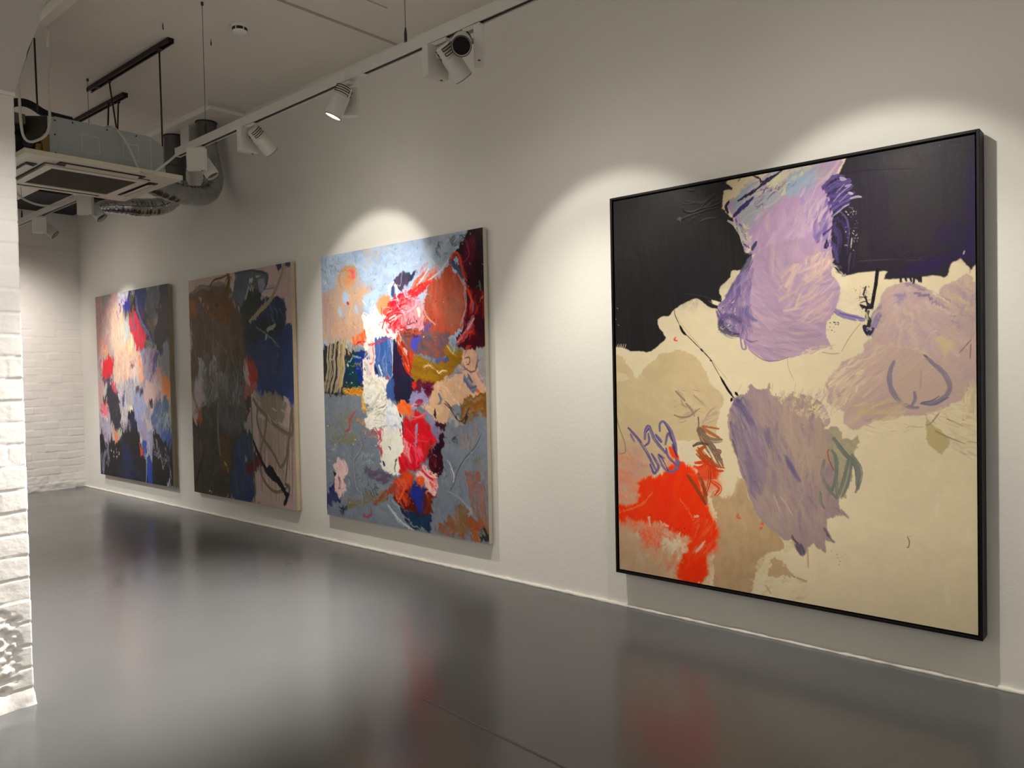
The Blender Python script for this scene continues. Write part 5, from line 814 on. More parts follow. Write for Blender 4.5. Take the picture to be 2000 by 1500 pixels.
    P(J((150, 330), (215, 310), (215, 380), (205, 470), (170, 420)), (124, 112, 108), 1, 1.5); P(J((215, 290), (262, 290), (255, 440), (215, 460)), (122, 66, 32), .95, 2, col2=(100, 58, 36)); T(J((150, 370), (190, 480), (260, 620)), 4, (40, 36, 34), .9); T(J((280, 780), (240, 940), (190, 1110)), 4, (28, 26, 24), .9); T(J((255, 640), (250, 740)), 5, (96, 56, 34), .8)
    P(J((715, -10), (880, -10), (860, 50), (790, 110), (740, 160), (720, 90)), (108, 64, 60), 1, 3, col2=(128, 76, 72)); P(J((715, 150), (760, 120), (800, 140), (790, 260), (750, 280)), (46, 42, 44), .95, 3); P(J((730, 440), (800, 320), (830, 400), (820, 560), (760, 500)), (104, 100, 98), 1, 2)
    # blue upper right, olive loops, drips
    P(J((880, -60), (1292, -60), (1285, 210), (1250, 230), (1200, 140), (1150, 110), (1050, 60), (950, 90), (900, 130)), (37, 48, 92), 1, 3, rough=2, soft=2, col2=(40, 48, 84))
    P(J((1170, 130), (1205, 140), (1240, 230), (1235, 340), (1210, 260)), (132, 118, 112), 1, 1.5); S(J((830, 80), (930, 60), (910, 220), (840, 200)), 20, 50, 12, 3, [(122, 112, 110), (60, 60, 66), (90, 88, 84)], .85, .2)
    P(J((930, 110), (1100, 80), (1190, 200), (1210, 300), (1180, 440), (1130, 470), (1040, 400), (960, 330), (900, 280)), (88, 82, 72), .92, 4, rough=2, col2=(100, 92, 80), streak=86, dry=.12)
    ol, o2 = (86, 80, 66), (76, 70, 58)
    cv.drips(895, 1000, 26, 0, 0, 0, (0, 0, 0)) if False else None
    S(J((300, -160), (720, -160), (720, 60), (300, 60)), 60, 88, 44, 6, [(62, 56, 48), (84, 82, 78), (72, 66, 56), (54, 52, 48), (96, 94, 88)], .7, .3, jit=8, clip=False)
    S(J((300, 180), (740, 180), (740, 420), (300, 420)), 80, 88, 50, 6, [(58, 56, 50), (70, 72, 74), (48, 46, 42), (62, 66, 70)], .65, .3, jit=10, clip=False)
    S(I((540, 1250), (730, 1230), (730, 1500), (580, 1500)), 36, 88, 40, 6, [(50, 48, 44), (66, 64, 58), (40, 40, 40), (84, 84, 80)], .75, .3, jit=10, clip=False)
    cv.tone(I((760, 780), (1290, 780), (1290, 1500), (900, 1480)), (.95, .97, .82), 3); cv.tone(J((600, 560), (840, 560), (840, 1290), (600, 1290)), (.95, .97, .84))
    cv.flecks(160, 9, 1.8, 8); cv.smear(88, 13, 1.8, 30, region=[(365, 590), (500, 560), (500, 980), (385, 960)], curl=4); cv.smear(84, 6, 1.8, 20, region=[(372, 600), (570, 600), (575, 800), (380, 960)], curl=2)
    T(I((1175, 95), (1150, 210), (1090, 370), (1010, 520), (900, 630), (790, 740)), 9, (106, 100, 80), 1, (92, 88, 72), taper=.5); T(I((990, 830), (1040, 810), (1080, 775)), 7, (112, 112, 104), 1, (92, 94, 90)); T(I((975, 940), (985, 900)), 6, (98, 102, 102), .9); T(I((860, 800), (980, 880), (1080, 970), (1130, 1030)), 2, (92, 94, 90), .8)
    T(I((545, 195), (560, 280), (530, 400), (490, 500)), 11, (76, 56, 18), 1, (64, 46, 16)); T(I((350, 330), (400, 270), (470, 250), (540, 220)), 4, (74, 52, 20), 1)
    T(J((390, 0), (340, 160), (260, 250), (180, 300)), 4, (98, 92, 76), .85); T(J((440, 210), (440, 420), (445, 640), (470, 800)), 5, (92, 90, 76), .85, (78, 76, 66), .1); T(J((280, 780), (240, 940), (190, 1110)), 4, (28, 26, 24), .9); T(J((150, 370), (190, 480), (260, 620)), 3.4, (40, 36, 34), .9)
    for k in range(52):
        x = 900+k*7.6+cv.rs.uniform(-3, 3); y0 = 380+(x-900)*.35; y1 = min(1345, cv.rs.choice([760, 1000, 1200, 1330]))+cv.rs.uniform(-40, 30)
        T(J((x, y0), (x+2, (y0+y1)/2), (x+3, y1)), cv.rs.uniform(.5, 1.3), (70, 62, 54), .8, sm=0)
    for p, w in ((J((885, 250), (880, 400), (900, 500), (950, 620), (1050, 760), (1100, 860), (1140, 930), (1190, 870), (1225, 700), (1250, 480), (1262, 300)), 7), (J((985, 360), (975, 500), (945, 630), (910, 770)), 6.5), (J((835, 170), (880, 250), (960, 340), (1050, 440), (1110, 490), (1230, 565), (1275, 550), (1278, 420), (1270, 250)), 8), (J((910, 920), (930, 1030), (1000, 1150), (1090, 1215), (1180, 1190), (1230, 1150)), 6.5), (J((1232, 590), (1225, 800), (1205, 1000), (1195, 1130)), 5), (J((1195, 1130), (1240, 1150), (1235, 1220)), 6)):
        T(p, w, ol, 1, o2, .05, taper=.1)
    T(J((800, 80), (815, 300), (830, 700), (850, 1000), (850, 1335)), 3.4, (66, 62, 52), .95, taper=0)
    T(J((835, 640), (880, 760), (935, 880), (990, 970)), 7, (26, 24, 24), 1); P(J((930, 900), (990, 945), (1020, 915), (1090, 1000), (1150, 1080), (1200, 1180), (1240, 1240), (1220, 1330), (1185, 1370), (1180, 1330), (1200, 1260), (1150, 1180), (1100, 1100), (1050, 1080), (980, 1010)), (22, 22, 22), 1, 2)
    T(J((1190, 1120), (1240, 1170), (1240, 1230)), 4, (60, 66, 62), .9); P(J((885, 1322), (910, 1330), (905, 1350), (888, 1345)), (120, 60, 36), .9, 1)
    T(J((1045, 270), (1090, 300)), 4, (124, 116, 108), .9); T(J((1000, 350), (1040, 440)), 4, (120, 112, 106), .9); T(J((1115, 430), (1200, 490)), 4, (122, 114, 108), .85); T(J((1150, 290), (1210, 330)), 5, (120, 112, 108), .85)
    cv.flecks(300, 6, .9, 10); cv.punch(1.1, 1.0, 90)

def paint_white(cv):
    """white and pink light falling into black and blue"""
    K = lambda *p: Z(170, 540, .14, p); L = lambda *p: Z(170, 750, .14, p)
    S = cv.scrub; P = cv.poly; T = cv.stroke
    P([(175, 540), (350, 540), (350, 970), (175, 970)], (190, 178, 178), 1, sm=0, col2=(176, 168, 172))
    P(K((100, 260), (420, 220), (360, 500), (340, 900), (200, 1100), (100, 1100)), (196, 160, 158), 1, 4, soft=5, col2=(182, 150, 152)); S(K((110, 300), (400, 260), (360, 900), (140, 1100)), 70, 100, 24, 5, [(204, 164, 160), (186, 150, 152), (210, 184, 178), (190, 130, 130), (176, 168, 164)], .65, .3, jit=24)
    P(K((100, 265), (150, 265), (130, 340), (105, 350)), (140, 140, 116), .9, 2); P(K((210, 250), (330, 235), (320, 330), (260, 400), (215, 360)), (140, 146, 146), .9, 3, soft=2, col2=(170, 172, 170)); T(K((310, 240), (315, 290)), 2.4, (50, 50, 56), .8)
    P(K((340, 480), (420, 330), (520, 470), (560, 700), (640, 800), (640, 1000), (720, 1040), (760, 1200), (700, 1400), (600, 1500), (380, 1500), (400, 1200), (340, 950)), (226, 206, 186), 1, 4, soft=4, col2=(220, 188, 172))
    S(K((360, 480), (520, 470), (640, 900), (720, 1080), (640, 1450), (400, 1480), (420, 1200), (350, 900)), 100, 92, 34, 5, [(240, 226, 204), (236, 208, 180), (226, 180, 160), (238, 218, 190), (206, 186, 190), (228, 160, 136)], .7, .25, jit=16, hgt=.8)
    S(K((170, 900), (280, 900), (340, 1080), (200, 1100)), 24, 60, 16, 4, [(226, 140, 110), (206, 190, 140), (230, 180, 150)], .75, .3, jit=40); S(K((560, 860), (640, 840), (650, 1100), (560, 1100)), 18, 95, 26, 4, [(240, 206, 150), (244, 226, 186)], .8, .25)
    # blue and dark right
    P(K((500, 430), (560, 205), (680, 195), (860, 150), (850, 330), (810, 480), (900, 560), (940, 960), (800, 980), (760, 800), (700, 600), (620, 480), (540, 540)), (52, 56, 92), 1, 3, col2=(40, 42, 58)); P(K((680, 200), (850, 165), (830, 320), (780, 460), (700, 420)), (50, 66, 134), .95, 3, col2=(60, 76, 140)); P(K((610, 280), (680, 250), (690, 460), (640, 480)), (34, 32, 36), .95, 2); P(K((570, 240), (630, 230), (620, 360), (560, 420), (520, 560), (560, 560)), (88, 96, 84), .9, 2)
    P(K((840, 150), (1000, 128), (1010, 280), (960, 420), (960, 540), (890, 600), (820, 420)), (104, 110, 118), 1, 3, col2=(90, 98, 108)); S(K((820, 200), (980, 160), (950, 500), (840, 520)), 30, 95, 28, 5, [(110, 116, 124), (92, 104, 126), (130, 132, 132), (120, 110, 104)], .65, .3, jit=16)
    P(K((1000, 128), (1125, 105), (1150, 900), (1080, 990), (970, 1010), (930, 720), (960, 640), (990, 560), (950, 430), (1000, 290)), (38, 34, 38), 1, 3, col2=(46, 38, 40)); S(K((960, 300), (1030, 300), (1040, 460), (960, 560), (920, 680)), 20, 60, 12, 3, [(150, 146, 130), (60, 56, 54), (120, 116, 104)], .8, .3); T(K((930, 660), (970, 600), (990, 580)), 6, (160, 158, 140), .9)
    P(K((880, 560), (940, 480), (930, 620), (920, 760), (870, 760), (820, 600)), (150, 110, 80), .85, 3, soft=2, col2=(110, 100, 100)); P(K((740, 470), (800, 460), (800, 600), (760, 620)), (110, 50, 96), .8, 2)
    # white loops
    P(K((430, 230), (560, 205), (560, 300), (500, 420), (430, 360)), (226, 224, 226), .95, 2, col2=(206, 206, 220)); P(K((500, 420), (570, 320), (600, 360), (590, 470), (520, 500)), (56, 64, 160), .9, 2)
    for p, w, c in ((K((430, 330), (470, 250), (520, 260), (540, 360)), 3, (150, 150, 190)), (K((470, 400), (490, 340), (540, 330), (560, 310)), 5, (150, 110, 186)), (K((500, 400), (530, 380), (510, 350)), 4, (226, 210, 236)), (K((400, 400), (430, 360), (460, 430), (430, 560)), 6, (206, 176, 190)), (K((450, 380), (465, 440), (450, 510)), 4, (90, 70, 140)), (K((410, 500), (430, 560), (440, 590)), 4, (150, 120, 130)), (K((600, 250), (630, 220), (640, 270)), 3, (220, 220, 226)), (K((500, 480), (540, 600), (600, 680), (660, 740)), 4, (96, 104, 136)), (K((540, 640), (560, 760), (520, 900)), 6, (206, 206, 200))):
        T(p, w, c, .9, tuple(min(255, int(v*1.15)) for v in c), .1, hgt=1)
    P(K((520, 640), (590, 640), (610, 800), (560, 900), (530, 820)), (186, 196, 196), .8, 3, soft=2)
    # crimson
    P(K((600, 500), (650, 460), (700, 560), (760, 690), (830, 800), (800, 900), (780, 1000), (700, 1010), (650, 860), (600, 690), (570, 580)), (206, 60, 84), 1, 3, col2=(190, 50, 70)); S(K((600, 520), (700, 560), (820, 800), (770, 1000), (690, 1000), (600, 680)), 50, 70, 18, 4, [(220, 50, 80), (196, 70, 96), (170, 50, 66), (226, 90, 100)], .8, .2, jit=40, hgt=1); S(K((570, 470), (650, 470), (640, 560), (570, 580)), 12, 60, 12, 4, [(150, 80, 70), (100, 96, 70)], .8, .2)
    for p, w in ((K((660, 230), (680, 380), (720, 560), (790, 690), (870, 820), (940, 970)), 6), (K((900, 540), (910, 700), (930, 860), (940, 960)), 4), (K((620, 560), (650, 660), (670, 730), (610, 700)), 3)): T(p, w, (92, 98, 134), .95, (124, 128, 160), hgt=1)
    S(K((800, 880), (900, 860), (880, 980), (810, 960)), 12, 60, 14, 5, [(110, 116, 96), (130, 130, 120)], .8, .2); T(K((890, 920), (920, 1000)), 4, (200, 200, 150), .95); T(K((940, 1000), (950, 1020)), 3, (220, 210, 160), .95); T(K((1050, 910), (1075, 940), (1070, 1000)), 5, (176, 176, 190), .95); P(K((1020, 930), (1060, 930), (1060, 1060), (1010, 1060)), (64, 70, 130), .9, 2)
    # right greys and oranges
    P(K((1090, 980), (1145, 890), (1165, 1420), (1050, 1400), (1000, 1260), (1000, 1120)), (160, 158, 152), 1, 3, col2=(140, 146, 156)); P(K((780, 1000), (900, 960), (960, 1060), (980, 1300), (900, 1500), (780, 1500), (800, 1300), (760, 1100)), (164, 162, 174), 1, 3, soft=2, col2=(150, 148, 166))
    S(K((790, 1000), (1000, 1020), (1000, 1400), (800, 1450)), 60, 100, 26, 5, [(170, 168, 180), (150, 150, 172), (186, 180, 180), (130, 110, 150), (176, 60, 80), (110, 104, 140)], .65, .3, jit=16); S(K((940, 1100), (1000, 1040), (960, 1300), (900, 1320)), 16, 105, 34, 5, [(110, 96, 150), (90, 84, 130)], .8, .2, jit=8)
    P(K((700, 1050), (740, 1120), (790, 1280), (790, 1440), (740, 1460), (700, 1300)), (236, 132, 90), .95, 4, soft=3, col2=(240, 180, 150)); S(K((600, 1100), (760, 1100), (740, 1460), (600, 1480)), 40, 85, 26, 5, [(240, 214, 200), (236, 190, 170), (230, 200, 200), (244, 226, 210)], .7, .25, jit=20); S(K((950, 1280), (1060, 1260), (1060, 1480), (940, 1500)), 24, 100, 26, 4, [(226, 170, 160), (206, 140, 130), (220, 190, 170)], .75, .3, jit=14)
    S(K((600, 1200), (680, 1220), (640, 1320), (610, 1300)), 8, 70, 12, 4, [(150, 110, 120), (120, 90, 110)], .8, .2); P(K((1050, 1380), (1110, 1370), (1160, 1440), (1165, 1500), (1050, 1500)), (228, 146, 90), .95, 3)
    P(K((730, 1010), (790, 990), (800, 1060), (770, 1090), (735, 1070)), (140, 160, 180), .9, 2)
    # red block left
    P(K((225, 1130), (260, 1130), (320, 1100), (345, 1170), (378, 1190), (372, 1360), (330, 1410), (240, 1425), (215, 1300)), (216, 48, 64), 1, 2, col2=(206, 54, 70)); T(K((200, 1150), (180, 1240), (210, 1330)), 6, (206, 150, 150), .9, (180, 80, 90)); T(K((215, 1180), (220, 1290)), 3, (236, 220, 220), .9); S(K((200, 1400), (360, 1400), (360, 1500), (230, 1490)), 24, 60, 12, 5, [(90, 76, 100), (120, 90, 104), (60, 56, 76), (226, 220, 224)], .85, .2)
    # ----- lower half
    S(L((400, -60), (820, -60), (900, 200), (700, 560), (480, 560), (420, 300)), 130, 78, 24, 4, [(190, 186, 198), (170, 172, 194), (216, 206, 206), (150, 152, 180), (226, 216, 204), (130, 136, 160)], .75, .25, jit=22, hgt=.8)
    P(L((160, -40), (240, -40), (230, 180), (200, 280), (165, 200)), (196, 160, 156), .95, 3, soft=2); P(L((230, 20), (280, -10), (260, 170), (225, 190)), (186, 186, 178), .85, 3)
    P(L((280, -20), (340, 10), (420, 140), (470, 400), (465, 560), (505, 640), (420, 660), (355, 560), (310, 350), (270, 250), (225, 220), (240, 180), (275, 150)), (50, 50, 62), 1, 3, col2=(62, 60, 72)); S(L((300, 300), (450, 300), (460, 560), (380, 560)), 18, 80, 22, 4, [(70, 50, 50), (44, 44, 54), (90, 80, 80)], .75, .25); P(L((335, 0), (400, 0), (410, 110), (360, 110)), (206, 80, 92), .9, 3, col2=(190, 110, 120)); P(L((225, 200), (265, 190), (275, 240), (240, 262)), (54, 54, 70), 1, 2); P(L((272, 225), (290, 220), (290, 300), (272, 300)), (240, 196, 176), .95, 1.5)
    P(L((660, 120), (780, 130), (800, 400), (790, 620), (740, 700), (660, 480), (640, 300)), (140, 156, 190), .95, 4, soft=3, col2=(156, 160, 188)); S(L((670, 160), (790, 160), (790, 640), (680, 460)), 34, 80, 26, 5, [(150, 166, 200), (176, 172, 190), (130, 142, 180), (180, 140, 160)], .65, .3, jit=14); S(L((600, 330), (640, 300), (640, 400), (580, 400)), 8, -40, 12, 5, [(230, 224, 190)], .9, .15)
    P(L((820, -20), (1050, -20), (1040, 120), (960, 280), (840, 340), (800, 260), (790, 100)), (216, 184, 174), .95, 4, soft=3, col2=(200, 172, 172)); P(L((1040, 10), (1130, -20), (1155, 60), (1140, 260), (1105, 220), (1080, 120), (1045, 90)), (232, 142, 84), 1, 3, col2=(236, 164, 116)); P(L((1120, 260), (1165, 240), (1172, 500), (1110, 420)), (156, 158, 142), 1, 3)
    S(L((680, 20), (780, 20), (780, 120), (690, 120)), 12, 75, 14, 5, [(60, 60, 70), (90, 84, 90)], .85, .2); S(L((870, 220), (920, 220), (910, 320), (870, 320)), 10, 80, 14, 5, [(44, 46, 56), (70, 72, 84)], .85, .2); P(L((480, 140), (520, 130), (520, 280), (490, 280)), (70, 66, 120), .8, 2); S(L((790, 300), (880, 300), (880, 600), (800, 640)), 26, 90, 26, 5, [(160, 160, 170), (130, 134, 156), (196, 180, 176), (110, 112, 130)], .75, .25, jit=12)
    P(L((930, 330), (1060, 150), (1110, 200), (1180, 600), (1190, 860), (1120, 840), (1010, 700), (930, 640), (900, 560)), (104, 118, 146), 1, 4, col2=(86, 100, 130)); S(L((920, 340), (1080, 160), (1170, 500), (1180, 840), (1000, 690), (910, 560)), 60, 108, 40, 6, [(112, 126, 156), (90, 102, 132), (136, 148, 170), (70, 84, 120), (160, 166, 172)], .75, .25, jit=8, hgt=.8); S(L((1090, 420), (1170, 400), (1160, 700), (1080, 660)), 12, 100, 36, 6, [(170, 174, 160), (140, 150, 160)], .8, .25, jit=6)
    P(L((1000, 700), (1040, 650), (1190, 720), (1190, 870), (1110, 850)), (70, 98, 150), .9, 3, soft=2, col2=(60, 84, 136)); S(L((960, 120), (1060, 60), (1010, 240), (950, 320)), 14, 108, 26, 4, [(190, 150, 150), (150, 150, 170)], .8, .25, jit=6)
    P(L((175, 690), (235, 700), (270, 800), (340, 730), (385, 830), (440, 800), (520, 640), (560, 560), (600, 420), (650, 380), (700, 600), (740, 780), (790, 980), (830, 1050), (900, 800), (930, 680), (1000, 700), (1120, 850), (1190, 880), (1200, 1460), (190, 1290)), (30, 29, 34), 1, 3, col2=(38, 36, 40))
    P(L((600, 440), (650, 400), (680, 560), (690, 620), (640, 600)), (44, 46, 76), .95, 3); P(L((490, 800), (580, 860), (640, 1100), (640, 1330), (520, 1310), (500, 1000)), (36, 46, 82), .8, 6, soft=6); S(L((340, 1200), (800, 1200), (800, 1370), (340, 1300)), 24, 40, 30, 7, [(40, 52, 84), (32, 34, 46), (50, 64, 96)], .5, .35)
    P(L((185, 440), (210, 420), (320, 520), (345, 700), (330, 820), (270, 790), (220, 680), (180, 690)), (150, 144, 166), .95, 4, soft=2, col2=(170, 160, 176)); S(L((190, 440), (320, 520), (320, 800), (200, 680)), 30, 75, 24, 4, [(170, 164, 184), (130, 126, 150), (196, 186, 190), (110, 106, 130)], .75, .25, jit=14); S(L((185, 260), (300, 260), (300, 430), (190, 420)), 26, 65, 16, 5, [(220, 96, 116), (206, 120, 130), (196, 80, 100), (226, 170, 170)], .85, .2); T(L((200, 440), (250, 430), (290, 500)), 3, (230, 224, 224), .9)
    for p, w in ((L((300, 760), (290, 900), (240, 1000), (230, 1250)), 9), (L((240, 720), (270, 860)), 5), (L((300, 940), (310, 1060), (270, 1110)), 6), (L((210, 1000), (215, 1150), (240, 1240)), 6)): T(p, w, (112, 108, 126), .85, (140, 136, 152), .15, soft=.8)
    P(L((370, 640), (440, 660), (450, 740), (400, 850), (385, 760)), (208, 134, 104), .97, 2, col2=(190, 140, 120)); P(L((430, 650), (480, 640), (500, 700), (470, 740), (430, 720)), (166, 170, 150), .95, 2); S(L((470, 540), (640, 520), (620, 640), (500, 620)), 20, 80, 18, 5, [(110, 116, 130), (150, 150, 156), (84, 86, 96)], .8, .25, jit=20)
    P(L((690, 500), (790, 520), (850, 640), (920, 700), (915, 900), (905, 1080), (860, 1010), (820, 860), (760, 740), (720, 660)), (150, 150, 174), .97, 3, col2=(136, 140, 166)); S(L((700, 520), (900, 680), (910, 1060), (780, 760)), 34, 80, 28, 5, [(160, 160, 182), (130, 136, 164), (176, 172, 186), (150, 110, 130)], .65, .3, jit=14); P(L((760, 760), (820, 800), (820, 1000), (780, 960)), (54, 78, 140), .9, 3)
    P(L((735, 830), (770, 900), (790, 980), (760, 990), (735, 930)), (194, 82, 54), .95, 2); P(L((832, 1060), (880, 1040), (915, 1120), (910, 1390), (850, 1370)), (36, 62, 142), .97, 3, col2=(50, 74, 140)); T(L((830, 1000), (835, 1150), (830, 1360)), 5, (130, 140, 160), .8, dry=.3)
    g = (108, 108, 116)
    for p, w in ((L((920, 680), (920, 850), (970, 970), (1050, 1100), (1080, 1130), (1120, 1090)), 6), (L((960, 780), (1000, 940), (1060, 1050)), 9), (L((1090, 930), (1130, 1020), (1160, 1180), (1170, 1280)), 6), (L((1040, 960), (1110, 1050)), 4)): T(p, w, g, .9, (150, 150, 154), .2)
    T(L((960, 970), (1050, 1100), (1110, 1110)), 2, (190, 188, 184), .8); P(L((1130, 1370), (1160, 1330), (1190, 1420), (1140, 1410)), (160, 164, 176), .95, 2)
    for x, y in ((340, 920), (375, 1000), (418, 1005), (448, 970), (410, 930)): T(L((x, y), (x+2, y+16)), 2.4, (226, 222, 220), .95, hgt=1)
    S([(172, 560), (340, 560), (340, 940), (190, 930)], 40, 85, 14, 2, [(226, 220, 214), (150, 150, 170)], .35, .5)
    cv.flecks(260, 9, 1.5, 14); cv.smear(94, 16, 1.5, 22, curl=3)
    cv.smear(72, 9, 1.5, 14, region=K((480, 200), (1150, 120), (1150, 900), (560, 900)), curl=2)
    for p, w in ((K((680, 280), (700, 420), (740, 580), (800, 700), (870, 820), (940, 970)), 4.5), (K((620, 560), (650, 660), (670, 730), (610, 700)), 2.4)): T(p, w, (92, 98, 134), .9, (124, 128, 160), hgt=1)
    cv.flecks(380, 6, .9, 24); cv.smear(100, 5, 1.3, 10, curl=.8)
    for x, y in ((340, 920), (375, 1000), (418, 1005), (448, 970)): T(L((x, y), (x+2, y+16)), 2.2, (226, 222, 220), .95, hgt=1)
    cv.flecks(700, 5, .8, 24, (.5, .75, 1.1, 1.3)); cv.punch(1.12, 1.15, 120)
# ------------------------------------------------------------------ light levels
KP, AMB, EXPO = 1.0, .55, 0.0
def _r(*ks):
    xs = [k[0] for k in ks]; ys = [k[1] for k in ks]
    return lambda u, v: np.interp(v, xs, ys)*np.ones(np.broadcast(u, v).shape)
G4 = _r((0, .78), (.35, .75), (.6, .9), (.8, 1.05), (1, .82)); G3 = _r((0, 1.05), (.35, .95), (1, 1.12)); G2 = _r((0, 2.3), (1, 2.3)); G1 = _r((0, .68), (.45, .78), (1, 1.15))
# ------------------------------------------------------------------ room shell
YF, HC, XL, YB = 9.824, 3.545, -6.4, -5.0
def wall_panel(name, m, label, ax, v, a0, a1, z0, z1, th=.12, flip=False):
    bm = bmesh.new()
    if ax == 'X': box(bm, v, v+th, a0, a1, z0, z1)
    else: box(bm, a0, a1, v, v+th, z0, z1)
    return struct(name, bm, m, label)
wall_panel('wall_right', m_wall, 'long smooth white plaster wall carrying the paintings', 'X', 0, YB, YF+.2, -.1, HC+.05)
wall_panel('wall_left', m_wall, 'white wall on the far left side of the room', 'X', XL-.12, YB, YF+.2, -.1, HC+.05)
# far wall: painted bricks below, plaster band above
def bricks(s, z, seed, course=.088, length=.26, joint=.007, depth=.006, fade=None, nz=1.0):
    """relief (metres, outward) of worn painted brickwork sampled on arrays s (along) and z (up)"""
    rs = np.random.RandomState(seed); h, w = s.shape
    n = fbm(h, w, 10, 4, rs); n2 = fbm(h, w, 40, 3, rs); n3 = fbm(h, w, 4, 2, rs)
    zz = z+n2*.008; row = np.floor(zz/course); fz = zz/course-row
    ss = s+np.mod(row, 2)*length/2+n2*.01+np.sin(row*12.9)*.04; fs = ss/length-np.floor(ss/length)
    dz = np.minimum(fz, 1-fz)*course; ds = np.minimum(fs, 1-fs)*length
    j = np.clip(1-dz/joint, 0, 1)*(.5+.7*np.clip(n2+.6, 0, 1))+np.clip(1-ds/joint, 0, 1)*.5*np.clip(n+.7, 0, 1)
    rnd = np.sin(row*7.3+np.floor(ss/length)*3.1)*.0022
    o = -depth*np.clip(j, 0, 1.2)+(rnd+n*.0018+n3*.0006)*nz
    return o if fade is None else o*fade
nu, nv = 330, 300
S, Zz = np.meshgrid(np.linspace(XL, 0.0, nu*2), np.linspace(-.02, 2.785, nv))
o = bricks(S, Zz, 3, fade=np.clip(1.15-(Zz-1.3)*.55, .35, 1.0))
low = np.clip((.22-Zz)/.15, 0, 1); o = o+low*(fbm(nv, nu*2, 12, 4)*.012+.006)
V = np.stack([S, YF-o, Zz], -1)
o_ = link('wall_far', gridmesh('wall_far', V, nu*2, nv, flip=False), m_brick); tag(o_, 'white painted brick wall closing the far end of the room', kind='structure')
bm = bmesh.new(); box(bm, XL, 0.02, YF+.012, YF+.15, 2.78, HC+.05); struct('trim_1', bm, m_wall, 'smooth white plaster band above the far brick wall')
bm = bmesh.new(); box(bm, XL, .02, YF+.02, YF+.15, -.1, 2.78); struct('wall_far_core', bm, m_wall, 'solid backing of the far wall')
# floor
mf = mat('grey_floor_paint', (93, 93, 93), .2, noise=.10, nscale=1.6, bump=.07, bscale=7, spec=.32, rvar=.05)
bm = bmesh.new(); box(bm, XL-.1, .12, YB, YF+.2, -.1, 0); struct('floor', bm, mf, 'glossy grey painted concrete floor')
bm = bmesh.new(); box(bm, XL-.1, .12, YB, YF+.2, HC, HC+.12); struct('ceiling', bm, m_ceil, 'off white plaster ceiling with board joints')
# irregular white paint bead where the long wall meets the floor
rs = np.random.RandomState(4); P = []
for k in range(420):
    y = YB+(YF-YB)*k/419; P.append((-.004-.002*rs.rand(), y, .003+.003*rs.rand()))
bm = bmesh.new(); tube(bm, P, .01, 6, rfun=lambda t, i: .008+.006*abs(math.sin(i*1.7)*math.sin(i*.43))+.003*rs.rand())
struct('baseboard_right', bm, mat('white_sealant_bead', (228, 224, 214), .4, noise=.05, bump=.2), 'lumpy white paint bead along the foot of the long wall', True)
# thin board joints on the ceiling and two hairline floor joints
def strip(name, a, b, w, zt, m, label):
    a = Vector(a); b = Vector(b); d = (b-a).normalized(); n = Vector((-d.y, d.x, 0))*w/2
    bm = bmesh.new(); vs = [bm.verts.new(p) for p in (a-n, b-n, b+n, a+n)]
    f = bm.faces.new(vs); r = bmesh.ops.extrude_face_region(bm, geom=[f]); bmesh.ops.translate(bm, vec=(0, 0, zt), verts=[v for v in r['geom'] if isinstance(v, bmesh.types.BMVert)])
    return struct(name, bm, m, label)
m_joint = mat('grey_joint_strip', (186, 178, 166), .8, noise=.1); m_fj = mat('scuffed_joint', (92, 90, 86), .6, noise=.25, nscale=40, bump=.3)  # plain grey for the ceiling joint strips
strip('trim_2', (-3.2, 4.12, HC), (-.005, 4.062, HC), .022, -.006, m_joint, 'raised joint line crossing the ceiling to the long wall')
strip('trim_3', (-3.2, 3.76, HC), (-.39, 3.697, HC), .010, -.003, m_joint, 'faint joint line in the ceiling nearer the camera')
strip('trim_4', (-1.49, 2.3, 0), (-1.60, 1.1, 0), .010, .0012, m_fj, 'scuffed hairline joint in the floor')
# white brick column, left foreground, with a leaning haunch above
cx0, cx1, cy0, cy1, ztop = -3.15, -2.50, 3.475, 3.98, 2.43
per = []; rad = .012
def side(p, q, n):
    for k in range(n): per.append((p[0]+(q[0]-p[0])*k/n, p[1]+(q[1]-p[1])*k/n))
side((cx0, cy0), (cx1, cy0), 100); side((cx1, cy0), (cx1, cy1), 60); side((cx1, cy1), (cx0, cy1), 60); side((cx0, cy1), (cx0, cy0), 60)
pa = np.array(per); nP = len(pa); nz = 420
cen = np.array([(cx0+cx1)/2, (cy0+cy1)/2]); hx, hy = (cx1-cx0)/2, (cy1-cy0)/2
nrm = np.zeros_like(pa); nrm[:100] = (0, -1); nrm[100:160] = (1, 0); nrm[160:220] = (0, 1); nrm[220:] = (-1, 0)
nrm[0] = (-.7, -.7); nrm[100] = (.7, -.7); nrm[160] = (.7, .7); nrm[220] = (-.7, .7)
arc = np.cumsum(np.hypot(*(pa-np.roll(pa, 1, 0)).T)); S, Zz = np.meshgrid(arc, np.linspace(0, ztop, nz))
o = bricks(S+.11, Zz+.02, 9, course=.0885, length=.45, joint=.006, depth=.0042, nz=.4)*np.clip(.35+(ztop-Zz)*.55, .3, 1)
rsn = np.random.RandomState(21); crumb = fbm(nz, nP, 3.2, 2, rsn); big = fbm(nz, nP, 18, 3, rsn)
pm = np.clip((.40+big*.10-Zz)/.05, 0, 1)*np.clip((Zz-.085+big*.03)/.04, 0, 1)*np.clip((2.62-(S))*0+1, 0, 1)
edge_x = np.clip((cx1-.03-pa[:, 0])/.03, 0, 1); edge_x[100:] = 0
pm = pm*edge_x[None]
o = o*(1-pm)+pm*(crumb*.010-.006)+np.clip((.06-Zz)/.06, 0, 1)*(.012+big*.010)+big*.001
sink = np.exp(-((pa[None, :, 0]+2.602)**2+(Zz-.075)**2)/.00025)*(np.arange(nP) < 100)[None]; o = o-sink*.03
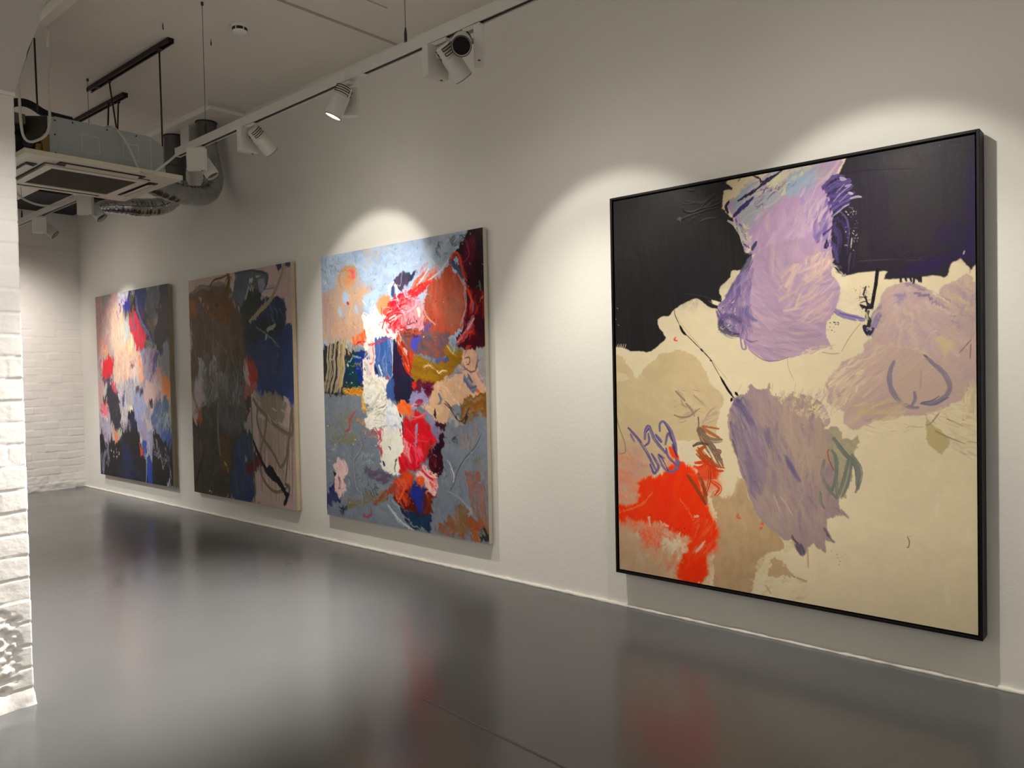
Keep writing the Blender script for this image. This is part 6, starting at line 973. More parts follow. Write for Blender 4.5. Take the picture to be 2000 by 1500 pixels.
V = np.concatenate([pa[None]+nrm[None]*o[..., None], Zz[..., None]], -1)
col_ = link('column', gridmesh('column', V, nP, nz, closed=True, flip=False), m_brick); tag(col_, 'white painted brick column with a crumbling patch near its foot', kind='structure')
prof = [(-3.4, HC), (-3.4, ztop-.005), (-2.512, ztop-.005), (-2.499, 2.425)]
for q in ((27, 186), (36, 158), (42, 138), (48, 122), (54, 98), (66, 70), (77, 40), (84, 16), (91, 0)): prof.append(tuple(at(q[0], q[1], 'Y', cy0)[[0, 2]]))
prof += [(-2.26, 3.1), (-2.16, 3.3), (-2.06, HC)]
bm = bmesh.new()
A_ = [bm.verts.new((p[0], cy0-.002, p[1])) for p in prof]; B_ = [bm.verts.new((p[0], cy1, p[1])) for p in prof]
bm.faces.new(A_); bm.faces.new(B_[::-1])
for k in range(len(prof)): bm.faces.new((A_[k], A_[(k+1) % len(prof)], B_[(k+1) % len(prof)], B_[k]))
bmesh.ops.triangulate(bm, faces=[f for f in bm.faces if len(f.verts) > 4])
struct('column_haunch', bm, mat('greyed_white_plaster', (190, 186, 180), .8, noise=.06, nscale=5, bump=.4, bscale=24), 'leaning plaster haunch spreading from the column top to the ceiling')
bm = bmesh.new(); box(bm, cx0, cx1+.004, cy0-.006, cy1, ztop-.012, ztop+.004, .003); struct('column_cap', bm, m_brick, 'thin plaster ledge on top of the brick column')
# shallow boxed ceiling near the wall, cable trunking, dark plenum and white boxing at the far end
bm = bmesh.new(); box(bm, -.315, .0, 6.04, YF, HC-.05, HC, .003); struct('ceiling_bulkhead', bm, m_ceil, 'shallow boxed strip of ceiling running along the long wall')
bm = bmesh.new(); box(bm, -.34, -.0, 6.025, 6.06, HC-.022, HC, .003); struct('trim_5', bm, m_white, 'small white lip on the front edge of the ceiling boxing')
bm = bmesh.new(); box(bm, -1.818, -1.762, 1.5, 5.42, 3.48, HC, .004); struct('trim_6', bm, m_ceil, 'square cable trunking running along the ceiling')
bm = bmesh.new(); box(bm, -.745, -.045, 8.77, YF+.01, 3.2, HC, .004); struct('ceiling_plenum', bm, m_black, 'black painted ventilation boxing against the far wall')
bm = bmesh.new(); box(bm, -2.4, -.75, 8.5, YF+.01, 3.2, HC, .004); struct('ceiling_boxing', bm, m_wall, 'white ceiling boxing beside the black ventilation boxing')

# ------------------------------------------------------------------ paintings
def slab_sides(bm, x0, x1, y0, y1, z0, z1): box(bm, x0, x1, y0, y1, z0, z1, .004)
PGROUP = 'large abstract paintings on the long wall'
def painting(key, label, fn, W, H, xf, y0, y1, z0, z1, depth, seed, gain, edge_m, rough=.42, framed=False, gap=0.0):
    t = thing('painting', label, 'painting', (xf, (y0+y1)/2, z0), 0, PGROUP)
    loc = Vector(t.location)
    cv = Canvas(W, H, xf, y0, y1, z0, z1, (128, 128, 128), seed); fn(cv)
    s = cv.mesh('painted_canvas', t, gain, (1, 1, 1.1) if framed else (1, 1, 1), relief=.0016 if framed else .001, rough=rough); s.matrix_parent_inverse = Matrix.Translation(-loc)
    e = .002
    if framed:
        bm = bmesh.new(); box(bm, xf+.004, xf+.045, y1+.004, y0-.004, z0+.004, z1-.004, .002)
        o = obj('canvas_edge', bm, edge_m, t); o.matrix_parent_inverse = Matrix.Translation(-loc)
        bm = bmesh.new(); fw, gp = .012, .006
        a0, a1, b0, b1 = y1-gp, y0+gp, z0-gp, z1+gp
        box(bm, xf-.010, xf+.078, a0-fw, a0, b0-fw, b1+fw, .002); box(bm, xf-.010, xf+.078, a1, a1+fw, b0-fw, b1+fw, .002)
        box(bm, xf-.010, xf+.078, a0, a1, b0-fw, b0, .002); box(bm, xf-.010, xf+.078, a0, a1, b1, b1+fw, .002)
        o = obj('frame', bm, m_frame, t); o['label'] = 'thin black box frame'; o.matrix_parent_inverse = Matrix.Translation(-loc)
        bm = bmesh.new(); box(bm, xf+.046, xf+.06, a0, a1, b0, b1)
        o = obj('backing_board', bm, m_black, t); o.matrix_parent_inverse = Matrix.Translation(-loc)
        bm = bmesh.new()
        box(bm, xf+.06, -.0005, y1+.2, y0-.2, z1-.12, z1-.06)
        o = obj('hanging_batten', bm, m_black, t); o.matrix_parent_inverse = Matrix.Translation(-loc)
    else:
        bm = bmesh.new(); box(bm, xf+.0008, xf+depth, y1-.001, y0+.001, z0-.001, z1+.001, .004)
        o = obj('canvas_edge', bm, edge_m, t); o['label'] = 'raw folded canvas edge'; o.matrix_parent_inverse = Matrix.Translation(-loc)
        bm = bmesh.new(); w = .05
        box(bm, xf+depth, -.0005, y1+.02, y1+.02+w, z0+.02, z1-.02); box(bm, xf+depth, -.0005, y0-.02-w, y0-.02, z0+.02, z1-.02)
        box(bm, xf+depth, -.0005, y1+.07, y0-.07, z0+.02, z0+.07); box(bm, xf+depth, -.0005, y1+.07, y0-.07, z1-.07, z1-.02)
        o = obj('stretcher_bar', bm, m_wood, t); o.matrix_parent_inverse = Matrix.Translation(-loc)
    return t
one = lambda u, v: np.ones(np.broadcast(u, v).shape)
def ramp(*ks):
    xs = [k[0] for k in ks]; ys = [k[1] for k in ks]
    return lambda u, v: np.interp(v, xs, ys)*np.ones(np.broadcast(u, v).shape)
painting('P4', 'cream painting with black blocks, mauve forms and orange-red corner in a black frame', paint_big, 840, 985, -.086, 2.277-.014, .590+.012, .212+.012, 2.187-.012, .05, 11, G4, m_cotton, .40, True)
painting('P3', 'pale blue and grey painting with red, orange and thick white marks, unframed', paint_red, 540, 628, -.05, 4.933, 3.245, .214, 2.177, .034, 12, G3, m_cotton, .34)
painting('P2', 'dim brown and deep blue painting with olive loops and drips on bare pink ground', paint_dark, 400, 470, -.05, 7.039, 5.339, .197, 2.185, .036, 13, G2, m_wood, .5)
painting('P1', 'white, pink and black painting with a small red block, nearest the far brick wall', paint_white, 400, 455, -.055, 9.219, 7.459, .200, 2.195, .03, 14, G1, mat('brown_linen_edge', (150, 140, 118), .8, noise=.1), .38)  # darker brown linen edge on this canvas

# ------------------------------------------------------------------ light track with spotlights
TX = -1.2
def track(name, label, ya, yb, za, zb, slots):
    """suspended profile: hollow channel open at the bottom, run from ya (near) to yb (far)"""
    t = thing(name, label, 'light track', (TX, ya, za))
    sl = (zb-za)/(yb-ya); Lh = yb-ya
    mt = Matrix.Identity(4); mt[2][1] = sl
    w, hh = .036, .05
    bm = bmesh.new(); pr = [(-w/2, 0), (-w/2, hh), (w/2, hh), (w/2, 0), (w/2-.006, 0), (w/2-.006, .030), (-w/2+.006, .030), (-w/2+.006, 0)]
    prism(bm, pr, 'Y', 0, Lh); bmesh.ops.transform(bm, matrix=mt, verts=bm.verts)
    obj('channel', bm, m_white, t)
    bm = bmesh.new(); box(bm, -w/2+.0065, w/2-.0065, .004, Lh-.004, .005, .0295); bmesh.ops.transform(bm, matrix=mt, verts=bm.verts); obj('conductor_strip', bm, m_slot, t)
    for y in (0, Lh):
        bm = bmesh.new(); box(bm, -w/2-.0015, w/2+.0015, y-.004, y+.004, -.002, hh+.002, .001); bmesh.ops.transform(bm, matrix=mt, verts=bm.verts); obj('end_cap', bm, m_white, t)
    for y in slots:
        bm = bmesh.new(); box(bm, -w/2-.001, w/2+.001, y-ya-.09, y-ya+.09, -.0015, .004, .001); bmesh.ops.transform(bm, matrix=mt, verts=bm.verts); obj('joint_cover', bm, m_white, t)
    return lambda y: za+(y-ya)*sl
zN = track('lighting_track', 'long white light track hanging in front of the framed painting', .2, 4.80, 2.745, 2.690, (3.0,))
zF = track('lighting_track', 'far stretch of white light track beyond the ceiling air conditioner', 6.05, 9.3, 2.678, 2.655, ())
def wire(y, z0, label, grip=True, x=TX, r=.0016):
    t = thing('suspension_wire', label, 'wire', (x, y, z0), 0, 'wires holding the light track')
    bm = bmesh.new(); tube(bm, [(0, 0, .0), (0, 0, HC-z0)], r, 6); obj('cable', bm, m_wire, t)
    bm = bmesh.new(); tube(bm, [(0, 0, -.001), (0, 0, .05), (0, 0, .075)], .007, 10, rfun=lambda u, i: (.007, .007, .003)[i]); obj('gripper', bm, m_iron, t)
    bm = bmesh.new(); tube(bm, [(0, 0, HC-z0-.02), (0, 0, HC-z0-.0005)], .008, 10); obj('ceiling_anchor', bm, m_iron, t)
wire(2.62, zN(2.62)+.051, 'thin steel wire dropping to the track beside the pair of spotlights')
wire(4.44, zN(4.44)+.051, 'thin steel wire dropping to the far end of the near track')
wire(6.2, zF(6.2)+.051, 'thin steel wire dropping behind the casing beside the further rail')
wire(7.75, zF(7.75)+.051, 'thin steel wire behind the air conditioner beside the brick column')

def aim_axes(d, boxside):
    d = Vector(d).normalized(); return d
LAMPS = []
def make_lamp(lit):
    """spotlight template hanging from the origin: adapter, gear box, arm and finned head along +Y, tilt given per copy"""
    pass
def build_lamp(label, y, pan, tilt, flip=1, lit=None, zt=None, boxpan=None, yo=.038):
    """pan: heading of the beam in degrees in plan (0 = towards the wall +X, 90 = away +Y); tilt: degrees below the horizon"""
    zt = (zN(y) if y < 5 else zF(y)) if zt is None else zt
    t = thing('track_spotlight', label, 'spotlight', (TX, y, zt), R(pan), 'white spotlights on the light track')
    bx = R(boxpan) if boxpan is not None else 0
    rb = Matrix.Rotation(bx, 4, 'Z')
    bm = bmesh.new(); box(bm, -.05, .05, -.014, .014, -.018, -.0004, .002, Matrix.Rotation(R(90)-R(pan), 4, 'Z')); obj('track_adapter', bm, m_white, t)
    # gear box: slim upright case beside the head (local y), head swings in the local x-z plane
    yo = yo*flip
    bm = bmesh.new(); box(bm, -.055, .055, -yo-.022, -yo+.022, -.150, -.014, .005, rb); g = obj('gear_box', bm, m_white, t)
    bm = bmesh.new(); q = rb @ Vector((.03, -yo, -.1505)); tube(bm, [q+Vector((0, 0, .002)), q+Vector((0, 0, -.0012))], .006, 10); obj('screw', bm, m_slot, g)
    piv = Vector((0, .006*flip, -.060))
    bm = bmesh.new(); tube(bm, [(0, -yo+.018*flip, -.060), (0, .012*flip, -.060)], .011, 12); obj('pivot_arm', bm, m_white, t)
    T = Matrix.Translation(piv+Vector((0, .040*flip, 0))) @ Matrix.Rotation(R(tilt), 4, 'Y')
    prof = [(-.030, .030), (-.026, .036), (.015, .0385), (.020, .041), (.118, .0415), (.125, .0415), (.126, .039)]
    bm = bmesh.new(); rings = []
    for x, r in prof: rings.append([bm.verts.new((x, r*math.cos(a), r*math.sin(a))) for a in [2*math.pi*k/28 for k in range(28)]])
    for a, b in zip(rings, rings[1:]):
        for k in range(28): bm.faces.new((a[k], a[(k+1) % 28], b[(k+1) % 28], b[k]))
    bm.faces.new(rings[0]); 
    inner = [[bm.verts.new((x, r*math.cos(a), r*math.sin(a))) for a in [2*math.pi*k/28 for k in range(28)]] for x, r in ((.122, .036), (.108, .0355))]
    for a, b in zip([rings[-1]]+inner, inner):
        for k in range(28): bm.faces.new((a[k], a[(k+1) % 28], b[(k+1) % 28], b[k]))
    bmesh.ops.transform(bm, matrix=T, verts=bm.verts); hd = obj('lamp_head', bm, m_white, t, True)
    hd.data.set_sharp_from_angle(angle=R(40))
    for a0 in (R(-60), R(120)):        # one serpentine groove on each side of the head
        P = []
        for k in range(5):
            x = -.022+k*.011; us = np.linspace(0, R(120), 9); us = us if k % 2 == 0 else us[::-1]
            P += [(x, .0392*math.cos(a0+u), .0392*math.sin(a0+u)) for u in us]
        bm = bmesh.new(); tube(bm, P, .0022, 6); bmesh.ops.transform(bm, matrix=T, verts=bm.verts); obj('cooling_slot', bm, m_slot, hd)
    bm = bmesh.new(); tube(bm, [(.108, 0, 0), (.112, 0, 0)], .0352, 28); bmesh.ops.transform(bm, matrix=T, verts=bm.verts)
    obj('lens', bm, m_glow if lit else m_lens, hd)
    bm = bmesh.new(); P = [(.1265, .0395*math.cos(u), .0395*math.sin(u)) for u in np.linspace(0, 2*math.pi, 33)]; tube(bm, P, .0022, 6, caps=False); bmesh.ops.transform(bm, matrix=T, verts=bm.verts); obj('bezel', bm, m_dkgrey, hd)
    w = Matrix.Translation((TX, y, zt)) @ Matrix.Rotation(R(pan), 4, 'Z') @ T
    return w @ Vector((.135, 0, 0)), (w.to_3x3() @ Vector((1, 0, 0)))
def spot(pos, d, half, watts, blend=.35, col=(1, .93, .82), rad=.03, spill=0.0, spill_half=80):
    for h, p, b in ((half, watts, blend), (spill_half, spill, 1.0)):
        if p <= 0: continue
        l = bpy.data.lights.new('spot_beam', 'SPOT'); l.spot_size = R(2*h); l.spot_blend = b; l.energy = p; l.color = col; l.shadow_soft_size = rad
        o = bpy.data.objects.new('spot_beam', l); C.objects.link(o); o.location = pos
        o.rotation_euler = Vector(d).to_track_quat('-Z', 'Y').to_euler()
def beam(pos, d, half, w, blend, low, lhalf, lw, spill):
    p = Vector(pos); spot(p, d, half, w*KP, blend, WARM, .03, spill*KP)
    spot(p, Vector(low)-p, lhalf, lw*KP, 1.0, WARM, .03)
WARM = (1, .955, .86); NEUT = (1, .965, .92)
# pan / tilt of each head, and whether its beam is on
hB = build_lamp('white spotlight aimed down at the blue and red painting, beside the bare wall', 3.93, 2, 40, -1, False)
beam((-1.06, 4.03, 2.56), (.77, .21, -.60), 33, 38, .35, (0, 4.22, .85), 42, 108, 8)
hC = build_lamp('white spotlight with finned back, left of the pair near the ceiling', 2.40, -8, 46, -1, False)
beam((-1.08, 2.40, 2.58), (.71, -.062, -.70), 35.5, 29, .35, (0, 2.25, .6), 42, 82, 8)
hD = build_lamp('white spotlight turned to the camera showing a dark round lens', 2.205, 223, 31, -1, False, yo=.024)
hA = build_lamp('lit white spotlight with a glowing lens pointing down', 3.07, 132, 66, 1, True)
spot(hA[0], hA[1], 38, 800*KP, .85, NEUT, .03, 8*KP)
hF = build_lamp('white spotlight at the far tip of the near track, in front of the silver duct', 4.53, -48, 58, 1, False)
hG = build_lamp('white spotlight hanging below the edge of the air conditioner panel', 6.27, -45, 50, 1, False)
hE = build_lamp('grey shaded spotlight nearest the brick column', 7.28, -30, 42, 1, False)
# bodiless track lamps behind the column and nearer than the frame, then added spots
beam((-1.05, 8.55, 2.55), (.74, -.03, -.67), 29, 52, .6, (0, 8.5, .9), 34, 90, 8)
spot(Vector((-1.3, 8.6, 2.5)), (.15, .72, -.58), 50, 135*KP, 1.0, (1, .93, .88), .04)
beam((-1.08, 1.02, 2.58), (.72, -.03, -.69), 36, 30, .35, (0, 1.0, .7), 42, 80, 8)
beam((-1.1, -1.2, 2.6), (.72, -.1, -.69), 36, 40, .4, (0, -1.2, .7), 42, 70, 6)
spot(Vector((-2.55, 1.45, 2.62)), (-.08, 1.0, -.66), 25, 150*KP, .8, NEUT, .05)  # unseen spot added to light the column front
spot(Vector((-2.3, 8.3, 2.6)), (.25, .1, -1), 52, 260*KP, 1.0, NEUT, .05)  # unseen spot added to brighten the far floor
for yy, pw in ((-1.5, 220), (1.5, 230), (4.5, 170), (7.5, 60)):      # unseen spots added to wash the left-hand wall and bounce fill
    spot(Vector((-4.9, yy, 2.9)), (-1, 0, -.35), 60, pw*KP, 1.0, NEUT, .06)

# ------------------------------------------------------------------ ceiling cassette air conditioner
x0, x1, y0, y1, zp = -1.998, -1.065, 5.02, 5.945, 2.60
ac = thing('air_conditioner', 'grey ceiling cassette air conditioner with a wide cream grille panel', 'air conditioner', ((x0+x1)/2, (y0+y1)/2, zp))
pl = Vector(ac.location)
def acp(name, bm, m, parent=None, smooth=False):
    bmesh.ops.translate(bm, vec=-pl, verts=bm.verts); return obj(name, bm, m, parent or ac, smooth)
ch = .155; bx0, bx1, by0, by1, bz0, bz1 = x0+.008, x1-.008, 5.12, 5.87, zp+.03, 2.874
oct_ = [(bx0+ch, by0), (bx1-ch, by0), (bx1, by0+ch), (bx1, by1-ch), (bx1-ch, by1), (bx0+ch, by1), (bx0, by1-ch), (bx0, by0+ch)]
bm = bmesh.new(); prism(bm, oct_, 'Z', bz0, bz1)
casing = acp('casing', bm, m_galv); m_ribs = mat('pale_steel_edge', (200, 206, 204), .4, metal=.2, noise=.1)
for (a, b) in ((-1.65, -1.548), (-1.404, -1.308)):     # pressed rectangles and screws on the near face
    bm = bmesh.new()
    for (p, q) in (((a, 2.802), (b, 2.802)), ((b, 2.802), (b, 2.70)), ((b, 2.70), (a, 2.70)), ((a, 2.70), (a, 2.802))):
        tube(bm, [(p[0], by0+.0005, p[1]), (q[0], by0+.0005, q[1])], .0022, 6)
    acp('pressed_rib', bm, m_ribs, casing)
for x, z in ((-1.80, 2.855), (-1.80, 2.77), (-1.80, 2.66), (-1.70, 2.862), (-1.50, 2.862), (-1.32, 2.862)):
    bm = bmesh.new(); tube(bm, [(x, by0+.001, z), (x, by0-.003, z)], .005, 8); acp('screw', bm, m_iron, casing)
bm = bmesh.new(); box(bm, -1.788, -1.786, by0-.0012, by0+.001, bz0+.002, bz1-.002); box(bm, -1.80+.0, -1.24, by0-.002, by0+.02, bz1-.002, bz1+.004); acp('seam', bm, m_galv, casing)
# decorative panel: bevelled slab with four air slots and the intake grille
bm = bmesh.new(); box(bm, x0, x1, y0, y1, zp+.004, zp+.034, .004)
top = acp('panel', bm, m_cream)
bm = bmesh.new()
cxm, cym = (x0+x1)/2, (y0+y1)/2
def frame_ring(bm, a, b, z0_, z1_):
    """square ring between half-sizes a (inner) and b (outer)"""
    for s in (1, -1):
        box(bm, cxm-b, cxm+b, cym+s*a if s > 0 else cym-b, cym+b if s > 0 else cym-a, z0_, z1_, .0015)
        box(bm, cxm+s*a if s > 0 else cxm-b, cxm+b if s > 0 else cxm-a, cym-a, cym+a, z0_, z1_, .0015)
frame_ring(bm, .255, .305, zp-.012, zp+.006); acp('grille_frame', bm, m_cream, top)
bm = bmesh.new(); frame_ring(bm, .309, .316, zp+.0005, zp+.0065); acp('shadow_gap', bm, m_slot, top)
bm = bmesh.new(); box(bm, cxm-.256, cxm+.256, cym-.256, cym+.256, zp-.006, zp+.003)
for k in range(1, 24):
    v = cym-.256+.512*k/24; box(bm, cxm-.255, cxm+.255, v-.0025, v+.0025, zp-.009, zp-.005)
acp('intake_grille', bm, m_grille, top)
for k in range(4):
    rot = Matrix.Translation((cxm, cym, 0)) @ Matrix.Rotation(R(90)*k, 4, 'Z')
    bm = bmesh.new(); box(bm, -.255, .255, -.395, -.335, zp-.001, zp+.006, .002); bmesh.ops.transform(bm, matrix=rot, verts=bm.verts)
    sl = acp('air_slot', bm, m_slot, top)
    bm = bmesh.new()
    pr = [(-.385, zp-.004), (-.345, zp-.013), (-.340, zp-.009), (-.382, zp+.001)]
    prism(bm, pr, 'X', -.215, .215); bmesh.ops.transform(bm, matrix=rot, verts=bm.verts); acp('louvre', bm, m_cream, sl)
for (u0, u1, nm) in (((bx0, by0+ch), (bx0+ch, by0), 'chamfer_shade_pad'),):  # dark sheet added to stand for shade on the left chamfer
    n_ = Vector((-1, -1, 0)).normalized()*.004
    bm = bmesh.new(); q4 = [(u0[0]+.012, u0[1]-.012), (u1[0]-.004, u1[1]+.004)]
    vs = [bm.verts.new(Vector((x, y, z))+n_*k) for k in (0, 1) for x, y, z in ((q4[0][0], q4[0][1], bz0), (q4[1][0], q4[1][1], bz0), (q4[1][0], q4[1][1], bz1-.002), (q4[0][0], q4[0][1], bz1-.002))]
    bmesh.ops.convex_hull(bm, input=vs); acp(nm, bm, mat('dark_brown_shade', (52, 46, 38), .8, noise=.3, nscale=12, bump=.2), casing)
bm = bmesh.new(); tube(bm, [(bx1-ch, by0-.001, bz0), (bx1-ch, by0-.001, bz1)], .003, 6); acp('corner_fold', bm, m_ribs, casing)  # lighter strip along the right chamfer edge
# pipe stubs, amber insulation and valve block on the shaded left corner
bm = bmesh.new(); tube(bm, [(-1.90, 5.20, 2.70), (-1.93, 5.16, 2.70)], .03, 12); tube(bm, [(-1.955, 5.23, 2.78), (-1.99, 5.17, 2.80)], .035, 12); tube(bm, [(-1.99, 5.3, 2.72), (-2.05, 5.25, 2.70)], .04, 12); acp('pipe_stub', bm, m_black, casing)
bm = bmesh.new(); box(bm, -1.87, -1.835, 5.10, 5.15, 2.64, 2.76, .006); box(bm, -1.90, -1.872, 5.12, 5.17, 2.64, 2.70, .006); acp('pipe_insulation', bm, m_amber, casing)
bm = bmesh.new(); box(bm, -2.06, -1.95, 5.13, 5.24, 2.80, 2.86, .008); acp('valve_block', bm, m_dkgrey, casing)
bm = bmesh.new(); box(bm, -2.10, -1.93, 5.22, 5.5, 2.66, 2.80, .01); acp('drain_pump_housing', bm, m_black, casing)

# ------------------------------------------------------------------ rails, rods, hoses and cables around the cassette
def rail(a, b, label, w=.041, z=None):
    t = thing('ceiling_rail', label, 'metal rail', a, 0, 'dark metal channels on the ceiling')
    A = Vector((0, 0, 0)); d = Vector(b)-Vector(a); L = d.length; ang = math.atan2(d.y, d.x)
    m = Matrix.Rotation(ang, 4, 'Z')
    bm = bmesh.new(); h = .032
    pr = [(-w/2, -h), (-w/2, 0), (w/2, 0), (w/2, -h), (w/2-.010, -h), (w/2-.010, -h+.003), (w/2-.004, -h+.003), (w/2-.004, -.004), (-w/2+.004, -.004), (-w/2+.004, -h+.003), (-w/2+.010, -h+.003), (-w/2+.010, -h)]
    prism(bm, pr, 'X', 0, L); bmesh.ops.transform(bm, matrix=m, verts=bm.verts); obj('channel', bm, m_galv if False else m_iron, t)
    bm = bmesh.new(); box(bm, .01, L-.01, -w/2+.006, w/2-.006, -.020, -.006); bmesh.ops.transform(bm, matrix=m, verts=bm.verts); obj('channel_lining', bm, m_black, t)
    for u in (.12, .88):
        bm = bmesh.new(); box(bm, L*u-.025, L*u+.025, -.018, .018, -h-.004, -h, .001, m); obj('clamp_plate', bm, m_iron, t)
rail((-1.10, 5.06, HC), (-1.115, 6.40, HC), 'dark channel rail on the ceiling, the nearer of two')
rail((-.885, 6.30, HC), (-.93, 8.2, HC), 'dark channel rail on the ceiling further back, partly hidden by the casing')
def rod(name, pts, r, m, label, cat, group=None, sm=0, seg=8, nuts=()):
    """a cable, rod or hose: one swept body"""
    bm = bmesh.new(); tube(bm, pts, r, seg, sm)
    for p in nuts: tube(bm, [(p[0], p[1], p[2]-.008), (p[0], p[1], p[2]+.008)], r*2.4, 6)
    o = obj(name, bm, m, None, True); return tag(o, label, cat, group)
RG = 'threaded rods carrying the air conditioner'
p = at(319, 92, 'Z', HC-.03); q = at(312, 300, 'X', -1.075); rod('threaded_rod', [(-1.115, 5.20, HC-.034), (-1.05, 5.33, 2.70)], .006, m_iron, 'dark rod from the nearer rail down past the right corner of the casing', 'rod', RG, nuts=((-1.115, 5.20, HC-.045),))
rod('threaded_rod', [(-1.118, 6.02, HC-.034), (-1.118, 5.84, 2.874)], .006, m_iron, 'dark rod from the far end of the nearer rail down behind the casing', 'rod', RG, nuts=((-1.118, 6.02, HC-.045),))
rod('threaded_rod', [(-.89, 6.42, HC-.034), (-.93, 6.40, 2.874)], .006, m_iron, 'dark upright rod under the further rail behind the casing', 'rod', RG, nuts=((-.89, 6.42, HC-.045),))
rod('threaded_rod', [(-.925, 6.52, HC-.034), (-.96, 6.47, 3.25), (-1.05, 6.32, 2.874)], .007, m_iron, 'bent dark rod leaning from the further rail towards the casing', 'rod', RG, sm=5)
rod('threaded_rod', [tuple(at(67, 75, 'Y', 5.62)), tuple(at(72, 190, 'Y', 5.55)), tuple(at(74, 222, 'Y', 5.52))], .006, m_iron, 'thin dark rod hanging between the loops of white cable', 'rod', RG)
cb = lambda L, Y: [tuple(at(x, y, 'Y', Y)) for x, y in L]
rod('hanging_cable', cb(((93, 54), (98, 75), (98, 115), (93, 155), (96, 205), (97, 240), (88, 265), (62, 277), (47, 268), (41, 240), (38, 195), (36, 150), (34, 110), (40, 40)), 5.0), .0075, m_cable, 'white cable hanging from the ceiling in a long loop beside the column', 'cable', sm=6)
rod('cable_tie_strip', cb(((94, 56), (94, 80), (93, 93)), 5.0), .009, m_cream, 'flat cream strip hanging beside the cable at the ceiling', 'strip', sm=3)
rod('power_cable', [tuple(at(207, 247, 'Y', 5.2)), tuple(at(222, 249, 'Y', 5.15)), tuple(at(240, 268, 'Y', 5.08)), tuple(at(257, 300, 'Y', 5.06)), tuple(at(270, 330, 'Y', 5.04)), tuple(at(281, 341, 'Y', 5.0)), tuple(at(295, 342, 'Y', 5.0)), tuple(at(310, 330, 'Y', 4.95)), tuple(at(332, 313, 'Y', 4.9)), (-1.2, 4.806, 2.712)], .0075, m_cable, 'white cable looping from the casing top to the end of the light track', 'cable', sm=6)
rod('slack_cable', cb(((20, 366), (30, 375), (48, 390), (75, 400), (102, 402), (125, 396), (143, 383)), 6.25), .008, m_cable, 'pale slack cable sagging under the air conditioner panel', 'cable', sm=6)
rod('insulated_hose', cb(((6, 230), (20, 204), (42, 200), (62, 206), (88, 222), (120, 231), (140, 236)), 6.2), .028, m_black, 'thick black insulated hose arching behind the casing', 'hose', sm=6, seg=12)
rod('insulated_hose', cb(((22, 262), (30, 290), (44, 296), (56, 300)), 5.35), .03, m_black, 'short black hose below the valve block by the column', 'hose', sm=6, seg=12)

# ------------------------------------------------------------------ ducts
def ribbed(u, i, r, k=.03): return r*(1+k*math.sin(i*2.1)+k*.6*math.sin(i*.83))
def duct(label, pts, r, collar=None, sm=14, m=None, crush=None):
    t = thing('flexible_duct', label, 'duct', tuple(pts[0]), 0, 'silver ventilation ducts behind the air conditioner')
    L = Vector(pts[0]); bm = bmesh.new()
    tube(bm, [Vector(tuple(p))-L for p in pts], r, 22, sm, rfun=lambda u, i: ribbed(u, i, r if crush is None else r*crush(u)))
    obj('flexible_hose', bm, m or m_silver, t, True)
    if collar:
        bm = bmesh.new(); a, b, rr = collar; tube(bm, [Vector(a)-L, Vector(b)-L], rr, 24); obj('collar', bm, m_dkgrey, t)
        bm = bmesh.new(); d = (Vector(b)-Vector(a)).normalized(); tube(bm, [Vector(a)-L, Vector(a)-L+d*.012], rr*1.06, 24); obj('rim', bm, m_iron, t)
a1 = at(427, 240, 'Z', HC-.05)
duct('silver flexible duct curving from the ceiling boxing down to the casing', [(-.165, 6.40, 3.33), (-.155, 6.36, 3.15), (-.165, 6.30, 2.98), (-.26, 6.22, 2.84), (-.45, 6.08, 2.765), (-.70, 5.92, 2.73), (-1.02, 5.72, 2.73)], .080, ((-.165, 6.40, HC-.05), (-.165, 6.40, 3.30), .085))
duct('dark grey upright duct with a flared elbow right of the casing', [(-.17, 6.98, 3.40), (-.17, 6.98, 3.12), (-.19, 6.95, 3.0), (-.25, 6.91, 2.95)], .088, ((-.17, 6.98, HC-.05), (-.17, 6.98, 3.22), .094), m=m_dkgrey)
duct('crumpled silver duct sweeping below the panel towards the far wall', [tuple(at(350, 352, 'X', -.28)), tuple(at(341, 383, 'X', -.32)), tuple(at(318, 401, 'X', -.42)), tuple(at(282, 405, 'X', -.58)), tuple(at(245, 403, 'X', -.75)), tuple(at(208, 403, 'X', -.9)), tuple(at(186, 406, 'X', -.98))], .075, crush=lambda u: 1.0 if u < .6 else 1.0-.5*(u-.6)/.4)
bm = bmesh.new(); box(bm, -.235, -.08, 6.58, 6.74, 3.33, HC-.05, .004); tag(obj('junction_box', bm, m_white), 'white square box under the ceiling boxing between the two ducts', 'box')
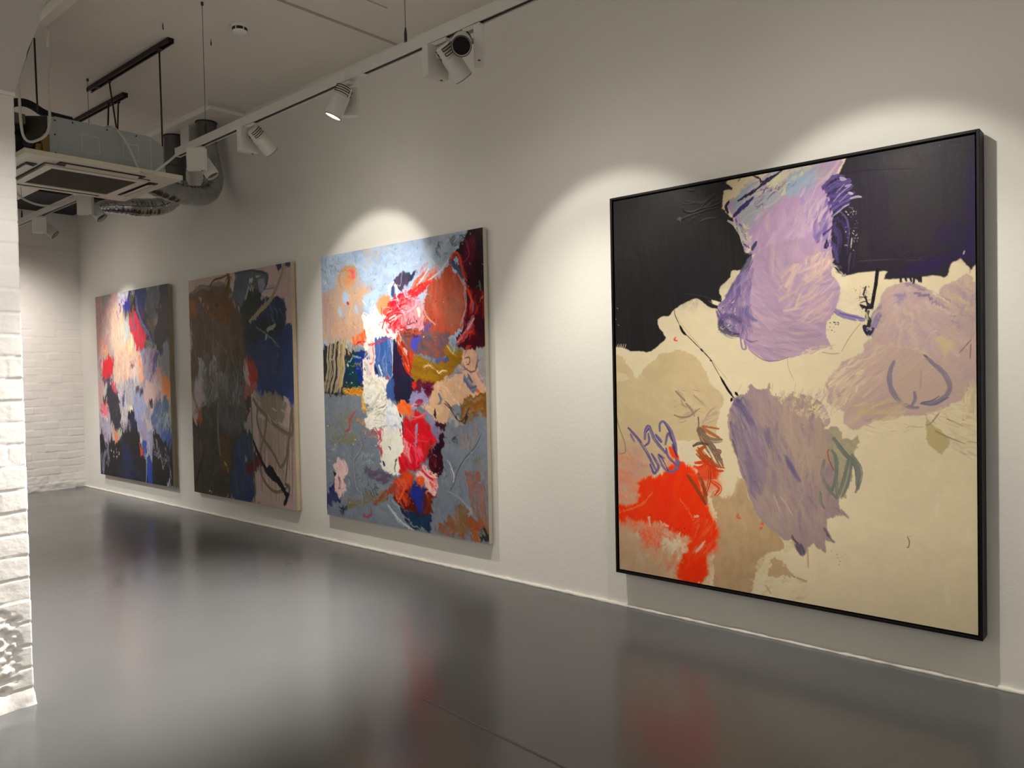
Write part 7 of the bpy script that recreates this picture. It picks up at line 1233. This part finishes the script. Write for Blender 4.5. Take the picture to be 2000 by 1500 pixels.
# ------------------------------------------------------------------ smoke detector, hooks
t = thing('smoke_detector', 'round white smoke detector on the ceiling', 'smoke detector', (-.882, 4.57, HC))
def lathe(bm, pr, seg=32):
    rg = [[bm.verts.new((r*math.cos(a), r*math.sin(a), z)) for a in [2*math.pi*k/seg for k in range(seg)]] for r, z in pr]
    for a, b in zip(rg, rg[1:]):
        for k in range(seg): bm.faces.new((a[k], a[(k+1) % seg], b[(k+1) % seg], b[k]))
    bm.faces.new(rg[0]); bm.faces.new(rg[-1])
bm = bmesh.new(); lathe(bm, [(.052, 0), (.054, -.004), (.053, -.016), (.050, -.018)]); m_bright = mat('clean_white_plastic', (240, 240, 236), .35, noise=.03); obj('base_plate', bm, m_bright, t)
bm = bmesh.new(); lathe(bm, [(.047, -.018), (.047, -.030), (.044, -.036)]); obj('vent_ring', bm, m_slot, t)
bm = bmesh.new(); lathe(bm, [(.046, -.036), (.045, -.041), (.034, -.049), (.018, -.052), (.006, -.0525)]); obj('cover', bm, m_bright, t, True)
for k in range(6):
    bm = bmesh.new(); a = 2*math.pi*k/6; box(bm, -.004, .004, .040, .0485, -.037, -.017, .001, Matrix.Rotation(a, 4, 'Z')); obj('vent_rib', bm, m_white, t)
def hook(p, label):
    P = [(0, 0, 0), (0, 0, -.012)]+[(.012*math.sin(u), 0, -.026+.014*math.cos(u)) for u in np.linspace(.1, 5.6, 14)]
    bm = bmesh.new(); tube(bm, P, .0022, 6); o = obj('ceiling_hook', bm, m_iron, None, True); o.location = p; o.rotation_euler = (0, 0, .9); tag(o, label, 'hook', 'small hooks in the ceiling')
hook(tuple(at(318, 45, 'Z', HC)), 'small ring hook in the ceiling next to the nearer rail')
hook(tuple(at(412, 77, 'Z', HC)), 'tiny hook in the ceiling near the smoke detector')

# ------------------------------------------------------------------ ambient light: soft light coming in from the open end behind the camera
w = bpy.data.worlds.new('world'); bpy.context.scene.world = w; w.use_nodes = True
w.node_tree.nodes['Background'].inputs['Color'].default_value = (1, .965, .91, 1); w.node_tree.nodes['Background'].inputs['Strength'].default_value = AMB
sc = bpy.context.scene
sc.view_settings.view_transform = 'Standard'; sc.view_settings.look = 'None'; sc.view_settings.exposure = EXPO; sc.view_settings.gamma = 1.0
try:
    sc.cycles.use_denoising = True; sc.cycles.denoiser = 'OPENIMAGEDENOISE'; sc.cycles.max_bounces = 6; sc.cycles.use_adaptive_sampling = True; sc.cycles.adaptive_threshold = .04; sc.cycles.diffuse_bounces = 4; sc.cycles.glossy_bounces = 4; sc.cycles.sample_clamp_indirect = 6; sc.cycles.caustics_reflective = False; sc.cycles.caustics_refractive = False
except Exception: pass
